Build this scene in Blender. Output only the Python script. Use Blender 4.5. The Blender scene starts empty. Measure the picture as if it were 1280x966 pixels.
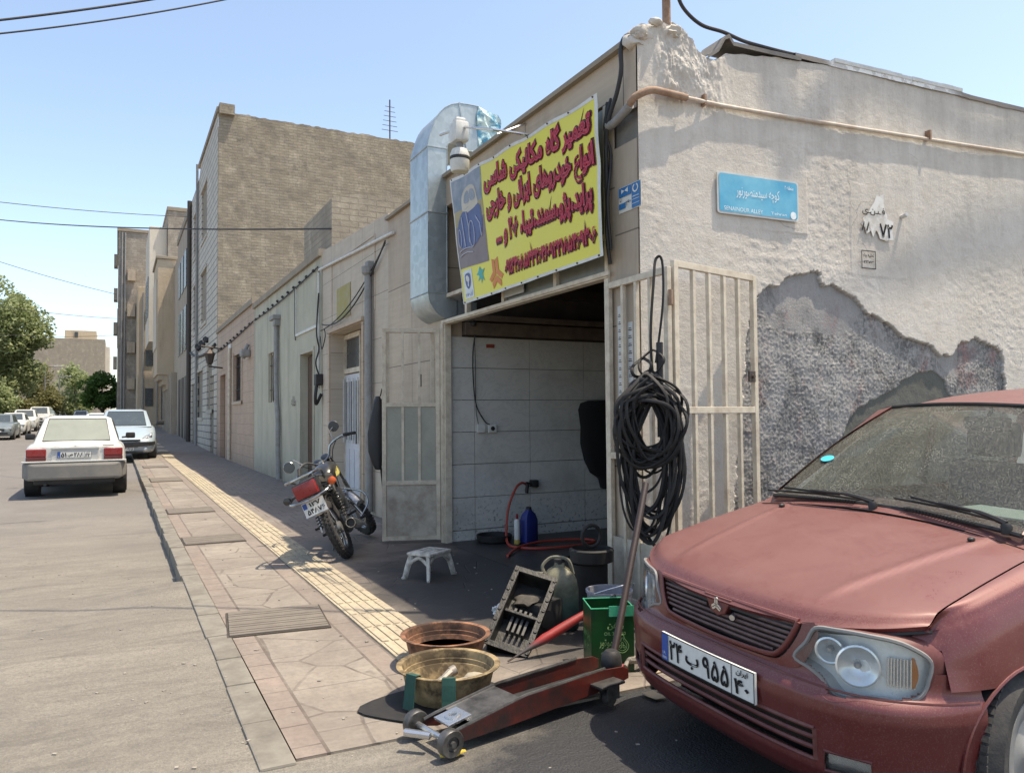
import bpy, bmesh, math, random
from mathutils import Vector, Matrix, noise
R = math.radians
SC = bpy.context.scene
COL = SC.collection
random.seed(7)

# ------------------------------------------------------------------ camera
EYE = 1.40
def _axes(yaw, pitch, roll):
    F = Vector((math.sin(yaw)*math.cos(pitch), math.cos(yaw)*math.cos(pitch), math.sin(pitch)))
    X = Vector((math.cos(yaw), -math.sin(yaw), 0))
    U = X.cross(F)
    c, s = math.cos(roll), math.sin(roll)
    return F, c*X - s*U, s*X + c*U
_F, _X, _U = _axes(R(27.2), R(2.1), R(0.5))
cam_data = bpy.data.cameras.new('camera')
cam_data.sensor_width = 36.0
cam_data.lens = 36.0*961/1280
cam_data.clip_end = 2000
cam_data.clip_start = 0.05
cam = bpy.data.objects.new('camera', cam_data)
cam.matrix_world = Matrix(((_X.x, _U.x, -_F.x, 0), (_X.y, _U.y, -_F.y, 0), (_X.z, _U.z, -_F.z, EYE), (0, 0, 0, 1)))
COL.objects.link(cam)
SC.camera = cam

# ------------------------------------------------------------------ light
SUNV = Vector((0.305, -0.165, 1.0)).normalized()        # towards the sun
world = bpy.data.worlds.new('World'); SC.world = world
world.use_nodes = True
_n = world.node_tree
_bg = _n.nodes['Background']
_sky = _n.nodes.new('ShaderNodeTexSky')
_sky.sky_type = 'NISHITA'
_sky.sun_disc = False
_sky.sun_elevation = math.asin(SUNV.z)
_sky.sun_rotation = math.atan2(SUNV.x, SUNV.y)
_sky.altitude = 1200
_sky.air_density = 1.0
_sky.dust_density = 3.6
_sky.ozone_density = 0.7
_n.links.new(_sky.outputs[0], _bg.inputs[0])
_bg.inputs[1].default_value = 0.15
sun_data = bpy.data.lights.new('sun', 'SUN')
sun_data.energy = 3.0
sun_data.angle = R(0.55)
sun_data.color = (1.0, 0.93, 0.83)
sun = bpy.data.objects.new('sun', sun_data)
sun.rotation_euler = SUNV.to_track_quat('Z', 'Y').to_euler()
sun.location = (2, 0, 20)
COL.objects.link(sun)
SC.view_settings.view_transform = 'Standard'
SC.view_settings.look = 'None'
SC.view_settings.gamma = 1.0
SC.view_settings.exposure = 1.12
SC.view_settings.use_white_balance = True
SC.view_settings.white_balance_temperature = 7350
SC.view_settings.white_balance_tint = 8
SC.cycles.max_bounces = 8
SC.cycles.transparent_max_bounces = 12

# ------------------------------------------------------------------ materials
class MT:
    """small node-tree builder around one Principled shader"""
    def __init__(s, name):
        s.m = bpy.data.materials.new(name); s.m.use_nodes = True
        s.t = s.m.node_tree; s.b = s.t.nodes['Principled BSDF']; s._co = None
    def n(s, typ, **k):
        o = s.t.nodes.new(typ)
        for a, v in k.items(): setattr(o, a, v)
        return o
    def L(s, a, b): s.t.links.new(a, b)
    def put(s, sock, v):
        if hasattr(v, 'is_output'): s.L(v, sock)
        elif isinstance(v, tuple) and len(v) == 3 and sock.type == 'RGBA': sock.default_value = (*v, 1)
        else: sock.default_value = v
    def co(s, perm='xyz', scale=(1, 1, 1)):
        if s._co is None: s._co = s.n('ShaderNodeTexCoord').outputs['Object']
        v = s._co
        if perm != 'xyz':
            sep = s.n('ShaderNodeSeparateXYZ'); s.L(v, sep.inputs[0])
            cb = s.n('ShaderNodeCombineXYZ')
            for i, ch in enumerate(perm):
                if ch != '0': s.L(sep.outputs['xyz'.index(ch)], cb.inputs[i])
            v = cb.outputs[0]
        if tuple(scale) != (1, 1, 1):
            mp = s.n('ShaderNodeMapping'); mp.inputs['Scale'].default_value = scale; s.L(v, mp.inputs[0]); v = mp.outputs[0]
        return v
    def noise(s, scale, vec=None, detail=5, rough=0.6, dist=0.0):
        o = s.n('ShaderNodeTexNoise'); s.L(vec or s.co(), o.inputs['Vector'])
        o.inputs['Scale'].default_value = scale; o.inputs['Detail'].default_value = detail
        o.inputs['Roughness'].default_value = rough; o.inputs['Distortion'].default_value = dist
        return o.outputs[0]
    def vor(s, scale, vec=None, feature='F1', out=0, rand=1.0):
        o = s.n('ShaderNodeTexVoronoi'); o.feature = feature; s.L(vec or s.co(), o.inputs['Vector'])
        o.inputs['Scale'].default_value = scale; o.inputs['Randomness'].default_value = rand
        return o.outputs[out]
    def brick(s, vec, w, h, mortar=0.006, offset=0.5, c1=1.0, c2=1.0, cm=0.0, smooth=0.1):
        o = s.n('ShaderNodeTexBrick'); s.L(vec, o.inputs['Vector']); o.offset = offset; o.squash = 1
        o.inputs['Scale'].default_value = 1; o.inputs['Brick Width'].default_value = w; o.inputs['Row Height'].default_value = h
        o.inputs['Mortar Size'].default_value = mortar; o.inputs['Mortar Smooth'].default_value = smooth
        o.inputs['Color1'].default_value = (c1, c1, c1, 1); o.inputs['Color2'].default_value = (c2, c2, c2, 1)
        o.inputs['Mortar'].default_value = (cm, cm, cm, 1)
        return o.outputs['Color'], o.outputs['Fac']
    def ramp(s, f, stops, interp='LINEAR'):
        o = s.n('ShaderNodeValToRGB'); s.L(f, o.inputs[0]); o.color_ramp.interpolation = interp
        e = o.color_ramp.elements
        while len(e) < len(stops): e.new(0.5)
        for i, (p, c) in enumerate(stops):
            e[i].position = p; c = (c, c, c) if not isinstance(c, tuple) else c; e[i].color = (*c, 1)
        return o.outputs[0]
    def mix(s, f, a, b, blend='MIX'):
        o = s.n('ShaderNodeMix'); o.data_type = 'RGBA'; o.blend_type = blend
        s.put(o.inputs[0], f); s.put(o.inputs[6], a); s.put(o.inputs[7], b)
        return o.outputs[2]
    def math(s, op, a, b=0.0, c=None, clamp=False):
        o = s.n('ShaderNodeMath'); o.operation = op; o.use_clamp = clamp
        s.put(o.inputs[0], a); s.put(o.inputs[1], b)
        if c is not None: s.put(o.inputs[2], c)
        return o.outputs[0]
    def bump(s, h, strength=0.4, dist=0.01, nrm=None):
        o = s.n('ShaderNodeBump'); s.L(h, o.inputs['Height']); o.inputs['Strength'].default_value = strength
        o.inputs['Distance'].default_value = dist
        if nrm: s.L(nrm, o.inputs['Normal'])
        return o.outputs[0]
    def up(s):
        g = s.n('ShaderNodeNewGeometry'); sp = s.n('ShaderNodeSeparateXYZ'); s.L(g.outputs['Normal'], sp.inputs[0]); return sp.outputs[2]
    def pos(s):
        g = s.n('ShaderNodeNewGeometry'); sp = s.n('ShaderNodeSeparateXYZ'); s.L(g.outputs['Position'], sp.inputs[0]); return sp.outputs
    def attr(s, name):
        a = s.n('ShaderNodeAttribute'); a.attribute_name = name; return a
    def fin(s, base=None, rough=None, nrm=None, metal=None, **k):
        if base is not None: s.put(s.b.inputs['Base Color'], base)
        if rough is not None: s.put(s.b.inputs['Roughness'], rough)
        if metal is not None: s.put(s.b.inputs['Metallic'], metal)
        if nrm is not None: s.L(nrm, s.b.inputs['Normal'])
        for a, v in k.items(): s.put(s.b.inputs[a.replace('_', ' ')], v)
        return s.m

_mc = {}
def dirty(name, col, dirt=(0.10, 0.08, 0.06), amt=0.5, scale=6, rough=0.7, metal=0.0, bump=0.15, bscale=60, vary=0.12, lo_=0.42, hi_=0.72, **k):
    """a material of one colour with worn, dirty patches"""
    if name in _mc: return _mc[name]
    t = MT(name)
    a = t.noise(scale, detail=8, rough=0.68)
    f = t.ramp(a, [(lo_, 0.0), (hi_, amt)])
    v = t.noise(scale*4.3, detail=4)
    lo = tuple(c*(1-vary) for c in col); hi = tuple(min(1, c*(1+vary)) for c in col)
    base = t.mix(v, lo, hi)
    base = t.mix(f, base, dirt)
    h = t.noise(bscale, detail=4)
    r = t.math('MULTIPLY_ADD', a, 0.25, rough-0.12)
    _mc[name] = t.fin(base, r, t.bump(h, bump, 0.004), metal, **k)
    return _mc[name]

# ------------------------------------------------------------------ mesh builder
class B:
    def __init__(s): s.b = bmesh.new()
    def _xf(s, vs, M):
        if M is not None: bmesh.ops.transform(s.b, matrix=M, verts=vs)
    def box(s, x0, x1, y0, y1, z0, z1, M=None, bev=0.0):
        r = bmesh.ops.create_cube(s.b, size=1)
        vs = r['verts']
        for v in vs:
            v.co = Vector((x0+(v.co.x+.5)*(x1-x0), y0+(v.co.y+.5)*(y1-y0), z0+(v.co.z+.5)*(z1-z0)))
        if bev > 0:
            es = list({e for v in vs for e in v.link_edges})
            rr = bmesh.ops.bevel(s.b, geom=es, offset=bev, segments=2, affect='EDGES', profile=0.6)
            vs = list({v for f in rr['faces'] for v in f.verts} | {v for v in vs if v.is_valid})
        s._xf(vs, M); return s
    def prism(s, poly, d, M=None):
        """poly: 2D outline in local x,y; extruded by d along local z, then moved by M"""
        a = [s.b.verts.new((p[0], p[1], 0)) for p in poly]
        c = [s.b.verts.new((p[0], p[1], d)) for p in poly]
        n = len(poly)
        fs = [s.b.faces.new(a[::-1]), s.b.faces.new(c)]
        for i in range(n): s.b.faces.new((a[i], a[(i+1) % n], c[(i+1) % n], c[i]))
        bmesh.ops.triangulate(s.b, faces=[f for f in fs if len(f.verts) > 4])
        s._xf(a+c, M); return s
    def poly3(s, pts):
        s.b.faces.new([s.b.verts.new(p) for p in pts]); return s
    def tube(s, pts, r, seg=8, closed=False, flat=None, up=None, caps=True):
        """tube through 3D points; r a number or one per point; flat squashes one axis"""
        P = [Vector(p) for p in pts]; n = len(P)
        rr = r if isinstance(r, (list, tuple)) else [r]*n
        rings = []; prev = None
        for i in range(n):
            a = P[(i-1) % n] if (closed or i > 0) else P[i]
            c = P[(i+1) % n] if (closed or i < n-1) else P[i]
            t = (c-a)
            t = t.normalized() if t.length > 1e-9 else Vector((0, 0, 1))
            if prev is None:
                u = Vector(up) if up else (Vector((0, 0, 1)) if abs(t.z) < 0.95 else Vector((1, 0, 0)))
            else: u = prev
            x = (u - t*u.dot(t)).normalized(); y = t.cross(x); prev = x
            ring = []
            for k in range(seg):
                an = 2*math.pi*(k+0.5)/seg
                ring.append(s.b.verts.new(P[i] + x*math.cos(an)*rr[i] + y*math.sin(an)*rr[i]*(flat or 1)))
            rings.append(ring)
        m = n if closed else n-1
        for i in range(m):
            A, C = rings[i], rings[(i+1) % n]
            for k in range(seg): s.b.faces.new((A[k], A[(k+1) % seg], C[(k+1) % seg], C[k]))
        if not closed and caps:
            s.b.faces.new(rings[0][::-1]); s.b.faces.new(rings[-1])
        return s
    def bar(s, p0, p1, w, h, up=(0, 0, 1)):
        p0, p1 = Vector(p0), Vector(p1); t = (p1-p0); L = t.length; t.normalize()
        u = Vector(up); y = (u - t*u.dot(t)).normalized(); x = t.cross(y)
        M = Matrix(((x.x, y.x, t.x, p0.x), (x.y, y.y, t.y, p0.y), (x.z, y.z, t.z, p0.z), (0, 0, 0, 1)))
        return s.box(-w/2, w/2, -h/2, h/2, 0, L, M)
    def lathe(s, prof, seg=24, M=None, closed=False, cap0=True, cap1=True):
        rings = []; vs = []
        for (r, z) in prof:
            ring = [s.b.verts.new((max(r, 1e-4)*math.cos(2*math.pi*k/seg), max(r, 1e-4)*math.sin(2*math.pi*k/seg), z)) for k in range(seg)]
            rings.append(ring); vs += ring
        for i in range(len(rings)-(0 if closed else 1)):
            A, C = rings[i], rings[(i+1) % len(rings)]
            for k in range(seg): s.b.faces.new((A[k], A[(k+1) % seg], C[(k+1) % seg], C[k]))
        if not closed:
            if cap0: s.b.faces.new(rings[0][::-1])
            if cap1: s.b.faces.new(rings[-1])
        s._xf(vs, M); return s
    def ball(s, c, r, M=None, sub=2, sc=(1, 1, 1), jag=0.0, seed=0):
        rr = bmesh.ops.create_icosphere(s.b, subdivisions=sub, radius=1)
        for v in rr['verts']:
            k = 1 + (jag*noise.noise(v.co*2.3+Vector((seed*7.1, seed*3.3, 0))) if jag else 0)
            v.co = Vector((v.co.x*sc[0]*r*k+c[0], v.co.y*sc[1]*r*k+c[1], v.co.z*sc[2]*r*k+c[2]))
        s._xf(rr['verts'], M); return s
    def grid(s, fn, nu, nv, closed_u=False, skip=None):
        """surface fn(i/nu, j/nv) -> point or None"""
        g = [[None]*(nv+1) for _ in range(nu+1)]
        for i in range(nu+1):
            for j in range(nv+1):
                p = fn(i/nu, j/nv)
                g[i][j] = s.b.verts.new(p) if p is not None else None
        for i in range(nu):
            for j in range(nv):
                q = (g[i][j], g[i+1][j], g[i+1][j+1], g[i][j+1])
                if None in q or (skip and skip((i+.5)/nu, (j+.5)/nv)): continue
                s.b.faces.new(q)
        return s
    def loft(s, rings, closed=True, cap=True):
        rs = [[s.b.verts.new(p) for p in r] for r in rings]
        n = len(rs[0])
        for A, C in zip(rs, rs[1:]):
            for k in range(n if closed else n-1): s.b.faces.new((A[k], A[(k+1) % n], C[(k+1) % n], C[k]))
        if cap and closed: s.b.faces.new(rs[0][::-1]); s.b.faces.new(rs[-1])
        return s
    def mesh(s, name, m, smooth=False, fix=True):
        b = s.b
        lone = [v for v in b.verts if not v.link_faces]
        if lone: bmesh.ops.delete(b, geom=lone, context='VERTS')
        if fix: bmesh.ops.recalc_face_normals(b, faces=b.faces)
        me = bpy.data.meshes.new(name); b.to_mesh(me); b.free()
        if m is not None: me.materials.append(m)
        if smooth:
            ang = R(smooth if smooth is not True else 40)
            me.polygons.foreach_set('use_smooth', [True]*len(me.polygons))
            me.set_sharp_from_angle(angle=ang)
        return me
    def build(s, name, m, parent=None, smooth=False, world=True, sub=0, bev=0, solid=0, fix=True, tilt=None):
        """world: the points are world coordinates and the parent is only translated/rotated"""
        me = s.mesh(name, m, smooth, fix)
        if tilt: me.transform(tilt)
        o = bpy.data.objects.new(name, me); COL.objects.link(o)
        if parent is not None:
            o.parent = parent
            if world: o.matrix_parent_inverse = parent.matrix_basis.inverted()
        if solid:
            md = o.modifiers.new('s', 'SOLIDIFY'); md.thickness = solid; md.offset = -1
        if bev:
            md = o.modifiers.new('b', 'BEVEL'); md.width = bev; md.segments = 2; md.limit_method = 'ANGLE'
        if sub:
            md = o.modifiers.new('u', 'SUBSURF'); md.levels = sub; md.render_levels = sub
        return o

def tag(o, label=None, cat=None, group=None, kind=None):
    if label: o['label'] = label
    if cat: o['category'] = cat
    if group: o['group'] = group
    if kind: o['kind'] = kind
    return o
def thing(name, label, cat, loc=(0, 0, 0), rotz=0.0, group=None):
    o = bpy.data.objects.new(name, None); o.location = loc; o.rotation_euler = (0, 0, rotz)
    o.empty_display_size = 0.1
    COL.objects.link(o)
    return tag(o, label, cat, group)
def copy_tree(o, parent=None):
    c = o.copy(); COL.objects.link(c)
    if parent is not None: c.parent = parent
    for ch in list(o.children): copy_tree(ch, c)
    return c
def boxes_each(name, exts, m, par, **k):
    for e in exts:
        b = B(); b.box(*e); b.build(name, m, par, **k)
def struct(o): o['kind'] = 'structure'; return o
def catmull(P, k=6, closed=False):
    P = [Vector(p) for p in P]; n = len(P); out = []
    m = n if closed else n-1
    for i in range(m):
        p0 = P[(i-1) % n] if closed or i > 0 else P[i]; p1 = P[i]; p2 = P[(i+1) % n]
        p3 = P[(i+2) % n] if closed or i+2 < n else P[(i+1) % n]
        for j in range(k):
            t = j/k
            out.append(0.5*((2*p1)+(p2-p0)*t+(2*p0-5*p1+4*p2-p3)*t*t+(3*p1-p0-3*p2+p3)*t**3))
    if not closed: out.append(P[-1])
    return out
def sag(a, b, d, n=16):
    a, b = Vector(a), Vector(b)
    return [a.lerp(b, i/n)-Vector((0, 0, d*4*(i/n)*(1-i/n))) for i in range(n+1)]

# ------------------------------------------------------------------ lettering (Persian shapes joined by hand)
_FORMS = {}
import unicodedata
for _cp in list(range(0xFB50, 0xFE00))+list(range(0xFE70, 0xFEFF)):
    _d = unicodedata.decomposition(chr(_cp)).split()
    if len(_d) == 2 and _d[0] in ('<isolated>', '<final>', '<initial>', '<medial>'):
        _FORMS.setdefault(int(_d[1], 16), {})[_d[0][1:-1]] = chr(_cp)
def shape_text(s):
    out = []; n = len(s)
    dual = lambda c: 'initial' in _FORMS.get(ord(c), {})
    joins = lambda c: 'final' in _FORMS.get(ord(c), {})
    for i, c in enumerate(s):
        f = _FORMS.get(ord(c))
        if not f: out.append(c); continue
        p = i > 0 and dual(s[i-1]) and joins(c); q = i < n-1 and dual(c) and joins(s[i+1])
        out.append(f.get('medial' if p and q else 'final' if p else 'initial' if q else 'isolated', c))
    res = []; run = []
    for c in out:
        if c in '۰۱۲۳۴۵۶۷۸۹/': run.append(c)
        else:
            if run: res.append(''.join(run)); run = []
            res.append(c)
    if run: res.append(''.join(run))
    return ''.join(reversed(res))
def text_mesh(name, body, m, fn, rtl=True, grow=0.0, box=(0, 1, 0, 1), only_outline=False):
    """letters flattened to a mesh, fitted into box (x0,x1,y0,y1), then every point mapped by fn(x,y)->3D"""
    c = bpy.data.curves.new(name, 'FONT'); c.body = shape_text(body) if rtl else body
    c.resolution_u = 4
    if grow:
        c.bevel_depth = grow; c.bevel_resolution = 0
        if only_outline: c.fill_mode = 'NONE'
    o = bpy.data.objects.new(name, c)
    COL.objects.link(o)
    me = bpy.data.meshes.new_from_object(o)
    COL.objects.unlink(o); bpy.data.objects.remove(o)
    xs = [v.co.x for v in me.vertices]; ys = [v.co.y for v in me.vertices]
    if not xs: return me
    a, b2, d, e = min(xs), max(xs), min(ys), max(ys)
    for v in me.vertices:
        z = v.co.z
        x = box[0]+(v.co.x-a)/(b2-a)*(box[1]-box[0]); y = box[2]+(v.co.y-d)/(e-d)*(box[3]-box[2])
        v.co = fn(x, y)
    me.name = name; me.materials.clear(); me.materials.append(m)
    return me
def add_mesh(name, me, parent=None, world=True):
    o = bpy.data.objects.new(name, me); COL.objects.link(o)
    if parent is not None:
        o.parent = parent
        if world: o.matrix_parent_inverse = parent.matrix_basis.inverted()
    return o
def join_meshes(name, mes):
    b = bmesh.new()
    for m in mes: b.from_mesh(m)
    me = bpy.data.meshes.new(name); b.to_mesh(me); b.free()
    me.materials.append(mes[0].materials[0]); return me
X0 = 3.24
# ------------------------------------------------------------------ ground materials
def m_road():
    t = MT('asphalt_dusty')
    v = t.co('xyz', (1, 1, 1)); vs = t.co('xyz', (0.9, 2.6, 1))
    a = t.noise(0.55, vs, 9, 0.72, 0.5); b = t.noise(3.2, vs, 8, 0.72, 1.2); c = t.noise(140, v, 2, 0.5)
    agg = t.vor(95, v)
    base = t.ramp(a, [(0.30, (0.16, 0.145, 0.122)), (0.50, (0.235, 0.212, 0.178)), (0.70, (0.30, 0.27, 0.225))])
    base = t.mix(t.ramp(b, [(0.38, 0.0), (0.66, 0.75)]), base, (0.29, 0.262, 0.218))
    dark = t.ramp(t.noise(1.1, v, 7, 0.7), [(0.56, 0.0), (0.70, 0.6)])
    base = t.mix(dark, base, (0.115, 0.105, 0.095))
    wr_ = t.noise(1.5, t.co('xyz', (0.35, 1.9, 1)), 9, 0.78, 1.8); base = t.mix(t.ramp(wr_, [(0.50, 0.0), (0.62, 0.55)]), base, (0.125, 0.112, 0.095)); pt = t.ramp(t.noise(2.3, t.co('xyz', (0.6, 2.2, 1)), 6, 0.8, 2.0), [(0.63, 0.0), (0.66, 0.7)])
    base = t.mix(pt, base, (0.34, 0.31, 0.25))
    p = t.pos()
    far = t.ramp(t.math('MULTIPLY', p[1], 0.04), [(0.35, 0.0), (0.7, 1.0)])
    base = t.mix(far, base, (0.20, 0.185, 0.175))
    sp2 = t.ramp(t.noise(55, v, 4, 0.8), [(0.42, 0.0), (0.62, 0.55)]); base = t.mix(sp2, base, (0.11, 0.10, 0.088)); sp3 = t.ramp(t.vor(70, v), [(0.10, 0.5), (0.22, 0.0)]); base = t.mix(sp3, base, (0.40, 0.37, 0.32))
    # oil-soaked asphalt where cars are worked on; also paints the car's shadow darker
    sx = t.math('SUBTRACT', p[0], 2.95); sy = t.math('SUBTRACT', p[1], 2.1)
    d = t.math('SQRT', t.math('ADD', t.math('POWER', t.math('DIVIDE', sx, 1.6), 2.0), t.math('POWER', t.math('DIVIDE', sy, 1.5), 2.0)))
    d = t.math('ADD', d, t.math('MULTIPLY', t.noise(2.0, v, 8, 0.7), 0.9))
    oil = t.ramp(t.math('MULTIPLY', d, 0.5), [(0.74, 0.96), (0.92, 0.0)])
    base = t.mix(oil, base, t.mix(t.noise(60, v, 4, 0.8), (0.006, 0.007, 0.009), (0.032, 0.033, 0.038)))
    ck = t.vor(0.85, t.n('ShaderNodeVectorMath', operation='ADD').outputs[0], 'DISTANCE_TO_EDGE')
    va = [x for x in t.t.nodes if x.bl_idname == 'ShaderNodeVectorMath'][0]
    t.L(v, va.inputs[0]); no = t.n('ShaderNodeTexNoise'); no.inputs['Scale'].default_value = 3.0; no.inputs['Detail'].default_value = 6
    t.L(v, no.inputs['Vector']); t.L(no.outputs['Color'], va.inputs[1])
    crack = t.ramp(ck, [(0.004, 1.0), (0.016, 0.0)])
    crack = t.math('MULTIPLY', crack, t.ramp(t.noise(0.7, v, 3), [(0.55, 0.0), (0.66, 0.4)]))
    base = t.mix(crack, base, (0.05, 0.045, 0.04))
    h = t.math('ADD', t.math('MULTIPLY', b, 1.2), t.math('MULTIPLY', agg, 0.35))
    h = t.math('SUBTRACT', h, t.math('MULTIPLY', crack, 0.5))
    gm = t.ramp(t.noise(0.45, v, 7, 0.75, 0.6), [(0.36, 0.10), (0.64, 0.42)]); gm = t.math('MULTIPLY', gm, t.math('SUBTRACT', 1.0, oil)); base = t.mix(gm, base, (0.095, 0.085, 0.075))
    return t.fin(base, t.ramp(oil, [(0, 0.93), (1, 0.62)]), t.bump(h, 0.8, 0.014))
def m_pave():
    t = MT('pavement_slabs'); v = t.co(); p = t.pos()
    no = t.n('ShaderNodeTexNoise'); no.inputs['Scale'].default_value = 1.6; no.inputs['Detail'].default_value = 3; t.L(v, no.inputs['Vector'])
    va = t.n('ShaderNodeVectorMath'); va.operation = 'MULTIPLY_ADD'; t.L(no.outputs['Color'], va.inputs[0]); va.inputs[1].default_value = (0.09, 0.09, 0); t.L(v, va.inputs[2])
    wv = va.outputs[0]
    grain = t.noise(7, v, 8, 0.7); fine = t.noise(90, v, 3)
    # crazed light flags
    ce = t.vor(1.9, wv, 'DISTANCE_TO_EDGE'); cc = t.vor(1.9, wv, 'F1', 1)
    sep = t.n('ShaderNodeSeparateColor'); t.L(cc, sep.inputs[0])
    flag = t.mix(sep.outputs[0], (0.275, 0.24, 0.20), (0.36, 0.32, 0.265))
    flag = t.mix(t.ramp(grain, [(0.4, 0), (0.7, 0.5)]), flag, (0.25, 0.205, 0.165))
    fj = t.math('MULTIPLY', t.ramp(ce, [(0.0, 1.0), (0.010, 0.9), (0.020, 0.0)]), t.ramp(t.noise(2.4, v, 3), [(0.34, 0.35), (0.54, 1.0)]))
    # pink flags between
    pe = t.vor(2.6, wv, 'DISTANCE_TO_EDGE')
    pink = t.mix(grain, (0.30, 0.235, 0.195), (0.265, 0.22, 0.185))
    # small pavers next to the houses
    c1, bf = t.brick(t.co('xy0'), 0.20, 0.40, 0.008, 0.5, 0.0, 1.0, 0.5)
    grey = t.mix(t.math('MULTIPLY', c1, 1.0), (0.215, 0.175, 0.15), (0.27, 0.215, 0.18))
    grey = t.mix(t.ramp(grain, [(0.45, 0), (0.72, 0.55)]), grey, (0.165, 0.14, 0.12))
    gn = t.noise(0.8, v, 4); grey = t.mix(t.ramp(gn, [(0.4, 0), (0.62, 0.6)]), grey, (0.25, 0.235, 0.215))
    def band(a, b):
        return t.math('MULTIPLY', t.math('GREATER_THAN', p[0], a), t.math('LESS_THAN', p[0], b))
    near = t.math('LESS_THAN', p[1], 9.3)
    base = grey; joint = bf
    # garage forecourt in crazy paving
    fc = t.math('MULTIPLY', band(1.78, 3.4), near)
    base = t.mix(fc, base, t.mix(0.5, pink, grey)); joint = t.mix(fc, joint, t.ramp(ce, [(0, 0.9), (0.006, 0.7), (0.012, 0)]))
    m2 = band(0.80, 1.30); base = t.mix(m2, base, flag)
    mp = t.n('ShaderNodeMapping'); mp.inputs['Location'].default_value = (0, -0.80, 0); t.L(t.co('yx0'), mp.inputs[0]); c3, tf = t.brick(mp.outputs[0], 0.58, 0.50, 0.006, 0.0, 0.0, 1.0, 0.5)
    joint = t.mix(m2, joint, t.math('MAXIMUM', fj, t.math('MULTIPLY', tf, 0.7)))
    m3 = band(1.30, 1.44); base = t.mix(m3, base, pink); joint = t.mix(m3, joint, tf)
    m1 = band(0.60, 0.80); base = t.mix(m1, base, t.mix(t.noise(3.0, v, 2), (0.315, 0.235, 0.195), (0.275, 0.23, 0.195)))
    c4, sf = t.brick(t.co('yx0'), 0.24, 0.20, 0.006, 0.0, 0.0, 1.0, 0.5); joint = t.mix(m1, joint, sf)
    for xx in (0.80, 1.30, 1.44):
        j = t.math('LESS_THAN', t.math('ABSOLUTE', t.math('SUBTRACT', p[0], xx)), 0.008); joint = t.math('MAXIMUM', joint, j)
    tone = t.noise(0.9, v, 7, 0.72)
    base = t.mix(t.ramp(tone, [(0.36, 0), (0.66, 0.62)]), base, (0.20, 0.178, 0.152))
    gr2 = t.noise(26, v, 5, 0.75); base = t.mix(t.ramp(gr2, [(0.44, 0), (0.68, 0.5)]), base, (0.15, 0.13, 0.11))
    sw = t.noise(2.4, t.co('xyz', (0.7, 1.6, 1)), 7, 0.75, 1.5); base = t.mix(t.ramp(sw, [(0.52, 0), (0.66, 0.5)]), base, (0.36, 0.32, 0.265))
    joint = t.math('MULTIPLY', joint, t.ramp(t.noise(3.1, v, 5, 0.75), [(0.34, 0.25), (0.6, 1.0)])); base = t.mix(t.math('MULTIPLY', joint, 0.85), base, (0.075, 0.060, 0.048))
    # oil soaked into the paving in front of the workshop
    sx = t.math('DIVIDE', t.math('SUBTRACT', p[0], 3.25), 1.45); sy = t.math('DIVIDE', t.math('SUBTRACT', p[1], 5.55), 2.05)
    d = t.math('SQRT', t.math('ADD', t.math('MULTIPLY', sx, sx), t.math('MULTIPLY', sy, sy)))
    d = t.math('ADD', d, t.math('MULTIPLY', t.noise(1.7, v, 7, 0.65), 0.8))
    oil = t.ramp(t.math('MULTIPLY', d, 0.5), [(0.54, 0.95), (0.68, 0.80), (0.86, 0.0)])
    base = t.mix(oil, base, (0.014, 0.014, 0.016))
    sp = t.ramp(t.noise(4.5, v, 3, 0.5), [(0.68, 0.0), (0.72, 0.5)]); base = t.mix(t.math('MULTIPLY', sp, t.math('LESS_THAN', p[1], 12.0)), base, (0.10, 0.085, 0.07))
    gm = t.ramp(t.noise(1.1, t.co('xyz', (1.3, 0.8, 1)), 8, 0.78, 0.8), [(0.34, 0.08), (0.62, 0.50)]); gm = t.math('MULTIPLY', gm, t.math('SUBTRACT', 1.0, oil)); base = t.mix(gm, base, (0.115, 0.090, 0.078))
    h = t.math('ADD', t.math('MULTIPLY', grain, 0.8), t.math('MULTIPLY', fine, 0.12)); h = t.math('SUBTRACT', h, t.math('MULTIPLY', joint, 1.0))
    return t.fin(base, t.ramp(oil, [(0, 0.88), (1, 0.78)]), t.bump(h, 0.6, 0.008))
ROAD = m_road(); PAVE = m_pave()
KERB = dirty('kerb_concrete', (0.205, 0.187, 0.158), (0.10, 0.09, 0.075), 0.85, 4, 0.9, bump=0.4, bscale=35)
EARTH = dirty('far_ground', (0.24, 0.21, 0.17), (0.16, 0.14, 0.11), 0.5, 0.05, 0.95)

def sm(a, b, x):
    t = max(0, min(1, (x-a)/(b-a))); return t*t*(3-2*t)
def rise(y): return min(0.9, 0.016*max(0.0, y-28))
def road_z(x, y):
    k = sm(5.2, 8.6, y)
    if x > -0.35: k = max(0, k*(1-sm(-0.35, 0.35, x))) + sm(-0.35, 0.35, x)*sm(7.25, 7.5, y)
    z = -0.012-0.10*k
    z += 0.012*noise.noise(Vector((x*0.8, y*0.5, 0))) + 0.004*noise.noise(Vector((x*4, y*4, 3)))
    return (min(z, -0.004) if x < 0.52 else min(z, -0.006))+rise(y)
b = B()
xs = [-160, -60, -30, -16, -10, -6, -4] + [-3+0.12*i for i in range(30)] + [0.53]
ys = [-40, -12, -4] + [-2+0.16*i for i in range(80)] + [11+0.8*i for i in range(30)] + [36, 45, 60, 90, 140, 260, 600]
b.grid(lambda u, v: Vector((xs[round(u*(len(xs)-1))], ys[round(v*(len(ys)-1))], road_z(xs[round(u*(len(xs)-1))], ys[round(v*(len(ys)-1))]))), len(xs)-1, len(ys)-1)
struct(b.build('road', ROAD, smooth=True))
b = B()
xs2 = [0.52+0.16*i for i in range(60)] + [14, 30, 80]; ys2 = [-40, -12, -4] + [-2+0.16*i for i in range(33)] + [3.26]
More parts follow.
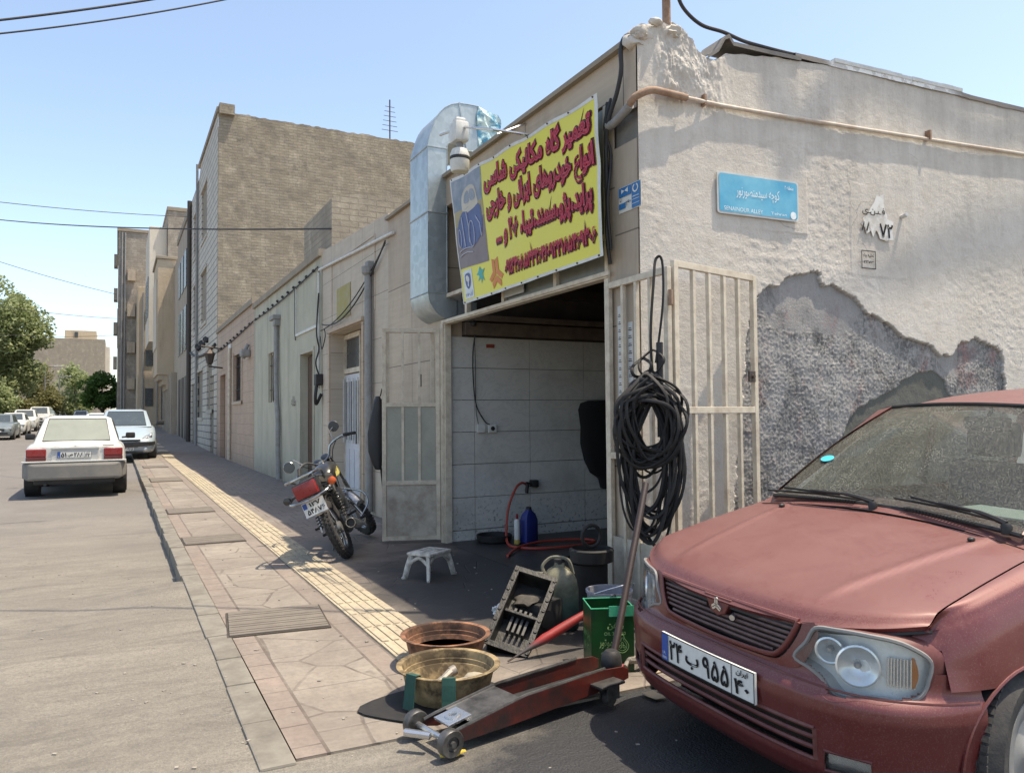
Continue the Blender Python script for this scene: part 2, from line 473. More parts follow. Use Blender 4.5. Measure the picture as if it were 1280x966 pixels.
b.grid(lambda u, v: Vector((xs2[round(u*(len(xs2)-1))], ys2[round(v*(len(ys2)-1))], -0.012+0.010*noise.noise(Vector((xs2[round(u*(len(xs2)-1))]*0.9, ys2[round(v*(len(ys2)-1))]*0.9, 0))))), len(xs2)-1, len(ys2)-1)
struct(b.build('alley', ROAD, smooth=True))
b = B(); b.box(-600, 600, -300, 900, -1.2, -0.32); struct(b.build('ground', EARTH))
b = B(); b.grid(lambda u, v: Vector((3.245+u*7, 3.26+v*1.2, -0.012+0.010*noise.noise(Vector(((3.245+u*7)*0.9, (3.26+v*1.2)*0.9, 0))))), 50, 8)
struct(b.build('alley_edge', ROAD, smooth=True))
# pavement slab
b = B()
def pz(x, y): return 0.004*noise.noise(Vector((x*1.1, y*0.9, 5)))+rise(y)
ysp = [3.255+0.12*i for i in range(70)] + [11.7+0.9*i for i in range(30)] + [40, 60, 90, 130]
xsp = [0.665+0.1288*i for i in range(21)]
b.grid(lambda u, v: Vector((xsp[round(u*20)], ysp[round(v*(len(ysp)-1))], pz(xsp[round(u*20)], ysp[round(v*(len(ysp)-1))]))), 20, len(ysp)-1)
b.poly3([(0.665, 3.255, 0), (3.241, 3.255, 0), (3.241, 3.255, -0.2), (0.665, 3.255, -0.2)])
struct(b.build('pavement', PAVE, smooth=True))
# kerb stones, each a little out of line
b = B(); y = 3.22; rk = random.Random(3)
while y < 100:
    L = rk.uniform(0.48, 0.62) if y < 30 else 2.5
    dx = rk.uniform(-0.008, 0.008); dz = rk.uniform(-0.004, 0.006)
    b.box(0.515+dx, 0.662, y+0.004, y+L-0.006, -0.30, 0.004+dz+rise(y+L/2), bev=0.010 if y < 20 else 0)
    y += L
struct(b.build('kerb', KERB))
# tactile strip
t = MT('tactile_yellow'); g = t.noise(5, None, 8, 0.7)
bs = t.mix(t.ramp(g, [(0.38, 0), (0.66, 0.8)]), (0.47, 0.395, 0.27), (0.34, 0.29, 0.225))
bs = t.mix(t.ramp(t.noise(1.3, None, 7, 0.75), [(0.44, 0), (0.64, 0.75)]), bs, (0.29, 0.245, 0.185)); bs = t.mix(t.ramp(t.noise(22, None, 5, 0.75), [(0.48, 0), (0.66, 0.5)]), bs, (0.18, 0.15, 0.115))
TACT = t.fin(bs, 0.85, t.bump(t.noise(70), 0.4, 0.004))
b = B(); y = 3.9; rk = random.Random(4)
while y < 70:
    L = 0.36 if y < 26 else 3.0
    w0, w1 = 1.45, 1.79
    rz = rise(y+L/2); b.box(w0, w1, y+0.004, y+L-0.004, -0.02+rz, 0.008+rk.uniform(-0.001, 0.002)+rz)
    if y < 40:
        for k in range(5):
            xx = w0+0.018+k*0.065
            if rk.random() < 0.96: b.box(xx, xx+0.042, y+0.012, y+L-0.012, rz, 0.016+rz, bev=0.003 if y < 9 else 0)
    y += L
struct(b.build('tactile_paving', TACT))

# ------------------------------------------------------------------ walls with openings
def holed(b, y0, y1, z0, top, holes, P, depth):
    ys = sorted({y0, y1} | {h[0] for h in holes} | {h[1] for h in holes})
    zs = sorted({z0} | {h[2] for h in holes} | {h[3] for h in holes})
    inside = lambda y, z: any(h[0] < y < h[1] and h[2] < z < h[3] for h in holes)
    V = {}
    def vt(y, z, d=0):
        k = (round(y, 4), round(z, 4), d)
        if k not in V: V[k] = b.b.verts.new(P(y, z, d))
        return V[k]
    for a, c in zip(ys, ys[1:]):
        for e, f in zip(zs, zs[1:]):
            if not inside((a+c)/2, (e+f)/2): b.b.faces.new((vt(a, e), vt(c, e), vt(c, f), vt(a, f)))
        e = zs[-1]; b.b.faces.new((vt(a, e), vt(c, e), vt(c, top(c)), vt(a, top(a))))
    for (a, c, e, f) in holes:
        q = [(a, e), (c, e), (c, f), (a, f)]
        for i in range(4):
            p, r = q[i], q[(i+1) % 4]
            b.b.faces.new((b.b.verts.new(P(*p, 0)), b.b.verts.new(P(*r, 0)), b.b.verts.new(P(*r, depth)), b.b.verts.new(P(*p, depth))))
def PX(x): return lambda y, z, d: Vector((x+d, y, z))
def m_slab(name, c1, c2, w, h, vein=(0.30, 0.24, 0.19), perm='yz0', mortar=0.004, off=0.0, jc=(0.16, 0.13, 0.10), vs=(1, 9, 1), bump=0.15, dirt=0.35):
    wm = lambda c, k=(1.24, 1.15, 1.04): tuple(x*y for x, y in zip(c, k))
    c1, c2, vein = wm(c1), wm(c2), wm(vein)
    t = MT(name); vv = t.co(perm)
    c, f = t.brick(vv, w, h, mortar, off, 0.0, 1.0, 0.5)
    vn = t.noise(2.2, t.co(perm, vs), 7, 0.65, 0.6)
    base = t.mix(c, c1, c2); base = t.mix(t.ramp(vn, [(0.42, 0), (0.68, 0.55)]), base, vein)
    st = t.noise(0.9, t.co(perm, (2.5, 0.7, 1)), 6, 0.7); base = t.mix(t.ramp(st, [(0.42, 0), (0.70, min(1, dirt*1.5))]), base, tuple(x*0.55 for x in c1))
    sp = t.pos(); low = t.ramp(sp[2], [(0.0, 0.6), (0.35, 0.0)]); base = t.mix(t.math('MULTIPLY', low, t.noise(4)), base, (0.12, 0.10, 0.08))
    base = t.mix(f, base, jc)
    hh = t.math('SUBTRACT', t.math('MULTIPLY', vn, 0.5), f)
    return t.fin(base, 0.72, t.bump(hh, bump*2, 0.006))
def m_render(name, c1, c2, scale=2.0, bump=0.5, streak=0.4, low=(0.14, 0.12, 0.10)):
    c1 = tuple(x*y for x, y in zip(c1, (1.2, 1.13, 1.03))); c2 = tuple(x*y for x, y in zip(c2, (1.2, 1.13, 1.03)))
    t = MT(name)
    a = t.noise(scale, None, 8, 0.7); s = t.noise(1.6, t.co('xyz', (1.4, 1.4, 0.18)), 6, 0.7)
    base = t.mix(t.ramp(a, [(0.35, 0), (0.65, 1)]), c1, c2)
    base = t.mix(t.ramp(s, [(0.5, 0), (0.72, streak)]), base, tuple(x*0.55 for x in c1))
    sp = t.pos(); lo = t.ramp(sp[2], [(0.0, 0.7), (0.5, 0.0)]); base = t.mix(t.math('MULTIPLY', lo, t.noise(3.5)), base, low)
    h = t.math('ADD', t.noise(22, None, 5), t.math('MULTIPLY', t.noise(4, None, 5), 1.6))
    return t.fin(base, 0.9, t.bump(h, bump, 0.02))
def m_brick(name, c1, c2, rough_amt=1.0, w=0.22, h=0.07, perm='xz0'):
    t = MT(name); v = t.co(perm)
    c, f = t.brick(v, w, h, 0.010, 0.5, 0.0, 1.0, 0.4)
    a = t.noise(0.9, None, 9, 0.72, 0.8); d = t.noise(9, None, 6, 0.7)
    base = t.mix(c, c1, c2); base = t.mix(t.ramp(a, [(0.38, 0), (0.64, 0.9)]), base, tuple((x+y)*0.5*0.72 for x, y in zip(c1, c2)))
    base = t.mix(t.ramp(t.noise(2.2, t.co('xyz', (1, 1, 0.5)), 7, 0.7), [(0.52, 0), (0.66, 0.7)]), base, tuple(min(1, x*1.25) for x in c2))
    base = t.mix(t.math('MULTIPLY', f, t.ramp(a, [(0.3, 0.7), (0.6, 0.15)])), base, tuple(x*0.55 for x in c1))
    hh = t.math('ADD', t.math('MULTIPLY', d, 0.8), t.math('MULTIPLY', t.noise(2.5, None, 8, 0.75), 0.7)); hh = t.math('SUBTRACT', hh, t.math('MULTIPLY', f, 0.8))
    return t.fin(base, 0.95, t.bump(hh, 0.7, 0.022*rough_amt))
def m_glass_dark(name='window_glass', c=(0.03, 0.035, 0.04), rough=0.12):
    t = MT(name); a = t.noise(3, None, 5)
    return t.fin(t.mix(a, c, tuple(x*1.8 for x in c)), t.math('MULTIPLY_ADD', a, 0.3, rough))
GLASSD = m_glass_dark()
CREAM = dirty('cream_metal', (0.60, 0.53, 0.42), (0.16, 0.085, 0.045), 0.45, 9, 0.62, bump=0.25, bscale=40)
CREAM2 = dirty('cream_panel', (0.50, 0.45, 0.37), (0.13, 0.085, 0.055), 0.65, 5, 0.7, bump=0.2)
RUSTP = dirty('rusty_paint', (0.33, 0.22, 0.15), (0.14, 0.05, 0.025), 0.8, 14, 0.8)
GREYP = dirty('grey_pipe', (0.26, 0.26, 0.255), (0.15, 0.13, 0.11), 0.6, 8, 0.6)
WHITEP = dirty('white_plastic', (0.62, 0.62, 0.59), (0.30, 0.27, 0.22), 0.35, 7, 0.5)
BLACKR = dirty('black_rubber', (0.011, 0.0105, 0.011), (0.04, 0.035, 0.03), 0.45, 12, 0.72)
BLACKC = dirty('black_cable', (0.02, 0.02, 0.022), (0.05, 0.045, 0.04), 0.4, 12, 0.6)
DARKW = dirty('dark_wood', (0.10, 0.055, 0.035), (0.05, 0.035, 0.025), 0.6, 6, 0.7)
IRON = dirty('dark_iron', (0.06, 0.055, 0.05), (0.12, 0.06, 0.035), 0.6, 12, 0.6, metal=0.3)
ROOFM = dirty('flat_roof', (0.20, 0.18, 0.15), (0.12, 0.11, 0.1), 0.5, 1.5, 0.95)

def shell(b, x0, x1, y0, y1, z0, z1, front=False):
    """building body behind a facade: sides, back and a roof set below the parapet"""
    v = lambda *p: Vector(p)
    b.poly3([v(x0, y0, z0), v(x1, y0, z0), v(x1, y0, z1), v(x0, y0, z1)])
    b.poly3([v(x0, y1, z0), v(x1, y1, z0), v(x1, y1, z1), v(x0, y1, z1)])
    b.poly3([v(x1, y0, z0), v(x1, y1, z0), v(x1, y1, z1), v(x1, y0, z1)])
# ================================================================== row of houses
def house(name, label, y0, y1, z0t, z1t, holes, wall, xb=8.5, depth=0.18, group='single-storey houses in the row'):
    r = thing(name, label, 'house', (X0, (y0+y1)/2, 0), group=group)
    b = B(); top = lambda y: z0t+(z1t-z0t)*(y-y0)/(y1-y0)
    holed(b, y0, y1, 0, top, holes, PX(X0), depth)
    zt = min(z0t, z1t)
    v = Vector
    for yy in (y0, y1):
        b.poly3([v((X0, yy, 0)), v((xb, yy, 0)), v((xb, yy, top(yy))), v((X0, yy, top(yy)))])
    b.poly3([v((xb, y0, 0)), v((xb, y1, 0)), v((xb, y1, top(y1))), v((xb, y0, top(y0)))])
    b.build('wall', wall, r, fix=False)
    b = B(); b.poly3([v((X0+0.2, y0+0.01, zt-0.3)), v((xb-0.01, y0+0.01, zt-0.3)), v((xb-0.01, y1-0.01, zt-0.3)), v((X0+0.2, y1-0.01, zt-0.3))])
    b.poly3([v((X0+0.2, y0+0.01, zt-0.3)), v((X0+0.2, y1-0.01, zt-0.3)), v((X0+0.2, y1-0.01, top(y1))), v((X0+0.2, y0+0.01, top(y0)))])
    b.build('roof', ROOFM, r)
    return r
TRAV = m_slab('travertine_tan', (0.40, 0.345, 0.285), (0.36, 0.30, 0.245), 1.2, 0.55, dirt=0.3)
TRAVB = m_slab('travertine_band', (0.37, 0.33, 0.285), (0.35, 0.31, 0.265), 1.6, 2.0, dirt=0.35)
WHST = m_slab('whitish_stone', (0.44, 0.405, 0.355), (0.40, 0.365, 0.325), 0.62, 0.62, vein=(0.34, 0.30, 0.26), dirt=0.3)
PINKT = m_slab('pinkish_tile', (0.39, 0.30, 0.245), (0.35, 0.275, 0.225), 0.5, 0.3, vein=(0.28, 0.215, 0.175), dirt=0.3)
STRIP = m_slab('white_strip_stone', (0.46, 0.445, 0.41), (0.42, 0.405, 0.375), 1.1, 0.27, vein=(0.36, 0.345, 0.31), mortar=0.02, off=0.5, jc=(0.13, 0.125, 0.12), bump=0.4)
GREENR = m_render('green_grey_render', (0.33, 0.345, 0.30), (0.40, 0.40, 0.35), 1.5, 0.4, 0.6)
COB = m_brick('straw_brick', (0.27, 0.228, 0.172), (0.325, 0.28, 0.218), 1.2, 0.34, 0.11)
COB2 = m_brick('straw_brick_fine', (0.31, 0.265, 0.205), (0.36, 0.31, 0.245), 1.0, 0.34, 0.11)
OLDB = m_brick('weathered_brick', (0.26, 0.225, 0.185), (0.35, 0.31, 0.26), 1.0, 0.5, 0.2)
TANR = m_render('tan_render', (0.38, 0.32, 0.245), (0.42, 0.36, 0.285), 0.6, 0.6, 0.5)
GREYR = m_render('grey_brown_render', (0.29, 0.255, 0.215), (0.34, 0.30, 0.255), 0.6, 0.7, 0.7)
WHR = m_render('white_render', (0.52, 0.50, 0.46), (0.47, 0.45, 0.41), 0.7, 0.3, 0.3)
LEDGE = dirty('ledge_mud', (0.30, 0.255, 0.195), (0.18, 0.15, 0.12), 0.5, 3, 0.95, bump=0.8, bscale=14)

def win_bars(r, y0, y1, z0, z1, fm, xs=0.12, n=4, bars=IRON):
    b = B(); t = 0.045; x = X0+0.07
    for a in ((y0, y0+t, z0, z1), (y1-t, y1, z0, z1)): b.box(x, x+0.05, a[0], a[1], a[2], a[3])
    for a in ((z0, z0+t), (z1-t, z1)): b.box(x, x+0.049, y0+t, y1-t, a[0], a[1])
    w = b.build('window', fm, r)
    b = B(); b.box(X0+0.14, X0+0.15, y0, y1, z0, z1); b.build('pane', GLASSD, w)
    b = B()
    for k in range(1, n+1):
        yy = y0+(y1-y0)*k/(n+1); b.tube([(X0+0.04, yy, z0), (X0+0.04, yy, z1)], 0.009, 6)
    for zz in (z0+0.25*(z1-z0), z0+0.75*(z1-z0)): b.tube([(X0+0.04, y0, zz), (X0+0.04, y1, zz)], 0.009, 6)
    b.build('bars', bars, w)
def pipe(name, pts, r, m, par, k=5): 
    b = B(); b.tube(catmull(pts, k) if k else pts, r, 10); return b.build(name, m, par, smooth=True)

# --- house next to the workshop: pale stone, white metal door in a recess
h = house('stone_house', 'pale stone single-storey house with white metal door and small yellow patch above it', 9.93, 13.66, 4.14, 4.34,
          [(11.13, 13.05, 0, 2.80)], WHST, depth=0.30)
b = B(); b.box(X0+0.30, X0+0.36, 10.9, 13.3, 0, 3.0); b.build('recess_wall', PINKT, h)
WDOOR = dirty('white_door_paint', (0.56, 0.58, 0.62), (0.33, 0.33, 0.34), 0.3, 6, 0.45)
b = B(); b.box(X0+0.245, X0+0.295, 12.100, 13.040, 0.03, 2.10)
for k in range(3): b.box(X0+0.232, X0+0.245, 12.180+k*0.29, 12.400+k*0.29, 0.18, 0.85, bev=0.004)
d = b.build('door', WDOOR, h)
b = B()
for k in range(3): b.box(X0+0.236, X0+0.244, 12.200+k*0.29, 12.370+k*0.29, 1.0, 1.98)
b.build('pane', GLASSD, d)
b = B()
for k in range(4): b.box(X0+0.20, X0+0.222, 12.140+k*0.29, 12.165+k*0.29, 0.95, 2.03)
b.build('bars', WHITEP, d)
b = B(); b.box(X0+0.20, X0+0.22, 12.220, 12.250, 0.95, 1.12); b.build('handle', IRON, d)
b = B()
for (a, c, e, f) in ((12.070, 12.100, 0, 2.78), (13.040, 13.100, 0, 2.78), (12.100, 13.040, 2.12, 2.20), (12.100, 13.040, 2.70, 2.78)): b.box(X0+0.22, X0+0.298, a, c, e, f)
f_ = b.build('door_frame', CREAM, h)
b = B(); b.box(X0+0.27, X0+0.28, 12.100, 13.040, 2.2, 2.7); b.build('pane', GLASSD, f_)
b = B(); b.box(X0-0.05, X0-0.001, 11.05, 13.15, 2.81, 2.87); b.box(X0-0.03, X0, 11.03, 11.12, 0, 2.79); b.box(X0-0.03, X0, 13.06, 13.16, 0, 2.79); b.build('door_surround', TRAV, h)
pipe('downpipe', [(X0-0.07, 10.62, 3.45), (X0-0.07, 10.62, 2.0), (X0-0.07, 10.60, 0.05)], 0.055, GREYP, h, 0)
b = B(); b.lathe([(0.055, 0), (0.085, 0.03), (0.09, 0.12), (0.06, 0.13)], 12, Matrix.Translation((X0-0.08, 10.62, 3.4))); b.box(X0-0.1, X0-0.001, 10.55, 10.69, 3.48, 3.60, bev=0.01); b.build('pipe_hopper', GREYP, h)
YEL = dirty('yellow_patch', (0.34, 0.29, 0.10), (0.38, 0.35, 0.28), 0.8, 5, 0.85)
b = B(); b.box(X0-0.012, X0-0.002, 11.80, 12.62, 2.98, 3.50); b.build('yellow_plaque', YEL, h)
b = B()
for (a, c, e, f) in ((10.5, 10.53, 2.9, 3.98), (12.95, 12.98, 2.9, 3.98), (10.53, 12.95, 3.96, 3.985)): b.box(X0-0.014, X0, a, c, e, f)
b.build('moulding', WHST, h)
b = B(); b.box(X0-0.02, X0-0.002, 11.0, 11.10, 0.3, 2.0); b.build('corner_trim', TRAV, h)
pipe('gas_pipe', [(X0-0.04, 9.6, 3.80), (X0-0.04, 13.72, 4.02), (X0-0.04, 13.78, 3.98), (X0-0.04, 13.78, 1.9)], 0.022, WHITEP, h, 0)
b = B(); b.box(X0-0.13, X0-0.001, 13.60, 13.78, 1.95, 2.15, bev=0.02); b.tube(catmull([(X0-0.06, 13.7, 2.15), (X0-0.12, 13.66, 2.35), (X0-0.05, 13.72, 2.6), (X0-0.1, 13.68, 2.9), (X0-0.05, 13.74, 3.6)], 5), 0.014, 6)
b.tube(catmull([(X0-0.1, 13.66, 1.95), (X0-0.14, 13.60, 1.75), (X0-0.10, 13.70, 1.62), (X0-0.02, 13.66, 1.8)], 5), 0.03, 6); b.build('electric_box', BLACKC, h)
pipe('wiring', sag((X0-0.05, 9.9, 3.75), (X0-0.07, 13.4, 3.0), 0.35), 0.011, BLACKC, h, 0)
pipe('wiring', sag((X0-0.05, 9.9, 3.72), (X0-0.07, 13.5, 2.9), 0.2), 0.009, BLACKC, h, 0)
pipe('wiring', [(X0-0.08, 13.5, 2.8), (X0-0.12, 13.2, 2.55), (X0-0.1, 13.05, 2.75), (X0-0.05, 13.3, 2.9)], 0.009, BLACKC, h)

# --- green grey house
h = house('green_house', 'green-grey plastered single-storey house with barred window and leaning downpipe', 13.70, 21.3, 4.28, 4.42,
          [(18.05, 19.15, 1.74, 2.92), (14.35, 15.45, 0, 2.62)], GREENR, depth=0.3)
win_bars(h, 18.05, 19.15, 1.74, 2.92, CREAM, n=4)
b = B()
for k in range(4): b.box(X0+0.13, X0+0.16, 14.37+k*0.27, 14.37+k*0.27+0.25, 0.03, 2.58, bev=0.01)
d = b.build('door', DARKW, h); b = B(); b.box(X0+0.09, X0+0.13, 14.6, 14.63, 0.9, 1.1); b.build('handle', IRON, d)
b = B(); b.box(X0-0.02, X0-0.001, 14.27, 14.35, 0, 2.70); b.box(X0-0.02, X0-0.001, 15.45, 15.53, 0, 2.70); b.box(X0-0.018, X0-0.001, 14.35, 15.45, 2.62, 2.70); b.build('door_surround', GREENR, h)
RP = [(X0-0.07, 17.75, 3.62), (X0-0.07, 17.75, 2.9), (X0-0.08, 17.66, 2.0), (X0-0.07, 17.52, 1.3), (X0-0.08, 17.45, 0.7), (X0-0.07, 17.40, 0.03)]
pipe('downpipe', RP, 0.055, GREYP, h)
b = B(); b.box(X0-0.17, X0-0.001, 17.6, 18.1, 3.58, 3.68, bev=0.01); b.box(X0-0.13, X0, 17.62, 17.86, 3.44, 3.58, bev=0.01); b.build('pipe_hopper', GREYP, h)
b = B(); b.tube(sag((X0-0.03, 13.9, 4.1), (X0-0.03, 21.2, 3.95), 0.06, 24), 0.014, 6)
for k in range(12): b.ball((X0-0.04, 14.2+k*0.6, 4.08-0.012*k), 0.035, sub=1)
b.build('wiring', BLACKC, h)
pipe('wiring', [(X0-0.03, 15.9, 4.05), (X0-0.03, 15.9, 3.1), (X0-0.03, 15.85, 2.95)], 0.012, BLACKC, h, 0)
b = B(); b.box(X0-0.03, X0-0.001, 14.0, 15.9, 3.02, 3.07); b.box(X0-0.03, X0-0.001, 15.86, 15.9, 3.07, 4.0); b.build('conduit', WHITEP, h)
b = B(); b.box(X0-0.06, X0+0.3, 13.71, 21.29, 4.27, 4.40); 
ob = b.build('coping', LEDGE, h)
me = add_mesh('painted_word', text_mesh('w', 'طالله', IRON, lambda x, y: Vector((X0-0.012, 16.35-x, 1.62+y)), box=(0, 0.42, 0, 0.2)), h)
# --- pink tile house
h = house('pink_house', 'pinkish stone-tiled single-storey house with tall narrow window and brown door', 21.34, 29.8, 4.42, 4.62,
          [(23.6, 25.3, 1.88, 3.30), (27.4, 28.9, 0, 2.86)], PINKT, depth=0.3)
win_bars(h, 23.6, 25.3, 1.88, 3.30, DARKW, n=3)
b = B(); b.box(X0-0.03, X0, 23.45, 23.6, 1.78, 3.4); b.box(X0-0.03, X0, 25.3, 25.45, 1.78, 3.4); b.box(X0-0.05, X0+0.1, 23.45, 25.45, 1.78, 1.87); b.build('window_surround', TRAV, h)
BDOOR = dirty('brown_door', (0.22, 0.12, 0.07), (0.12, 0.07, 0.05), 0.4, 4, 0.5)
b = B(); b.box(X0+0.15, X0+0.2, 27.42, 28.88, 0.02, 2.84); b.build('door', BDOOR, h)
pipe('downpipe', [(X0-0.06, 25.9, 3.6), (X0-0.06, 25.9, 1.5), (X0-0.06, 25.9, 0.05)], 0.05, CREAM, h, 0)
b = B(); b.box(X0-0.25, X0-0.001, 21.9, 22.3, 3.05, 3.25, bev=0.05); b.tube([(X0-0.05, 22.1, 3.4), (X0-0.15, 22.1, 3.15), (X0-0.16, 22.1, 3.0)], 0.05, 8); b.build('roof_spout', GREYP, h)
b = B(); b.box(X0-0.03, X0, 25.9, 26.5, 3.35, 3.75); b.build('meter_box', WHITEP, h)
b = B(); b.tube(sag((X0-0.03, 21.4, 3.95), (X0-0.03, 29.7, 3.75), 0.05, 20), 0.016, 6)
for k in range(10): b.ball((X0-0.04, 21.9+k*0.8, 3.94-0.018*k), 0.04, sub=1)
b.build('wiring', BLACKC, h)
b = B(); b.box(X0-0.06, X0+0.3, 21.35, 29.78, 4.43, 4.58); b.build('coping', LEDGE, h)
l = thing('wall_lantern', 'black wall lantern on a bracket near the brown door of the pink tiled house', 'lantern', (X0-0.35, 28.2, 3.3))
b = B(); b.tube([(X0, 28.2, 3.1), (X0-0.45, 28.2, 3.15)], 0.03, 6); b.tube([(X0, 28.2, 3.75), (X0-0.7, 28.2, 3.85)], 0.025, 6); b.build('bracket', IRON, l)
b = B(); b.lathe([(0.05, 0), (0.10, 0.06), (0.17, 0.36), (0.20, 0.38), (0.05, 0.52), (0.02, 0.6)], 6, Matrix.Translation((X0-0.42, 28.2, 3.2))); b.build('lamp_head', IRON, l)

# --- rooftop brick stub behind the stone house
b = B()
pr = [(3.42, 4.0), (3.42, 5.34), (3.60, 5.42), (3.9, 5.47), (4.7, 5.47), (5.0, 5.40), (5.0, 4.0)]
b.prism(pr, 2.3, Matrix(((1, 0, 0, 0), (0, 0, 1, 13.72), (0, 1, 0, 0), (0, 0, 0, 1))))
o = b.build('rooftop_shed', COB2); tag(o, 'rough brick rooftop shed wall above the green-grey house', 'shed')
# --- three-storey building with bare brick flank
r = thing('apartment_building', 'three-storey building with white strip stone front and huge bare straw-brown brick side wall', 'building', (X0, 36, 0))
wz = [(31.6, 33.4, 1.7, 3.6), (33.8, 36.0, 5.4, 7.6), (33.8, 36.0, 9.0, 11.2), (30.9, 32.2, 0, 3.0), (37.6, 39.8, 5.4, 7.6), (37.6, 39.8, 9.0, 11.0), (35.2, 37.4, 1.4, 3.4), (39.0, 40.6, 0, 3.0)]
b = B(); holed(b, 29.9, 42.0, 0, lambda y: 12.85 if y < 37.2 else 12.2, wz, PX(X0), 0.3)
b.build('front_wall', STRIP, r, fix=False)
b = B(); b.box(X0-0.06, X0+0.05, 29.84, 37.2, 12.68, 12.87); b.build('parapet_trim', LEDGE, r)
for (a, c, e, f) in wz:
    b = B(); b.box(X0+0.2, X0+0.22, a, c, e, f); wn_ = b.build('window' if e > 1 else 'door', GLASSD, r)
    b = B()
    if e > 1: b.box(X0-0.04, X0, a-0.12, c+0.12, e-0.14, e); b.box(X0-0.04, X0, a-0.12, c+0.12, f, f+0.12)
    b.box(X0+0.12, X0+0.2, (a+c)/2-0.04, (a+c)/2+0.04, e, f)
    b.build('frame', CREAM2, wn_)
b = B(); rr = random.Random(2)
def sidew(u, v):
    x = 3.245+u*7.9; z = v*(12.72+0.07*noise.noise(Vector((x*1.3, 0, 0)))+0.05*noise.noise(Vector((x*5, 0, 0)))); 
    return Vector((x, 29.88-0.02*noise.noise(Vector((x*1.2, z*1.2, 0)))-0.012*noise.noise(Vector((x*4, z*4, 1))), z))
b.grid(sidew, 90, 110)
b.box(3.3, 11.1, 29.95, 42, 0, 12.3); b.box(3.26, 3.8, 29.7, 30.2, 12.6, 12.98)
b.build('side_wall', COB, r)
pipe('downpipe', [(X0-0.1, 41.2, 12.2), (X0-0.1, 41.2, 6), (X0-0.1, 41.2, 0.1)], 0.11, IRON, r, 0)
pipe('downpipe', [(X0-0.08, 37.3, 12.9), (X0-0.08, 37.3, 9), (X0-0.08, 37.3, 0.1)], 0.06, GREYP, r, 0)
b = B(); b.tube(sag((X0-0.05, 30.2, 4.1), (X0-0.05, 41, 4.6), 0.3, 30), 0.05, 6)
for k in range(8): b.ball((X0-0.05, 33+k*0.6, 4.5+0.1*math.sin(k*2)), 0.13, sub=1)
b.build('wiring', BLACKC, r)
b = B()
b.tube([(6.44, 29.6+0.9, 12.6), (6.44, 30.5, 14.7)], 0.03, 5)
for k in range(6): b.tube([(6.44-0.35+0.03*k, 30.5, 13.4+0.2*k), (6.44+0.35-0.03*k, 30.5, 13.4+0.2*k)], 0.012, 4)
# antenna stands on the flat roof of the tall building
o = b.build('roof_antenna', IRON)
for v in o.data.vertices: v.co = Vector((v.co.x+3.6-0.0, v.co.y, v.co.z-0.1))
tag(o, 'thin television antenna standing on the bare brick building', 'antenna')

# --- buildings farther down the street
def block(name, label, parts, group=None, cat='building'):
    x0, x1, y0, y1, z0, z1 = parts[0][1]
    r = thing(name, label, cat, ((x0+x1)/2, y0, 0), group=group)
    for nm, ext, m in parts:
        b = B(); b.box(*ext, bev=0.03); b.build(nm, m, r)
    return r
r = block('brick_building', 'plain grey-tan building right behind the white stone front with dark corner', [('wall', (3.24, 6, 42.06, 51, 0, 11.9), GREYR), ('parapet', (3.18, 3.4, 42.1, 51, 11.9, 12.3), LEDGE)])
for k in range(3):
    boxes_each('window', [(3.20, 3.24, 44+k*2.2, 45.4+k*2.2, 5, 7.4), (3.20, 3.24, 44+k*2.2, 45.4+k*2.2, 8.4, 10.4)], GLASSD, r)
    boxes_each('shutter', [(3.20, 3.24, 43.3+k*2.4, 44.7+k*2.4, 0.1, 3.6)], IRON, r)
r = block('bay_building', 'tan building with overhanging bay above scalloped brackets and ground-floor shop columns', [('wall', (3.3, 8, 51.5, 61.5, 0, 11.4), GREYR), ('bay', (2.28, 3.4, 55, 60.5, 4.2, 11.8), TANR), ('parapet', (2.18, 3.5, 54.9, 60.6, 11.8, 12.0), LEDGE)])
for k in range(8):
    b = B()
    for q in range(4): b.box(2.36+0.28*q*0.9, 3.28, 55.1+k*0.66, 55.4+k*0.66, 4.2-0.32*(q+1), 4.2-0.32*q)
    b.build('bracket', TANR, r)
boxes_each('column', [(2.95, 3.28, 51.8+k*1.5, 52.3+k*1.5, 0, 4.2) for k in range(7)], GREYR, r)
boxes_each('window', [(2.22, 2.27, 55.5+k*1.7, 56.6+k*1.7, 6.0, 10.6) for k in range(3)], WHR, r)
boxes_each('shutter', [(3.26, 3.29, 52.35+k*1.5, 53.25+k*1.5, 0.1, 3.4) for k in range(6)], IRON, r)
r = block('corner_tower', 'tall tan rooftop-stepped building behind the bay building', [('wall', (3.24, 8, 62.06, 70, 0, 16.8), OLDB), ('annex', (2.02, 3.22, 62.5, 70, 7, 15.6), WHR), ('parapet', (3.18, 8, 62, 70, 16.8, 17.1), LEDGE)])
boxes_each('window', [(1.97, 2.02, 63.5+k*2.2, 64.8+k*2.2, 9, 12) for k in range(3)]+[(3.19, 3.24, 63.5+k*2.2, 64.8+k*2.2, 1, 4) for k in range(3)], GLASSD, r)
r = block('old_building', 'weathered grey building with conduit pipes at the far left end of the row', [('wall', (-0.02, 8, 78, 96, 0, 18.4), OLDB), ('parapet', (-0.12, 8, 77.9, 96, 18.4, 18.7), LEDGE), ('lower_wing', (1.5, 8, 72, 77.9, 0, 12.5), TANR)])
boxes_each('balcony', [(-0.36, -0.04, 80+0.1*k, 82, 6+k*3.2, 7.1+k*3.2) for k in range(4)]+[(0.75, 1.4, 77.6, 77.97, 4+k*3.3, 5+k*3.3) for k in range(4)], GREYR, r)
for (x, y, z0, z1) in ((0.55, 77.9, 0, 18.3), (0.3, 77.9, 0, 18.3), (1.9, 71.9, 0, 12), (3.0, 71.9, 0, 12)):
    b = B(); b.tube([(x, y, z0), (x, y, z1)], 0.07, 6); b.build('conduit', GREYP, r)
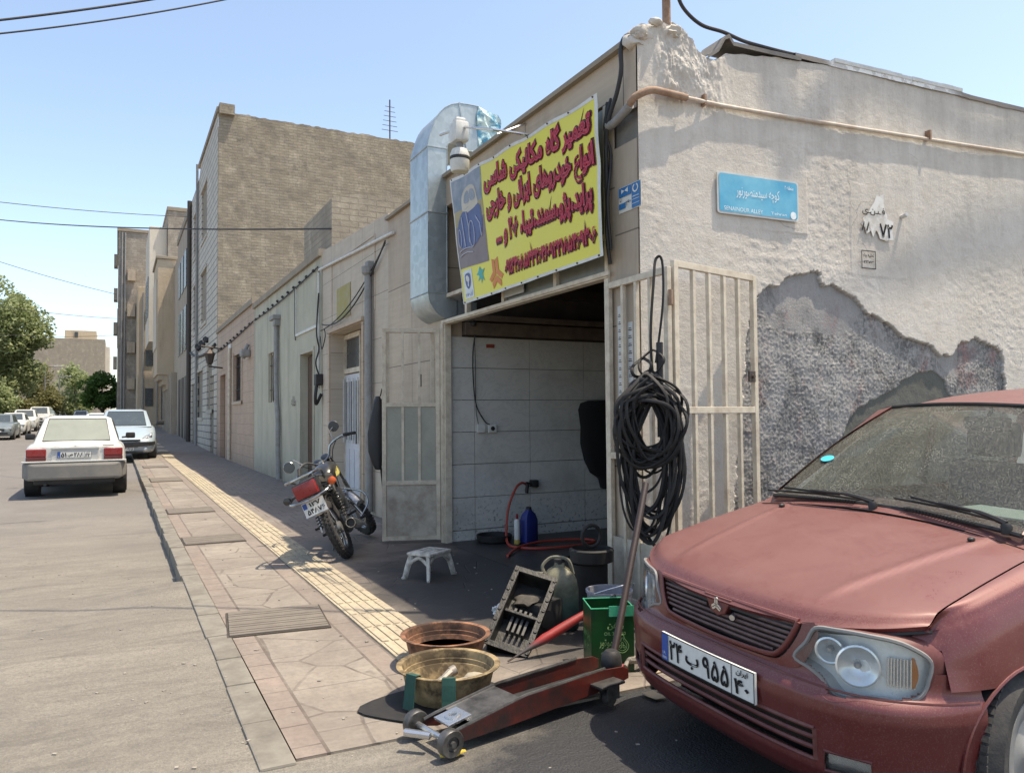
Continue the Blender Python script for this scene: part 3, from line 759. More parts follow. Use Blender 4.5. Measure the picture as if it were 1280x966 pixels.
boxes_each('window', [(-0.06, -0.02, 79.5+k*3.3, 81+k*3.3, z, z+2.5) for k in range(5) for z in (1.5, 9)]+[(2.1, 2.7, 71.93, 71.99, 2.4+k*3.4, 3.9+k*3.4) for k in range(3)], GLASSD, r)
r = block('slab_building', 'wide windowless tan brick building with small rooftop room closing the end of the street', [('wall', (-14.5, -1.9, 150, 175, 0, 15.0), COB2), ('rooftop_room', (-8.1, -3.3, 152, 160, 15, 16.6), TANR), ('side_strip', (-1.9, -1.2, 150.5, 175, 0, 13.8), WHR)])
b = B(); b.box(-6.6, -6.1, 151.8, 151.99, 15.4, 16.3); b.build('window', GLASSD, r)
# the far side of the street, out of the picture to the left
# ================================================================== the corner workshop
G = thing('workshop', 'corner car workshop with tan stone front, open doorway and cracked plaster side wall', 'building', (X0+2, 6, 0))
CW = Vector((3.24, 4.33, 0)); _az = R(93.5)
DW = Vector((math.sin(_az), math.cos(_az), 0)); NW = Vector((math.cos(_az), -math.sin(_az), 0))    # along the side wall, out of it
NW = Vector((DW.y, -DW.x, 0))
def PW(s, z, out=0.0): return CW+DW*s+NW*out+Vector((0, 0, z))
GFRONT = m_slab('workshop_stone', (0.40, 0.35, 0.295), (0.365, 0.315, 0.265), 1.5, 1.02, vein=(0.31, 0.265, 0.22), mortar=0.006, vs=(0.6, 8, 1), dirt=0.4)
GV = m_slab('workshop_stone_upright', (0.37, 0.33, 0.285), (0.345, 0.305, 0.265), 2.0, 1.35, vein=(0.28, 0.245, 0.21), mortar=0.006, vs=(9, 0.5, 1), dirt=0.45)
top = lambda y: 4.03+0.012*(y-4.33)
b = B(); holed(b, 4.62, 9.93, 0, top, [(4.70, 7.965, 0, 3.72)], PX(X0), 0.22)
holed(b, 4.345, 4.6199, 3.56, top, [], PX(X0), 0.1)
b.build('front_wall', GFRONT, G, fix=False)
b = B(); b.box(X0-0.004, X0+0.12, 4.345, 4.62, 0, 3.34); b.build('corner_pillar', GV, G)
CEM = dirty('bare_cement', (0.20, 0.19, 0.175), (0.11, 0.10, 0.09), 0.6, 7, 0.95, bump=0.8, bscale=25)
b = B(); b.box(X0+0.03, X0+0.2, 4.345, 4.64, 3.30, 3.60)
b.build('bare_patch', CEM, G)
b = B(); b.box(X0-0.05, X0+0.2, 4.36, 9.93, 4.03, 4.07); b.build('coping', LEDGE, G)
# interior
b = B()
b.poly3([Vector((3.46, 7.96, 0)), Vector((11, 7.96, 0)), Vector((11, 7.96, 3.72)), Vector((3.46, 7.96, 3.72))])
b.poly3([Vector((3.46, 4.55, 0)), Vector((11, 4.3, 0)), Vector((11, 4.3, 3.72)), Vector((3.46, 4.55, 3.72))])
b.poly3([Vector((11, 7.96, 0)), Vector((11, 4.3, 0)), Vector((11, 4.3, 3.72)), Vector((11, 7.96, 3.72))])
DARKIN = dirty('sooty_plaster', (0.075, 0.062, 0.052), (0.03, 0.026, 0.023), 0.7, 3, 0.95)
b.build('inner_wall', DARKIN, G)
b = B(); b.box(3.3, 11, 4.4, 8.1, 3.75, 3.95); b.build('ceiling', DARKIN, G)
# tiles
t = MT('glazed_wall_tile')
vn = t.ramp(t.noise(3.0, t.co('xyz', (1, 1, 1.6)), 8, 0.72, 1.6), [(0.50, 0.0), (0.53, 0.35), (0.56, 0.0)])
base = t.mix(t.noise(1.2), (0.62, 0.60, 0.56), (0.54, 0.52, 0.48)); base = t.mix(vn, base, (0.30, 0.31, 0.33))
sp = t.pos(); lo = t.ramp(sp[2], [(0.0, 1.0), (0.65, 0.0)]); n1 = t.noise(26, None, 4, 0.7)
base = t.mix(t.math('MULTIPLY', t.ramp(n1, [(0.56, 0), (0.63, 0.9)]), lo), base, (0.035, 0.032, 0.03))
base = t.mix(t.ramp(t.noise(2.0, None, 6), [(0.5, 0), (0.75, 0.5)]), base, (0.30, 0.27, 0.23))
TILE = t.fin(base, 0.28)
b = B(); rt = random.Random(5)
xc = [3.30, 3.59, 4.30, 5.05, 5.78, 6.5, 7.2, 7.9, 8.6, 9.3]; zc = [0.12, 0.48, 0.85, 1.21, 1.57, 1.93, 2.28]
for a, c in zip(xc, xc[1:]):
    for e, f in zip(zc, zc[1:]):
        M = Matrix.Translation(((a+c)/2, 7.93, (e+f)/2)) @ Matrix.Rotation(R(rt.uniform(-0.25, 0.25)), 4, 'Z') @ Matrix.Rotation(R(rt.uniform(-0.25, 0.25)), 4, 'X')
        b.box(-(c-a)/2+0.003, (c-a)/2-0.003, -0.012, 0.02, -(f-e)/2+0.003, (f-e)/2-0.003, M)
    b.box(a+0.003, c-0.003, 7.92, 7.95, 0.0, 0.114)
b.build('wall_tiles', TILE, G)
b = B(); b.box(3.46, 9, 7.85, 7.955, 2.30, 2.44); b.box(3.46, 9, 7.80, 7.955, 2.46, 2.52); b.build('ledge_beam', dirty('grimy_beam', (0.16, 0.12, 0.085), (0.06, 0.045, 0.035), 0.7, 6, 0.8), G)
b = B(); 
for k in range(4): b.box(4.2+1.7*k, 4.32+1.7*k, 4.45, 7.9, 3.55, 3.70)
b.box(3.5, 10.9, 7.7, 7.82, 2.75, 2.86)
b.build('ceiling_beam', IRON, G)
# floor with the inspection pit
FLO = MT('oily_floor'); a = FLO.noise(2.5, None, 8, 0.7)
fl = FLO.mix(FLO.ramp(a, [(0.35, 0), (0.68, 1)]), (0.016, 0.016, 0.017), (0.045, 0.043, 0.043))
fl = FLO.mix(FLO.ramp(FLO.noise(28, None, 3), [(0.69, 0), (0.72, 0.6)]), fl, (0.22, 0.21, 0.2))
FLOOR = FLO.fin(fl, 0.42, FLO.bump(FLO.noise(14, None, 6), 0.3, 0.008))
b = B()
def fq(x0, x1, y0, y1, z=0.003): b.poly3([Vector((x0, y0, z)), Vector((x1, y0, z)), Vector((x1, y1, z)), Vector((x0, y1, z))])
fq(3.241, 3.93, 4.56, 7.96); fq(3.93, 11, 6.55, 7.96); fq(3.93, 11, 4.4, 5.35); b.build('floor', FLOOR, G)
b = B(); b.box(3.94, 11, 6.55, 6.65, -0.07, 0.0); b.box(3.85, 3.93, 5.35, 6.55, -0.07, 0.0); b.box(3.94, 11, 5.25, 5.35, -0.07, 0.0); b.build('pit_rim', BLACKR, G)
b = B(); b.box(3.93, 11, 6.56, 6.7, -1.3, -0.075); b.box(3.8, 3.93, 5.35, 6.6, -1.3, -0.075); b.box(3.93, 11, 5.2, 5.34, -1.3, -0.075); b.build('pit_wall', dirty('pit_tile', (0.46, 0.50, 0.53), (0.2, 0.2, 0.2), 0.4, 4, 0.4), G)
b = B(); fq(3.9, 11, 5.3, 6.6, -1.3); b.build('pit_floor', FLOOR, G)
# doorway frame, beam and transom
b = B()
b.box(X0-0.03, X0+0.05, 4.70, 7.96, 2.405, 2.455); b.box(X0-0.045, X0-0.031, 4.66, 7.93, 2.418, 2.448)
b.box(X0-0.02, X0+0.05, 7.87, 7.96, 0, 2.404); b.box(X0-0.04, X0-0.021, 7.90, 7.97, 0, 2.417); b.box(X0-0.02, X0+0.05, 4.70, 4.75, 0, 2.404)
for y in (5.45, 6.42, 7.28): b.box(X0-0.02, X0+0.03, y, y+0.05, 2.456, 3.7)
b.box(X0-0.02, X0+0.03, 4.70, 4.74, 2.456, 3.7)
b.box(X0-0.015, X0+0.03, 4.74, 7.84, 2.70, 2.74)
b.build('door_frame', CREAM, G)
b = B(); b.box(X0+0.01, X0+0.016, 4.74, 5.45, 2.457, 3.7); b.box(X0+0.01, X0+0.016, 5.50, 6.42, 2.457, 3.7); b.build('transom_pane', dirty('dusty_transom', (0.17, 0.175, 0.16), (0.10, 0.095, 0.085), 0.5, 4, 0.35), G)
b = B(); b.box(X0-0.025, X0-0.016, 6.02, 6.40, 2.49, 2.66); b.build('transom_notice', dirty('paper_notice', (0.42, 0.43, 0.41), (0.3, 0.3, 0.28), 0.4, 12, 0.8), G)
b = B()
b.tube(catmull([(X0-0.03, 4.66, 3.70), (X0-0.06, 4.65, 3.4), (X0-0.03, 4.67, 3.1), (X0-0.05, 4.66, 2.75), (X0-0.02, 4.67, 2.5)], 5), 0.014, 6)
b.tube(catmull([(X0-0.02, 4.63, 3.72), (X0-0.08, 4.63, 3.5), (X0-0.02, 4.64, 3.3), (X0-0.06, 4.63, 2.95), (X0-0.03, 4.64, 2.6)], 5), 0.011, 6)
b.build('wiring', BLACKC, G)
# hidden back and far parts of the shell
b = B()
b.poly3([Vector((11.2, 3.85, 0)), Vector((11.2, 9.93, 0)), Vector((11.2, 9.93, 4.0)), Vector((11.2, 3.85, 4.0))])
b.poly3([Vector((X0, 9.925, 0)), Vector((11.2, 9.925, 0)), Vector((11.2, 9.925, 4.05)), Vector((X0, 9.925, 4.05))])
b.build('back_wall', COB2, G)
b = B(); b.poly3([Vector((X0+0.1, 4.38, 3.98)), Vector((11.2, 3.95, 3.98)), Vector((11.2, 9.9, 3.98)), Vector((X0+0.1, 9.9, 3.98))]); b.build('roof', ROOFM, G)

# ---- plastered side wall, modelled relief: trowelled plaster, fallen patch, lumpy corner
PATCH = [(0.72, -0.1), (0.80, .84), (0.88, 1.6), (0.94, 2.03), (0.99, 2.14), (1.04, 2.28), (1.12, 2.34), (1.25, 2.36), (1.32, 2.43), (1.46, 2.48), (1.53, 2.50), (1.66, 2.51), (1.69, 2.38), (1.80, 2.40), (1.95, 2.33), (2.05, 2.31), (2.15, 2.2), (2.27, 2.18), (2.45, 2.09), (2.6, 2.02), (2.76, 1.98), (2.92, 1.95), (3.0, 1.86), (3.15, 1.88), (3.24, 1.98), (3.46, 2.03), (3.7, 1.97), (3.81, 1.92), (3.84, 1.5), (3.95, -0.1)]
DARK = [(1.78, 0.6), (1.86, 1.15), (2.02, 1.40), (2.2, 1.48), (2.42, 1.55), (2.6, 1.66), (2.8, 1.73), (2.98, 1.74), (3.08, 1.66), (3.16, 1.48), (3.2, 0.6)]
def inpoly(x, y, P):
    c = False; j = len(P)-1
    for i in range(len(P)):
        (xi, yi), (xj, yj) = P[i], P[j]
        if (yi > y) != (yj > y) and x < (xj-xi)*(y-yi)/(yj-yi)+xi: c = not c
        j = i
    return c
def walltop(s):
    pts = [(0, 4.07), (0.06, 4.12), (0.2, 4.19), (0.36, 4.20), (0.44, 4.14), (0.55, 4.02), (0.66, 4.0), (0.78, 4.08), (1.19, 4.13), (1.88, 4.17), (4.2, 4.19), (8, 4.19)]
    for (a, c), (d, e) in zip(pts, pts[1:]):
        if a <= s <= d: z = c+(e-c)*(s-a)/(d-a); break
    else: z = 4.19
    return z + 0.012*noise.noise(Vector((s*9, 0, 2)))
NS, NZ, SL = 640, 490, 4.9
V3 = Vector; nz = noise.noise
def relief(s, z):
    r = 0.0
    p = V3((s, z, 0))
    cx = nz(V3((s*9, z*9, 4)))*0.030; cy = nz(V3((s*9, z*9, 9)))*0.030
    c2x = nz(V3((s*30, z*30, 4)))*0.016+nz(V3((s*80, z*80, 2)))*0.010; c2y = nz(V3((s*30, z*30, 8)))*0.016+nz(V3((s*80, z*80, 6)))*0.010
    inp = inpoly(s+cx+c2x, z+cy+c2y, PATCH); dk = False
    flat = 0.0
    if 0.55 < s < 1.55 and 2.78 < z < 3.28: flat = 1
    if 2.0 < s < 2.62 and 2.5 < z < 3.25: flat = 0.8
    base = 0.010*nz(V3((s*0.9, z*0.9, 1))) + 0.003*nz(V3((s*3, z*2.4, 2)))
    if inp:
        dk = inpoly(s+cx*1.4, z+cy*1.4, DARK)
        if dk: r = -0.040+0.003*nz(V3((s*14, z*14, 7))); g = 0
        else:
            g = 1 if (z > 2.05+0.28*nz(V3((s*3, z*3, 5))) or (s > 3.0 and s < 3.25 and z > 1.7)) else 0
            tex = abs(nz(V3((s*34, z*34, 7)))) + 0.6*nz(V3((s*60, z*60, 3)))
            r = -0.032 + (0.002 if g else 0.008)*tex + 0.006*nz(V3((s*7, z*7, 2)))
        return base+r, 1.0, 1.0 if dk else 0.0, float(g)
    am = 0.35+0.65*sm(-0.25, 0.35, nz(V3((s*0.9, z*0.9, 11))))
    fine = am*(0.0032*nz(V3((s*13+z*4, z*20, 1))) + 0.0036*abs(nz(V3((s*30, z*44, 6)))) + 0.0012*nz(V3((s*65, z*65, 2))))
    r = base*(1-0.85*flat) + fine*(1-0.8*flat)
    k = sm(0.95, 0.45, s)*sm(3.55, 3.72, z) if s > 0.25 else sm(0.10, 0.25, s)*sm(3.6, 3.75, z)
    if k > 0:
        a = (s*0.75-z*0.55)
        r += k*(0.024*abs(nz(V3((s*16, z*5+s*3, 3))))+0.020*nz(V3((s*5, z*5, 4)))+0.020*abs(nz(V3((s*34+z*9, z*14, 8))))+0.010*abs(nz(V3((s*75, z*50, 5))))+0.006*nz(V3((s*140, z*120, 5)))+0.010)
    return r, 0.0, 0.0, 0.0
b = B(); lay = b.b.verts.layers.float_color.new('mask')
G2 = []
for i in range(NS+1):
    s = SL*i/NS; row = []; zt = walltop(s)
    for j in range(NZ+1):
        z = -0.05+(zt+0.05)*j/NZ
        o, m1, m2, m3 = relief(s, z)
        e = 1.0
        if s < 0.05: o *= s/0.05
        vv = b.b.verts.new(PW(s, z, o)); vv[lay] = (m1, m2, m3, 1); row.append(vv)
    G2.append(row)
for i in range(NS):
    for j in range(NZ): b.b.faces.new((G2[i][j], G2[i+1][j], G2[i+1][j+1], G2[i][j+1]))
# plain continuation beyond the picture, and the top of the wall
b.poly3([PW(SL, -0.05), PW(8.2, -0.05), PW(8.2, 4.2), PW(SL, walltop(SL))])
tp = [PW(SL*i/60, walltop(SL*i/60)) for i in range(61)]
for a, c in zip(tp, tp[1:]): b.poly3([a, c, c-NW*0.25, a-NW*0.25])
t = MT('trowelled_plaster')
mk = t.attr('mask'); se = t.n('ShaderNodeSeparateColor'); t.L(mk.outputs['Color'], se.inputs[0]); m1, m2, m3 = se.outputs[0], se.outputs[1], se.outputs[2]
v = t.co()
a = t.noise(1.6, v, 8, 0.68); c = t.noise(11, v, 6, 0.7)
pl = t.mix(t.ramp(a, [(0.35, 0), (0.66, 1)]), (0.635, 0.59, 0.53), (0.545, 0.50, 0.44))
pl = t.mix(t.ramp(c, [(0.5, 0), (0.74, 0.45)]), pl, (0.40, 0.345, 0.28))
ps = t.pos(); wash = t.noise(2.0, t.co('xyz', (2.2, 2.2, 0.25)), 6, 0.7)
hi = t.ramp(ps[2], [(0.0, 0), (0.999, 0)]); 
st = t.math('MULTIPLY', t.ramp(wash, [(0.42, 0), (0.62, 1)]), t.ramp(t.math('MULTIPLY', ps[2], 0.25), [(0.55, 0.0), (0.86, 0.6), (0.93, 0.75)]))
pl = t.mix(t.math('MULTIPLY', st, 0.55), pl, (0.36, 0.325, 0.285))
# cracks
vn = t.n('ShaderNodeVectorMath'); vn.operation = 'MULTIPLY_ADD'; no = t.n('ShaderNodeTexNoise'); no.inputs['Scale'].default_value = 4; no.inputs['Detail'].default_value = 6; t.L(v, no.inputs['Vector'])
t.L(no.outputs['Color'], vn.inputs[0]); vn.inputs[1].default_value = (0.25, 0.25, 0.25); t.L(v, vn.inputs[2])
ck = t.vor(1.4, vn.outputs[0], 'DISTANCE_TO_EDGE')
cr = t.math('MULTIPLY', t.ramp(ck, [(0.001, 1), (0.006, 0)]), t.ramp(t.noise(1.3, v, 3), [(0.58, 0), (0.64, 0.55)]))
pl = t.mix(cr, pl, (0.14, 0.12, 0.10))
rg = t.math('ADD', t.math('MULTIPLY', t.noise(30, v, 6, 0.8), 0.65), t.math('MULTIPLY', t.noise(5, v, 6, 0.75), 0.38)); rb = t.vor(36, v)
ro = t.mix(t.ramp(rg, [(0.46, 0), (0.60, 1)]), (0.10, 0.098, 0.094), (0.50, 0.475, 0.44))
big = t.noise(1.7, v, 6, 0.7); ro = t.mix(t.ramp(big, [(0.40, 0.70), (0.60, 0)]), ro, (0.18, 0.174, 0.17))
red = t.ramp(t.noise(2.6, t.co('xyz', (1, 1, 0.5)), 6, 0.75), [(0.54, 0), (0.64, 0.85)]); ro = t.mix(t.math('MULTIPLY', t.math('MULTIPLY', red, 0.7), t.ramp(rg, [(0.35, 0.3), (0.6, 1)])), ro, (0.36, 0.16, 0.145))
gs = t.mix(t.noise(3.5, t.co('xyz', (2, 2, 0.6)), 6, 0.7), (0.23, 0.222, 0.218), (0.36, 0.345, 0.325))
ro = t.mix(m3, ro, t.mix(t.math('MULTIPLY', red, 0.6), gs, (0.36, 0.17, 0.16)))
bl = t.ramp(t.noise(2.1, t.co('xyz', (1, 1, 0.7)), 8, 0.78, 0.8), [(0.46, 0.0), (0.54, 0.85)]); ro = t.mix(bl, ro, t.mix(t.ramp(rg, [(0.42, 0), (0.66, 0.6)]), gs, (0.44, 0.42, 0.40))); bd = t.ramp(t.noise(3.4, v, 8, 0.78, 0.5), [(0.55, 0.0), (0.63, 0.6)]); ro = t.mix(bd, ro, (0.088, 0.085, 0.085))
dk = t.mix(t.noise(3, v, 6), (0.085, 0.08, 0.065), (0.16, 0.165, 0.15)); ro = t.mix(m2, ro, dk)
base = t.mix(m1, pl, ro)
dust = t.ramp(ps[2], [(0.0, 0.7), (0.7, 0.0)]); base = t.mix(t.math('MULTIPLY', dust, t.noise(3)), base, (0.30, 0.24, 0.18))
SIDEW = t.fin(base, 0.93, t.bump(t.math('ADD', t.noise(55, v, 6, 0.78), t.math('MULTIPLY', c, 1.2)), 0.75, 0.007))
o = b.build('side_wall', SIDEW, G, smooth=75, fix=False)
# flashing, lumps and the white strip along the top
b = B()
fl = [(0.60, 4.03), (0.70, 4.10), (0.76, 4.20), (0.80, 4.22), (0.84, 4.17), (0.95, 4.17), (1.19, 4.17), (1.5, 4.175)]
for (s0, z0), (s1, z1) in zip(fl, fl[1:]):
    b.poly3([PW(s0, z0, 0.018), PW(s1, z1, 0.018), PW(s1, z1+0.01, -0.25), PW(s0, z0+0.01, -0.25)])
    b.poly3([PW(s0, z0, 0.018), PW(s1, z1, 0.018), PW(s1, z1-0.03, 0.016), PW(s0, z0-0.03, 0.016)])
b.build('flashing', dirty('bitumen_flashing', (0.21, 0.19, 0.17), (0.32, 0.30, 0.27), 0.6, 8, 0.85), G, solid=0.006, fix=False)
b = B()
for k in range(40):
    s0 = 1.45+k*0.17; s1 = s0+0.171
    f = lambda s: 4.185+0.008*nz(V3((s*6, 1, 1)))+(0.0 if s < 3.4 else -0.01)
    w = 0.03+0.012*nz(V3((s0*3, 0, 0)))
    b.poly3([PW(s0, f(s0)+0.018, 0.014), PW(s1, f(s1)+0.018, 0.014), PW(s1, f(s1)+0.03, -0.26), PW(s0, f(s0)+0.03, -0.26)])
    b.poly3([PW(s0, f(s0)+0.018, 0.014), PW(s1, f(s1)+0.018, 0.014), PW(s1, f(s1)-w*0.7, 0.014), PW(s0, f(s0)-w*0.7, 0.014)])
t = MT('edge_flashing'); pp = t.pos(); ee = t.ramp(t.math('SUBTRACT', t.math('MULTIPLY', pp[0], 0.1), 0.0), [(0.498, 0.0), (0.51, 1.0), (0.645, 1.0), (0.66, 0.0)])
wn = t.ramp(t.noise(9, None, 4), [(0.40, 0), (0.5, 1)])
b.build('edge_strip', t.fin(t.mix(t.math('MULTIPLY', ee, t.math('MAXIMUM', wn, 0.6)), (0.22, 0.19, 0.165), (0.78, 0.78, 0.76)), 0.6), G, fix=False)
b = B()
for k in range(12):
    s0 = 1.86+k*0.125; b.box(s0, s0+0.126, -0.22, 0.020+0.004*nz(V3((s0*9, 0, 0))), 4.20, 4.232+0.008*nz(V3((s0*4, 3, 0))), Matrix(((DW.x, NW.x, 0, CW.x), (DW.y, NW.y, 0, CW.y), (0, 0, 1, 0), (0, 0, 0, 1))))
b.build('white_capping', WHITEP, G)
b = B(); rl = random.Random(9)
for k in range(26):
    s = rl.uniform(0.02, 0.50); z = walltop(s)+rl.uniform(-0.06, 0.02)
    q = PW(s, z, rl.uniform(-0.15, 0.02)); b.ball(q, rl.uniform(0.03, 0.085), sub=2, sc=(1.2, 1, 0.7), jag=0.6, seed=k)
b.build('mortar_lumps', SIDEW, G, smooth=60)
# pipes
b = B()
b.tube(catmull([PW(-0.30, 3.50, 0.05)]+[Vector((X0-0.06, 4.62, 3.50)), Vector((X0-0.06, 4.45, 3.52)), Vector((X0-0.06, 4.34, 3.56))], 2)[2:], 0.032, 10)
b.build('drain_pipe', GREYP, G, smooth=True)
b = B(); b.tube(catmull([Vector((X0-0.06, 4.36, 3.555)), PW(-0.05, 3.60, 0.04), PW(0.06, 3.655, 0.07), PW(0.18, 3.665, 0.06), PW(0.38, 3.66, 0.05)], 6), 0.026, 10); b.build('gas_elbow', RUSTP, G, smooth=True)
b = B(); b.tube([PW(0.36, 3.66, 0.05), PW(0.7, 3.664, 0.026), PW(1.0, 3.668, 0.024), PW(2.0, 3.69, 0.024), PW(3.0, 3.715, 0.025), PW(4.2, 3.75, 0.024), PW(8, 3.8, 0.024)], 0.015, 10); b.build('gas_pipe', dirty('ivory_pipe', (0.56, 0.50, 0.42), (0.32, 0.14, 0.07), 0.5, 9, 0.55), G, smooth=True)
b = B()
for s in (0.55, 2.9): b.box(s-0.010, s+0.010, 0, 0.05, 3.62+s*0.03, 3.70+s*0.03, Matrix(((DW.x, NW.x, 0, CW.x), (DW.y, NW.y, 0, CW.y), (0, 0, 1, 0), (0, 0, 0, 1))))
b.build('pipe_clip', RUSTP, G)
b = B(); b.tube([PW(2.58, 3.02, 0.0), PW(2.58, 3.03, 0.055)], 0.018, 8); b.build('wall_stub', WHITEP, G)
MW = Matrix(((DW.x, NW.x, 0, CW.x), (DW.y, NW.y, 0, CW.y), (0, 0, 1, 0), (0, 0, 0, 1)))   # wall frame: x along, y out, z up
# rusty pole and cables on the corner
p = thing('roof_pole', 'rusty iron pole rising from the mortar lump on the workshop corner', 'pole', PW(0.29, 4.1, -0.05))
b = B(); b.tube([PW(0.29, 4.0, -0.05), PW(0.29, 6.4, -0.05)], 0.031, 12); b.build('shaft', RUSTP, p, smooth=True)
b = B(); b.box(-0.04, 0.04, -0.03, 0.03, 0, 0.08, Matrix.Translation(PW(0.29, 6.2, -0.05))); b.build('clamp', IRON, p)
def cable(name, label, pts, r, m=BLACKC, k=6, group=None):
    b = B(); b.tube(catmull(pts, k) if k else pts, r, 8); o = b.build(name, m, None, smooth=True)
    return tag(o, label, 'cable', group)
cable('roof_cable', 'thick black cable looping from the rusty pole along the top of the side wall',
      [PW(0.33, 5.3, 0.02), PW(0.33, 4.6, 0.0), PW(0.34, 4.42, 0.02), PW(0.42, 4.33, 0.0), PW(0.58, 4.265, -0.02), PW(0.78, 4.25, -0.02), PW(1.0, 4.215, -0.02), PW(1.39, 4.205, -0.02), PW(1.80, 4.215, -0.03), PW(2.8, 4.235, -0.12), PW(4.4, 4.235, -0.12), PW(7, 4.235, -0.12)], 0.014)
cable('wall_hose', 'white and black hose curving over the corner edge down to the grey drain pipe',
      [Vector((X0+0.15, 4.40, 4.12)), Vector((X0-0.02, 4.42, 4.10)), Vector((X0-0.06, 4.44, 4.0)), Vector((X0-0.06, 4.44, 3.85)), Vector((X0-0.06, 4.50, 3.70)), Vector((X0-0.07, 4.60, 3.52)), Vector((X0-0.05, 4.66, 3.3)), Vector((X0-0.05, 4.65, 2.9))], 0.016)
# ================================================================== dusty maroon car in front
def m_carpaint(name, col, dust, amt=0.75, flake=0.25):
    t = MT(name); v = t.co()
    up = t.up(); n1 = t.noise(1.8, v, 8, 0.72, 0.6); n2 = t.noise(220, v, 2, 0.5); n3 = t.noise(7, v, 7, 0.7)
    f = t.math('MULTIPLY', t.ramp(up, [(0.0, 0.06), (0.5, 0.38), (0.95, 1.0)]), t.ramp(n1, [(0.25, 0.55), (0.68, 1.0)]))
    f = t.math('MULTIPLY', f, t.ramp(n3, [(0.3, 0.82), (0.6, 1.0)])); f = t.math('MULTIPLY', f, amt)
    f = t.math('ADD', f, t.math('MULTIPLY', t.ramp(n2, [(0.52, 0), (0.70, 0.45)]), amt), clamp=True); dr = t.ramp(t.vor(75, v), [(0.05, 0.25), (0.16, 0.0)]); f = t.math('ADD', f, t.math('MULTIPLY', dr, amt), clamp=True)
    sm_ = t.ramp(t.noise(2.3, t.co('xyz', (1, 1, 1)), 5, 0.7, 2.5), [(0.53, 0), (0.57, 0.5), (0.62, 0)])
    f = t.math('SUBTRACT', f, t.math('MULTIPLY', sm_, 0.22), clamp=True)
    base = t.mix(f, col, dust)
    t.b.inputs['Coat Weight'].default_value = 0.5; t.L(t.math('MULTIPLY_ADD', f, 0.40, 0.12), t.b.inputs['Coat Roughness'])
    return t.fin(base, t.math('MULTIPLY_ADD', f, 0.4, 0.42), t.bump(n2, 0.05, 0.001), 0.35)
MAROON = m_carpaint('maroon_paint_dusty', (0.125, 0.018, 0.018), (0.205, 0.102, 0.090), 0.74)
MAROON2 = dirty('maroon_plastic', (0.11, 0.026, 0.024), (0.24, 0.13, 0.11), 0.45, 8, 0.55)
BLKP = dirty('black_plastic', (0.014, 0.014, 0.015), (0.07, 0.06, 0.052), 0.35, 9, 0.6)
CHROME = dirty('chrome', (0.62, 0.63, 0.64), (0.4, 0.38, 0.35), 0.4, 9, 0.25, metal=0.9, bump=0.02)
ALLOY = dirty('wheel_cover', (0.30, 0.30, 0.295), (0.22, 0.19, 0.16), 0.45, 7, 0.42, metal=0.3)
TYRE = dirty('tyre_rubber', (0.022, 0.022, 0.024), (0.12, 0.105, 0.09), 0.5, 9, 0.85, bump=0.5, bscale=70)
PLATEW = dirty('plate_white', (0.66, 0.66, 0.63), (0.35, 0.32, 0.28), 0.25, 18, 0.45, bump=0.03)
INK = dirty('black_ink', (0.012, 0.012, 0.013), (0.03, 0.03, 0.03), 0.2, 20, 0.6, bump=0.0)
PBLUE = dirty('plate_blue', (0.015, 0.07, 0.32), (0.1, 0.12, 0.2), 0.2, 18, 0.5, bump=0.0)
AMBER = dirty('amber_lens', (0.62, 0.20, 0.04), (0.4, 0.2, 0.1), 0.2, 18, 0.3, bump=0.0)
REDL = dirty('red_lens', (0.24, 0.012, 0.014), (0.25, 0.09, 0.08), 0.35, 8, 0.28, bump=0.02)
REDD = dirty('dark_red_lens', (0.10, 0.012, 0.014), (0.12, 0.06, 0.05), 0.35, 8, 0.32, bump=0.02)
def m_clear(name, tint=(0.9, 0.93, 0.92), dustc=(0.52, 0.50, 0.45), dusty=0.25, scale=160, fine=0.5):
    """real glass pane with dust lying on it"""
    t = MT(name); out = [n for n in t.t.nodes if n.bl_idname == 'ShaderNodeOutputMaterial'][0]
    tr = t.n('ShaderNodeBsdfTransparent'); tr.inputs[0].default_value = (*tint, 1)
    gl = t.n('ShaderNodeBsdfGlossy'); gl.inputs['Roughness'].default_value = 0.08
    fr = t.n('ShaderNodeFresnel'); fr.inputs[0].default_value = 1.5
    m1 = t.n('ShaderNodeMixShader'); t.L(t.math('MULTIPLY', fr.outputs[0], 0.6), m1.inputs[0]); t.L(tr.outputs[0], m1.inputs[1]); t.L(gl.outputs[0], m1.inputs[2])
    df = t.n('ShaderNodeBsdfDiffuse'); df.inputs[0].default_value = (*dustc, 1)
    v = t.co(); sp = t.noise(scale, v, 1, 0.5); bg = t.noise(2.2, v, 6, 0.7, 0.5); st = t.noise(5, t.co('xyz', (0.8, 4, 0.8)), 5, 0.7)
    f = t.math('MULTIPLY', t.ramp(sp, [(0.50, 0.15), (0.60, 1.0)]), fine)
    f = t.math('ADD', f, dusty); f = t.math('MULTIPLY', f, t.ramp(bg, [(0.3, 0.65), (0.65, 1.1)])); f = t.math('MULTIPLY', f, t.ramp(st, [(0.35, 0.8), (0.6, 1.0)]), clamp=True)
    m2 = t.n('ShaderNodeMixShader'); t.L(f, m2.inputs[0]); t.L(m1.outputs[0], m2.inputs[1]); t.L(df.outputs[0], m2.inputs[2])
    t.L(m2.outputs[0], out.inputs[0]); return t.m
WSCREEN = m_clear('windscreen_dusty', (0.66, 0.74, 0.70), (0.34, 0.335, 0.285), 0.045, 210, 0.42)
LENS = m_clear('headlamp_lens', (0.93, 0.95, 0.95), (0.55, 0.55, 0.52), 0.03, 60, 0.05)

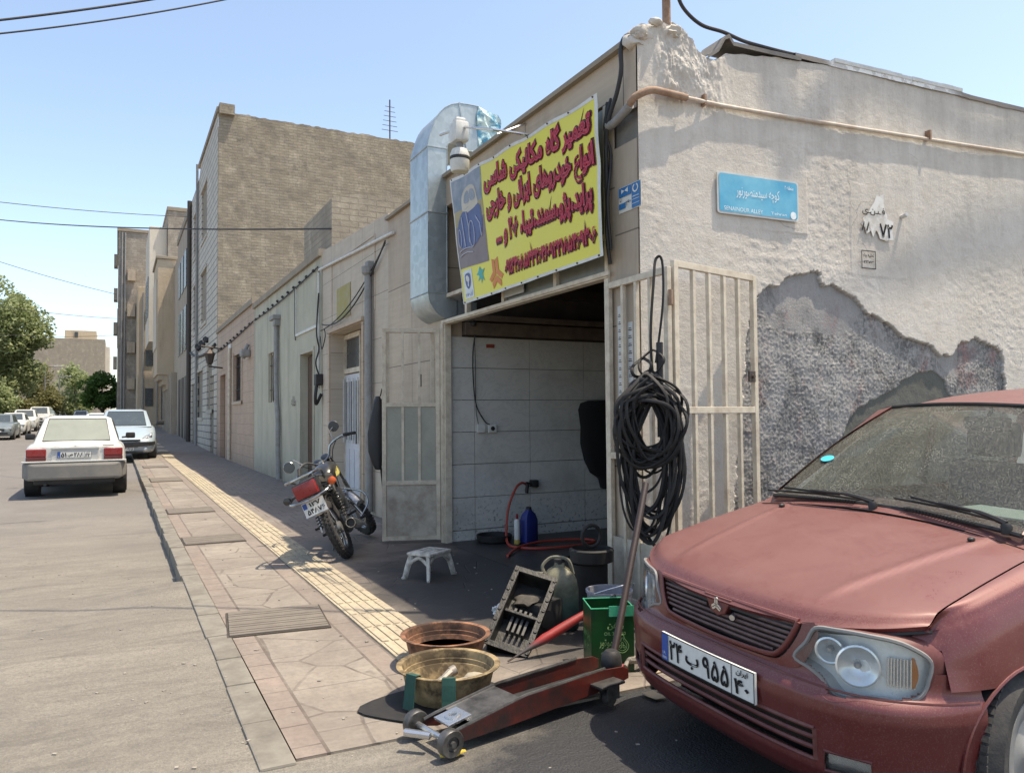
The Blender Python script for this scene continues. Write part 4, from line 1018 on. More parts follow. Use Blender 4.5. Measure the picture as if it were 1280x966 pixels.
def wheel(par, x, y, z, r=0.27, w=0.17, side=-1, steer=0, cover=ALLOY, spokes=7, holes=True):
    """tyre with tread blocks + cover, axle along y, outer face towards side"""
    e = bpy.data.objects.new('wheel', None); COL.objects.link(e); e.parent = par; e.empty_display_size = 0.05
    e.location = (x, y, z); e.rotation_euler = (0, 0, R(steer))
    M = Matrix.Rotation(R(90), 4, 'X')
    if side > 0: M = Matrix.Rotation(R(-90), 4, 'X')
    b = B(); ri = r*0.62
    prof = [(ri, -w/2+0.01), (ri+0.02, -w/2), (r*0.86, -w/2-0.004), (r-0.018, -w/2+0.012), (r, -w/2+0.035), (r+0.002, 0), (r, w/2-0.035), (r-0.018, w/2-0.012), (r*0.86, w/2+0.004), (ri+0.02, w/2), (ri, w/2-0.01)]
    b.lathe(prof, 48, M, closed=True)
    for k in range(60):
        a = 2*math.pi*k/60
        for q in range(4):
            zz = -w/2+0.024+q*(w-0.048)/4; aa = a+(0.03 if q % 2 else 0)
            Mk = M @ Matrix.Rotation(aa, 4, 'Z')
            b.box(r-0.004, r+0.006, -0.010, 0.010, zz+0.004, zz+(w-0.048)/4-0.004, Mk)
    b.build('tyre', TYRE, e, smooth=35, world=False)
    b = B(); d = w/2
    b.lathe([(0.001, d-0.005), (0.035, d), (0.05, d-0.012), (ri*0.62, d-0.022), (ri*0.70, d-0.012), (ri*0.93, d-0.006), (ri+0.006, d-0.004), (ri+0.008, d-0.03), (ri-0.01, -d+0.01)], 36, M)
    b.build('rim', cover, e, smooth=35, world=False)
    if holes:
        b = B()
        for k in range(spokes):
            Mk = M @ Matrix.Rotation(2*math.pi*k/spokes, 4, 'Z')
            b.box(ri*0.70, ri*0.90, -0.016, 0.016, d-0.012, d-0.004, Mk)
        b.build('rim_slot', BLKP, e, world=False)
    return e

def persian_plate(par, P, W=0.52, H=0.11, left='۲۴', letter='ب', mid='۹۵۵', right='۴۰', name='number_plate'):
    """P(x,y,out)->point, x across 0..W, y up 0..H"""
    b = B(); n = 10
    for (a, c, d, e, o) in ((0, W, 0, H, 0.0),):
        b.grid(lambda u, v: P(a+(c-a)*u, d+(e-d)*v, 0.004), n, 1); 
        for k in range(n):
            x0, x1 = W*k/n, W*(k+1)/n
            b.poly3([P(x0, 0, 0.004), P(x1, 0, 0.004), P(x1, 0, -0.006), P(x0, 0, -0.006)]); b.poly3([P(x0, H, 0.004), P(x1, H, 0.004), P(x1, H, -0.006), P(x0, H, -0.006)])
        b.poly3([P(0, 0, 0.004), P(0, H, 0.004), P(0, H, -0.006), P(0, 0, -0.006)]); b.poly3([P(W, 0, 0.004), P(W, H, 0.004), P(W, H, -0.006), P(W, 0, -0.006)])
    o = b.build(name, PLATEW, par, world=False)
    b = B(); e = 0.0035; f = lambda x, y: P(x, y, 0.0062)
    def fr(x0, x1, y0, y1, nn=8): b.grid(lambda u, v: f(x0+(x1-x0)*u, y0+(y1-y0)*v), nn, 1)
    fr(0, W, 0, e); fr(0, W, H-e, H); fr(0, e, e, H-e, 1); fr(W-e, W, e, H-e, 1); fr(W*0.785, W*0.785+e, e, H-e, 1)
    b.build('plate_border', INK, o, world=False)
    b = B(); b.grid(lambda u, v: P(e+(W*0.08)*u, e+(H-2*e)*v, 0.0070), 2, 1); b.build('blue_band', PBLUE, o, world=False)
    g = lambda x, y: P(x, y, 0.0075)
    ms = [text_mesh('d', left, INK, g, grow=0.022, box=(W*0.105, W*0.265, H*0.14, H*0.84)),
          text_mesh('d', letter, INK, g, grow=0.03, box=(W*0.30, W*0.45, H*0.16, H*0.62)),
          text_mesh('d', mid, INK, g, grow=0.022, box=(W*0.49, W*0.765, H*0.14, H*0.84)),
          text_mesh('d', right, INK, g, grow=0.022, box=(W*0.815, W*0.955, H*0.12, H*0.60)),
          text_mesh('d', 'ایران', INK, g, grow=0.02, box=(W*0.835, W*0.945, H*0.70, H*0.92))]
    add_mesh('plate_characters', join_meshes('plate_characters', ms), o, False)
    ms = [text_mesh('d', 'I.R.', PLATEW, g, rtl=False, box=(W*0.02, W*0.06, H*0.24, H*0.34)), text_mesh('d', 'IRAN', PLATEW, g, rtl=False, box=(W*0.016, W*0.07, H*0.08, H*0.18))]
    add_mesh('plate_country', join_meshes('plate_country', ms), o, False)
    return o

def lerp_tab(T, x):
    if x <= T[0][0]: return T[0][1]
    for (a, c), (d, e) in zip(T, T[1:]):
        if x <= d: return c+(e-c)*(x-a)/(d-a)
    return T[-1][1]
def smooth_tab(T, x, k=0.04):
    return (lerp_tab(T, x-k)+2*lerp_tab(T, x)+lerp_tab(T, x+k))/4
CARX, CARY, CARA = 2.00, 2.29, -0.012
car = thing('parked_car', 'dusty maroon saloon car parked nose-out beside the plaster wall', 'car', (CARX, CARY, 0.0), CARA)
TL = Matrix(((1, 0, 0, 0), (0, 1, 0, 0), (0, 0.035, 1, 0), (0, 0, 0, 1)))     # body leans a little on its springs
def cb(b, name, m, par=None, **k): return b.build(name, m, par or car, world=False, tilt=TL, **k)
# plan outline of the nose and flank at bumper height (u back, v sideways)
PL = [(0.0, 0.0), (0.0, 0.12), (0.006, 0.28), (0.022, 0.42), (0.055, 0.54), (0.115, 0.64), (0.20, 0.715), (0.30, 0.762), (0.44, 0.792), (0.62, 0.803), (0.85, 0.807), (1.15, 0.81), (1.6, 0.812), (2.4, 0.812), (3.2, 0.80)]
_pl = catmull([(u, v, 0) for u, v in PL], 6)
_cum = [0.0]
for p, q in zip(_pl, _pl[1:]): _cum.append(_cum[-1]+(q-p).length)
def plan(s):
    s = max(0, min(_cum[-1]-1e-6, s))
    lo, hi = 0, len(_cum)-1
    while hi-lo > 1:
        m_ = (lo+hi)//2
        if _cum[m_] <= s: lo = m_
        else: hi = m_
    f = (s-_cum[lo])/(_cum[hi]-_cum[lo]); p = _pl[lo].lerp(_pl[hi], f); t_ = (_pl[hi]-_pl[lo]).normalized()
    return p, Vector((-t_.y, t_.x, 0))   # outward normal for v>0 side
def s_at_u(u):
    for i in range(len(_pl)-1):
        if _pl[i+1].x >= u and _pl[i].x < u: return _cum[i]+(u-_pl[i].x)/(_pl[i+1].x-_pl[i].x)*(_cum[i+1]-_cum[i])
    return _cum[-1]
def s_at_v(v):
    for i in range(len(_pl)-1):
        if _pl[i+1].y >= v: return _cum[i]+(v-_pl[i].y)/max(1e-9, _pl[i+1].y-_pl[i].y)*(_cum[i+1]-_cum[i])
    return _cum[-1]
def shellp(s, w, prof, sg, out=0.0):
    """point on the car's skin: s along the plan, w height, prof(s,w)=inset"""
    p, n = plan(abs(s)); sgn = sg
    q = p + n*(out-prof(abs(s), w))
    return Vector((q.x, q.y*sgn, w))
BW = [(0.17, 0.085), (0.21, 0.035), (0.26, 0.012), (0.31, 0.012), (0.40, 0.006), (0.455, 0.0), (0.492, 0.004), (0.515, 0.022), (0.53, 0.045), (0.56, 0.052), (0.60, 0.055)]
def bumper_in(s, w):
    side = sm(0.75, 1.0, s)
    return smooth_tab(BW, w, 0.008)*(1-0.55*side*(1 if w > 0.45 else 0.3))
SE = s_at_u(0.44)
WC, WH, WR = 0.665, 0.275, 0.325       # wheel arch centre and radius
ARC0 = s_at_u(WC)
def cut_arch(p, cu=WC, cw=WH, r=WR):
    return (p.x-cu)**2+(p.z-cw)**2 < r*r
def snap_surface(b, fn, nu, nv, cu=WC, cw=WH, r=WR, skip=None):
    """grid with a round wheel arch: points just inside are pulled out on to the circle"""
    g = []
    for i in range(nu+1):
        row = []
        for j in range(nv+1):
            row.append(fn(i/nu, j/nv))
        g.append(row)
    ins = [[cut_arch(g[i][j], cu, cw, r) for j in range(nv+1)] for i in range(nu+1)]
    V = [[None]*(nv+1) for _ in range(nu+1)]
    def vt(i, j):
        if V[i][j] is None:
            p = g[i][j]
            if ins[i][j]:
                d = Vector((p.x-cu, 0, p.z-cw)); L = max(d.length, 1e-5); p = Vector((cu+d.x/L*r, p.y, cw+d.z/L*r))
            V[i][j] = b.b.verts.new(p)
        return V[i][j]
    for i in range(nu):
        for j in range(nv):
            c = [ins[i][j], ins[i+1][j], ins[i+1][j+1], ins[i][j+1]]
            if all(c) or (skip and skip((i+.5)/nu, (j+.5)/nv)): continue
            b.b.faces.new((vt(i, j), vt(i+1, j), vt(i+1, j+1), vt(i, j+1)))
HO = [(0.365, 0.583), (0.405, 0.640), (0.435, 0.692), (0.50, 0.703), (0.58, 0.705), (0.655, 0.697), (0.695, 0.672), (0.715, 0.640), (0.712, 0.585), (0.700, 0.535), (0.665, 0.512), (0.60, 0.512), (0.55, 0.498), (0.505, 0.500), (0.465, 0.540), (0.42, 0.562)]
def in_lamp(p, sh=0.0):
    return inpoly(abs(p.y), p.z, HO)
# ---- bumper with the lower intake and fog lamp pockets cut out
b = B(); SV = 200
def bfn(u, v):
    s = -SE+2*SE*u; w = 0.17+v*(0.60-0.17)
    return shellp(s, w, bumper_in, 1 if s >= 0 else -1)
def bskip(u, v):
    s = abs(-SE+2*SE*u); w = 0.17+v*0.43
    if s < s_at_v(0.47) and 0.285 < w < 0.385: return True
    if s_at_v(0.50) < s < s_at_v(0.63) and 0.262 < w < 0.325: return True
    if w > 0.545 and s < s_at_v(0.34): return True
    if w > 0.49:
        p = bfn(u, v)
        if in_lamp(p) and in_lamp(p-Vector((0, 0, 0.009))): return True
    return False
b.grid(bfn, SV, 60, skip=bskip)
bp = cb(b, 'front_bumper', MAROON, smooth=50, fix=False)
b = B()
b.grid(lambda u, v: shellp(-s_at_v(0.48)+2*s_at_v(0.48)*u, 0.275+0.12*v, bumper_in, 1 if u >= .5 else -1, -0.07), 30, 2)
cb(b, 'intake_mesh', BLKP, bp)
for w in (0.318, 0.352):
    b = B(); pts = [shellp(-s_at_v(0.475)+2*s_at_v(0.475)*k/30, w, bumper_in, 1 if k >= 15 else -1, -0.012) for k in range(31)]; b.tube(pts, 0.009, 6); cb(b, 'intake_slat', MAROON2, bp)
b = B()
ring = []
for k in range(61): ring.append(shellp(-s_at_v(0.47)+2*s_at_v(0.47)*k/60, 0.285, bumper_in, 1 if k >= 30 else -1, -0.002))
ring2 = [shellp(-s_at_v(0.47)+2*s_at_v(0.47)*k/60, 0.387, bumper_in, 1 if k >= 30 else -1, -0.002) for k in range(61)]
b.tube(ring, 0.008, 6); b.tube(ring2, 0.008, 6); b.tube([ring[0], ring2[0]], 0.008, 6); b.tube([ring[-1], ring2[-1]], 0.008, 6)
cb(b, 'intake_lip', MAROON2, bp, smooth=True)
b = B()
pts = [shellp(-SE*0.98+2*SE*0.98*k/60, 0.525-0.01*(abs(k-30)/30), bumper_in, 1 if k >= 30 else -1, 0.0) for k in range(61)]
b.tube(pts, 0.004, 5); cb(b, 'bumper_seam', MAROON2, bp)
for sg in (-1, 1):
    s0, s1 = s_at_v(0.50), s_at_v(0.63)
    b = B(); b.grid(lambda u, v: shellp(s0+(s1-s0)*u, 0.262+0.063*v, bumper_in, sg, -0.028-0.01*math.sin(math.pi*u)), 8, 4); f_ = cb(b, 'fog_lamp', CHROME, bp, smooth=True, fix=False)
    b = B(); b.grid(lambda u, v: shellp(s0+(s1-s0)*u, 0.262+0.063*v, bumper_in, sg, -0.010), 8, 2); cb(b, 'fog_lens', LENS, f_, fix=False)
    b = B(); q = [shellp(s0, 0.262, bumper_in, sg), shellp(s1, 0.262, bumper_in, sg), shellp(s1, 0.325, bumper_in, sg), shellp(s0, 0.325, bumper_in, sg)]; b.tube(q, 0.006, 6, closed=True); cb(b, 'fog_frame', MAROON2, f_)
# ---- hood
HW = [(0.05, 0.700), (0.08, 0.722), (0.14, 0.752), (0.25, 0.790), (0.40, 0.828), (0.60, 0.872), (0.80, 0.912), (1.0, 0.948), (1.12, 0.965)]
def huf(v): a = abs(v); return 0.045+0.052*(a/0.44)**2+0.085*(a/0.66)**6
def hve(u): return 0.705-0.045*(u-0.2)
def hood_pt(u, v, lift=0.0):
    a = abs(v); e = hve(u)
    w = smooth_tab(HW, u, 0.03) - 0.022*(a/0.7)**2 - 0.008*max(0, (a-0.5)/0.2)**2
    w += 0.010*math.exp(-((a-(0.34+0.16*u))/0.022)**2)*sm(0.1, 0.3, u)      # raised crease running back
    w += 0.004*sm(0.34+0.16*u, 0.30+0.16*u, a)
    fu = huf(v); w -= 0.020*sm(0.05, 0.0, u-fu)
    w -= 0.004*sm(0.10, 0.0, u-fu)*sm(0.3, 0.6, a)
    return Vector((u, v, w+lift))
def hfn(p, q):
    vv = -1+2*q; 
    u1 = 0.985-0.055*vv*vv
    v0 = vv*0.695; u0 = huf(v0); u = u0+(u1-u0)*p
    return hood_pt(u, vv*hve(u))
b = B(); b.grid(hfn, 60, 90); hood = cb(b, 'hood', MAROON, smooth=60, fix=False)
b = B()   # front lip folded under
edge = [hfn(0, k/60) for k in range(61)]
b.loft([edge, [p+Vector((0.012, 0, -0.014)) for p in edge], [p+Vector((0.06, 0, -0.018)) for p in edge]], closed=False); cb(b, 'hood_lip', MAROON, hood, smooth=True)
b = B(); b.tube([p+Vector((0.02, 0, -0.020)) for p in edge], 0.007, 5); cb(b, 'shut_line', INK, hood)
for sv in (0.12, 0.47):
    for sg in (-1, 1):
        q = hood_pt(0.88, sg*sv) if sv > 0.2 else None
        if q is None: continue
        b = B(); b.ball(q+Vector((0, 0, 0.006)), 0.013, sc=(1.3, 1, 0.8)); cb(b, 'washer_jet', BLKP, hood)
# cowl with louvres
def cowl_w(u, v): return 0.955+(u-0.93)*0.28-0.028*(v/0.66)**2
b = B(); b.grid(lambda p, q: Vector(((0.985-0.055*(2*q-1)**2)+0.004+p*0.12, (-1+2*q)*0.665, cowl_w((0.985-0.055*(2*q-1)**2)+p*0.12, (-1+2*q)*0.665)-0.012*(1-p))), 6, 50)
cowl = cb(b, 'cowl', MAROON, smooth=True)
for sg in (0, 1):
    b = B()
    for k in range(22):
        v0 = 0.05+k*0.0155+sg*0.0; v0 = -v0-0.03 if sg else v0+0.12
        u = 0.985-0.055*(v0/0.665)**2; b.box(u+0.03, u+0.085, v0-0.0045, v0+0.0045, cowl_w(u+0.06, v0)-0.004, cowl_w(u+0.06, v0)+0.003)
    cb(b, 'cowl_louvres', INK, cowl)
# ---- wings (fenders) with wheel arch
SW0, SW1 = s_at_u(0.235), s_at_u(1.20)
SWA = s_at_u(0.318)
def wing(sg):
    def fn(u, v):
        s0 = SW0+(SWA-SW0)*sm(0.30, 0.36, v)*sm(0.82, 0.74, v)
        s = s0+(SW1-s0)*u; p, n = plan(s)
        uu = p.x
        wtop = hood_pt(uu, hve(uu)*0.999).z-0.003 if uu < 0.97 else hood_pt(0.97, 0.66).z+(uu-0.97)*0.10
        vin = hve(min(uu, 1.0))+0.004
        # section from lower edge to the hood seam
        sec = [(0.0, 0.20, 0.012), (0.35, 0.50, 0.004), (0.52, 0.60, 0.006), (0.70, wtop-0.115, 0.018), (0.80, wtop-0.055, 0.040), (0.88, wtop-0.022, 0.062)]
        front = sm(0.50, 0.25, uu)
        if v <= 0.88:
            w = lerp_tab([(a, c) for a, c, d in sec], v); ins = smooth_tab([(a, d) for a, c, d in sec], v, 0.05)
            ins += front*0.030*sm(0.5, 0.62, w)
            q = p-n*ins
            return Vector((q.x, sg*q.y, w))
        k = (v-0.88)/0.12; ins = 0.062+front*0.03; q = p-n*ins
        a = Vector((q.x, q.y, wtop-0.022)); c = Vector((max(uu, 0.292), vin, wtop))
        r = a.lerp(c, k); return Vector((r.x, sg*r.y, r.z+0.006*math.sin(math.pi*k)))
    b = B(); snap_surface(b, fn, 70, 50, skip=lambda u, v: (SW0+(SW1-SW0)*u < SE+0.002 and fn(u, v).z < 0.548) )
    return cb(b, 'front_wing', MAROON, smooth=50)
for sg in (-1, 1):
    wg = wing(sg)
    b = B(); arc = [Vector((WC+WR*math.cos(a), sg*0.797, WH+WR*math.sin(a))) for a in [math.pi*k/24 for k in range(-2, 27)]]
    arc = [Vector((p.x, sg*(plan(s_at_u(max(0.02, p.x)))[0].y-0.004), p.z)) for p in arc]
    b.loft([arc, [Vector((p.x, p.y-sg*0.02, p.z+0.0)) for p in arc], [Vector((p.x, sg*0.52, p.z)) for p in arc]], closed=False)
    cb(b, 'arch_liner', BLKP, wg, fix=False)
    b = B(); b.tube(arc, 0.006, 6); cb(b, 'arch_lip', MAROON, wg, smooth=True)
# ---- grille
GO = [(0.372, 0.698), (0.362, 0.668), (0.338, 0.620), (0.308, 0.582), (0.27, 0.566), (0.15, 0.560), (0, 0.556)]
def front_u(v, w):
    p, n = plan(s_at_v(abs(v))); return p.x+0.040+0.05*max(0, (w-0.56))/0.15*0.6
b = B()
b.grid(lambda p, q: Vector((front_u((-1+2*q)*0.385, 0.55+0.15*p)+0.05, (-1+2*q)*0.385, 0.55+0.15*p)), 4, 20); gr = cb(b, 'grille', BLKP)
for k in range(7):
    w = 0.580+0.0175*k; lim = lerp_tab([(0.56, 0.24), (0.60, 0.312), (0.64, 0.338), (0.70, 0.366)], w)
    if k in (4, 5, 6): segs = [(-lim, -0.075), (0.075, lim)]
    else: segs = [(-lim, lim)]
    for (a, c) in segs:
        b = B(); pts = [Vector((front_u(a+(c-a)*i/14, w)+0.010, a+(c-a)*i/14, w)) for i in range(15)]; b.tube(pts, 0.0062, 6, flat=0.8); cb(b, 'grille_slat', dirty('slat_maroon_grey', (0.085, 0.04, 0.038), (0.2, 0.14, 0.12), 0.5, 20, 0.5), gr)
b = B(); full = [(v, w) for v, w in GO]+[(-v, w) for v, w in GO[::-1][1:]]
fr = catmull([Vector((front_u(v, w)-0.002, v, w)) for v, w in full], 3)
b.tube(fr, 0.010, 8, flat=0.8); b.tube([Vector((front_u((-1+2*k/20)*0.372, 0.695)+0.004, (-1+2*k/20)*0.372, 0.698)) for k in range(21)], 0.011, 8)
cb(b, 'grille_frame', MAROON, gr, smooth=True)
b = B()
lo = [(0.384, 0.70), (0.376, 0.665), (0.352, 0.615), (0.320, 0.572), (0.275, 0.553), (0.15, 0.546), (0.0, 0.542)]; lo = lo+[(-v, w) for v, w in lo[::-1][1:]]
hi = [(0.425, 0.708), (0.445, 0.67), (0.42, 0.60), (0.38, 0.55), (0.30, 0.535), (0.15, 0.525), (0.0, 0.522)]; hi = hi+[(-v, w) for v, w in hi[::-1][1:]]
b.loft([catmull([Vector((front_u(v, w)+0.004, v, w)) for v, w in lo], 3), catmull([Vector((front_u(v, w)+0.006, v, w)) for v, w in hi], 3)], closed=False); cb(b, 'grille_surround', MAROON, gr, smooth=True)
b = B()   # shield behind the badge
sh = [(-0.075, 0.70), (0.075, 0.70), (0.055, 0.665), (0.04, 0.640), (0.0, 0.625), (-0.04, 0.640), (-0.055, 0.665)]
b.prism([(p[0], p[1]) for p in sh], 0.03, Matrix(((0, 0, 1, front_u(0, 0.66)-0.008), (1, 0, 0, 0), (0, 1, 0, 0), (0, 0, 0, 1)))); cb(b, 'badge_shield', MAROON, gr, bev=0.004)
b = B(); Mb = Matrix(((0, 0, -1, front_u(0, 0.66)-0.008), (1, 0, 0, 0), (0, 1, 0, 0.667), (0, 0, 0, 1)))
def tri_badge(b, M, s=0.030, d=0.006):
    for k in range(3):
        A = Matrix.Rotation(R(120*k), 4, 'Z')
        b.prism([(-0.30*s, 0.05*s), (-0.05*s, -0.10*s), (-0.05*s, 0.98*s), (-0.30*s, 0.82*s)], d, M @ A); b.prism([(0.30*s, 0.05*s), (0.30*s, 0.82*s), (0.05*s, 0.98*s), (0.05*s, -0.10*s)], d, M @ A)
tri_badge(b, Mb); cb(b, 'badge', CHROME, gr)
b = B(); b.tube([Vector((front_u(-0.1, 0.645)+0.01, -0.075, 0.643)), Vector((front_u(-0.1, 0.645)-0.010, -0.085, 0.640))], 0.011, 10); cb(b, 'hood_lock', CHROME, gr)
# ---- headlamps
def lamp_u(v, w):
    v = abs(v); p, n = plan(s_at_v(min(0.76, v*1.035+0.005))); q = p-n*(0.040+0.10*max(0, w-0.52)); return q.x+0.004
for sg in (-1, 1):
    e = bpy.data.objects.new('headlight', None); COL.objects.link(e); e.parent = car; e.empty_display_size = 0.05
    oc = [Vector((0, v, w)) for v, w in HO]; smo = catmull(oc, 4, True)
    cen = Vector((0, 0.565, 0.605))
    def lamp_surface(b, off, nr=7, k1=1.0):
        rings = []
        for r_ in range(nr+1):
            f = r_/nr*k1
            rings.append([Vector((lamp_u(cen.y+(p.y-cen.y)*f, cen.z+(p.z-cen.z)*f)+off, sg*(cen.y+(p.y-cen.y)*f), cen.z+(p.z-cen.z)*f)) for p in smo])
        b.loft(rings[1:], closed=True, cap=False); c0 = b.b.verts.new((lamp_u(cen.y, cen.z)+off, sg*cen.y, cen.z))
        b.b.verts.ensure_lookup_table(); first = [v for v in b.b.verts][:len(smo)]
        for i in range(len(smo)): b.b.faces.new((c0, first[i], first[(i+1) % len(smo)]))
    b = B(); lamp_surface(b, 0.055); cb(b, 'lamp_bowl', dirty('lamp_silver', (0.80, 0.82, 0.83), (0.6, 0.6, 0.6), 0.3, 9, 0.30, metal=0.15, bump=0.0), e, smooth=True)
    b = B(); ro = [Vector((lamp_u(p.y, p.z)+0.002, sg*p.y, p.z)) for p in smo]; ri_ = [Vector((lamp_u(p.y, p.z)+0.058, sg*p.y, p.z)) for p in smo]; b.loft([ro, ri_], closed=True, cap=False); cb(b, 'lamp_wall', dirty('lamp_grey', (0.55, 0.57, 0.58), (0.2, 0.2, 0.2), 0.3, 9, 0.4), e, smooth=True)
    low = [p for p in smo if p.z < 0.555 and p.y < 0.69]; ix = [i for i, p in enumerate(smo) if p.z < 0.60]
    run_ = sorted(low, key=lambda p: p.y)
    b = B(); b.loft([[shellp(s_at_v(p.y*1.0), p.z-0.004, bumper_in, sg, 0.001) for p in run_], [Vector((lamp_u(p.y, p.z)+0.01, sg*p.y, p.z-0.003)) for p in run_]], closed=False); cb(b, 'lamp_shelf', MAROON, e, smooth=True)
    f2 = [cen+(p-cen)*1.07 for p in smo]; b = B(); b.loft([[Vector((lamp_u(p.y, p.z)+0.006, sg*p.y, p.z)) for p in smo], [Vector((lamp_u(p.y, p.z)+0.020, sg*p.y, p.z)) for p in f2], [Vector((lamp_u(p.y, p.z)+0.07, sg*p.y, p.z)) for p in f2]], closed=True, cap=False); cb(b, 'lamp_flange', MAROON2, e, smooth=True)
    b = B(); b.tube(ro, 0.0075, 6, closed=True); cb(b, 'lamp_seal', dirty('lamp_seal_grey', (0.20, 0.20, 0.195), (0.3, 0.27, 0.24), 0.5, 20, 0.5), e, smooth=True)
    for (v, w, r_, dz) in ((0.475, 0.628, 0.040, 0.0), (0.560, 0.600, 0.062, 0.0)):
        u0 = lamp_u(v, w)
        A = Matrix.Translation((u0+0.022, sg*v, w)) @ Matrix.Rotation(R(-90), 4, 'Y') @ Matrix.Rotation(R(0), 4, 'Z')
        A = Matrix.Translation((u0+0.018, sg*v, w)) @ Matrix.Rotation(-sg*R(42 if v > 0.5 else 34), 4, 'Z') @ Matrix.Rotation(R(-90), 4, 'Y')
        b = B(); b.lathe([(r_, 0.006), (r_+0.006, 0.004), (r_+0.006, -0.004), (r_*0.98, -0.006), (r_*0.75, -0.020), (r_*0.4, -0.030), (0.012, -0.033)], 28, A, cap0=False); cb(b, 'reflector', dirty('reflector_silver', (0.86, 0.88, 0.90), (0.6, 0.6, 0.6), 0.3, 9, 0.22, metal=0.55, bump=0.0), e, smooth=35)
        b = B(); b.lathe([(0.012, -0.033), (0.012, -0.010), (0.006, -0.004)], 12, A); cb(b, 'bulb', dirty('bulb_cap', (0.35, 0.36, 0.38), (0.2, 0.2, 0.2), 0.3, 20, 0.3, metal=0.5), e)
    b = B()
    for k in range(9):      # ribbed outer reflector
        v = 0.628+0.0065*k; b.tube([Vector((lamp_u(v, 0.555)+0.030, sg*v, 0.550)), Vector((lamp_u(v, 0.63)+0.030, sg*v, 0.640))], 0.0034, 5)
    cb(b, 'ribbed_reflector', CHROME, e, smooth=True)
    b = B(); b.grid(lambda p, q: Vector((lamp_u(0.68, 0.56+0.08*p)+0.024, sg*(0.674+0.024*q*math.sin(math.pi*(0.12+0.76*p))), 0.552+0.095*p)), 8, 3); cb(b, 'amber_reflector', AMBER, e, smooth=True)
    b = B(); lamp_surface(b, -0.004, k1=0.995); cb(b, 'lamp_lens', LENS, e, smooth=True)
# ---- number plate
PN = Vector((1, 0, 0))
def pfn(x, y, o):
    v = 0.262-x
    return Vector((shellp(s_at_v(abs(v)), 0.45, bumper_in, 1).x-0.014-o, v, 0.392+y)) + Vector((0, 0, 0.035*v))
persian_plate(car, pfn)
# ---- glasshouse
WB = lambda v: Vector((1.045-0.09*(v/0.66)**2, v, 0.975-0.02*(v/0.66)**2))
WT = lambda v: Vector((1.70-0.05*(v/0.55)**2*0+0.06*(v/0.56)**2, v*0.86, 1.428-0.032*(v/0.66)**2))
b = B(); b.grid(lambda p, q: WB(-0.605+1.21*q).lerp(WT(-0.605+1.21*q), p)+Vector((-0.022, 0, 0.018))*math.sin(math.pi*p), 10, 16); wsc = cb(b, 'windscreen', WSCREEN, smooth=True, fix=False)
b = B(); ed = [WB(-0.605+1.21*k/16)+Vector((-0.004, 0, 0.002)) for k in range(17)]; b.tube(ed, 0.010, 6); cb(b, 'lower_seal', BLKP, wsc, smooth=True); b = B()
b.tube([WT(-0.605+1.21*k/16)+Vector((-0.004, 0, 0.004)) for k in range(17)], 0.009, 6)
cb(b, 'upper_seal', BLKP, wsc, smooth=True)
cy = dirty('cyan_sticker', (0.03, 0.47, 0.60), (0.2, 0.5, 0.6), 0.2, 20, 0.6)
b = B(); c0 = WB(0.53).lerp(WT(0.53), 0.36)+Vector((-0.022, 0, 0.018))*math.sin(math.pi*.36); du = (WT(0.5)-WB(0.5)).normalized()
b.poly3([c0+du*0.028*math.sin(a)+Vector((0, 1, 0))*0.036*math.cos(a)+Vector((-0.006, 0, 0.007)) for a in [2*math.pi*k/20 for k in range(20)]]); cb(b, 'sticker', cy, wsc)
# wipers
for (pv, ang) in ((0.06, 0), (-0.545, 0)):
    p0 = Vector((1.01-0.05*(pv/0.66)**2, pv, 0.985))
    tip = WB(pv+0.57).lerp(WT(pv+0.57), 0.02)+Vector((-0.03, 0, 0.018)) if pv > 0 else WB(-0.02).lerp(WT(-0.02), 0.05)+Vector((-0.03, 0, 0.022))
    b = B(); mid = p0.lerp(tip, 0.55)+Vector((-0.008, 0, 0.028)); b.tube(catmull([p0+Vector((0, 0, 0.01)), p0.lerp(tip, 0.2)+Vector((-0.01, 0, 0.03)), mid], 5), [0.012]*3+[0.009]*3+[0.006]*5, 6)
    b.lathe([(0.018, -0.03), (0.02, 0.0), (0.014, 0.012)], 12, Matrix.Translation(p0)); wi = cb(b, 'wiper', BLKP, wsc, smooth=True)
    b = B(); a0 = p0.lerp(tip, 0.10)+Vector((0.006, 0, 0.012)); b.tube([a0, p0.lerp(tip, 0.5)+Vector((0.0, 0, 0.014)), tip], 0.0055, 6); b.tube([p0.lerp(tip, 0.28)+Vector((-0.004, 0, 0.026)), mid+Vector((0, 0, -0.004)), p0.lerp(tip, 0.82)+Vector((-0.004, 0, 0.024))], 0.006, 5); cb(b, 'wiper_blade', BLACKR, wi, smooth=True)
# roof
def roof(u, v):   # u 0..1 back, v -1..1
    uu = 1.70+u*1.35; hw = 0.565+0.0*u; w = 1.428+0.125*math.sin(math.pi*min(1, u*0.62+0.08))-0.030
    return Vector((uu+0.05*v*v*(1-u), v*hw, w-0.050*v*v-0.03*max(0, abs(v)-0.85)/0.15*1.0))
b = B(); b.grid(lambda p, q: roof(p, -1+2*q), 20, 24); cb(b, 'roof', MAROON, smooth=60)
b = B(); a_ = roof(0.30, -0.05); b.box(-0.03, 0.035, -0.016, 0.016, 0.0, 0.022, Matrix.Translation(a_), bev=0.006); b.tube([a_+Vector((0.0, 0, 0.015)), a_+Vector((0.32, -0.02, 0.19))], 0.0035, 6); cb(b, 'antenna', BLKP)
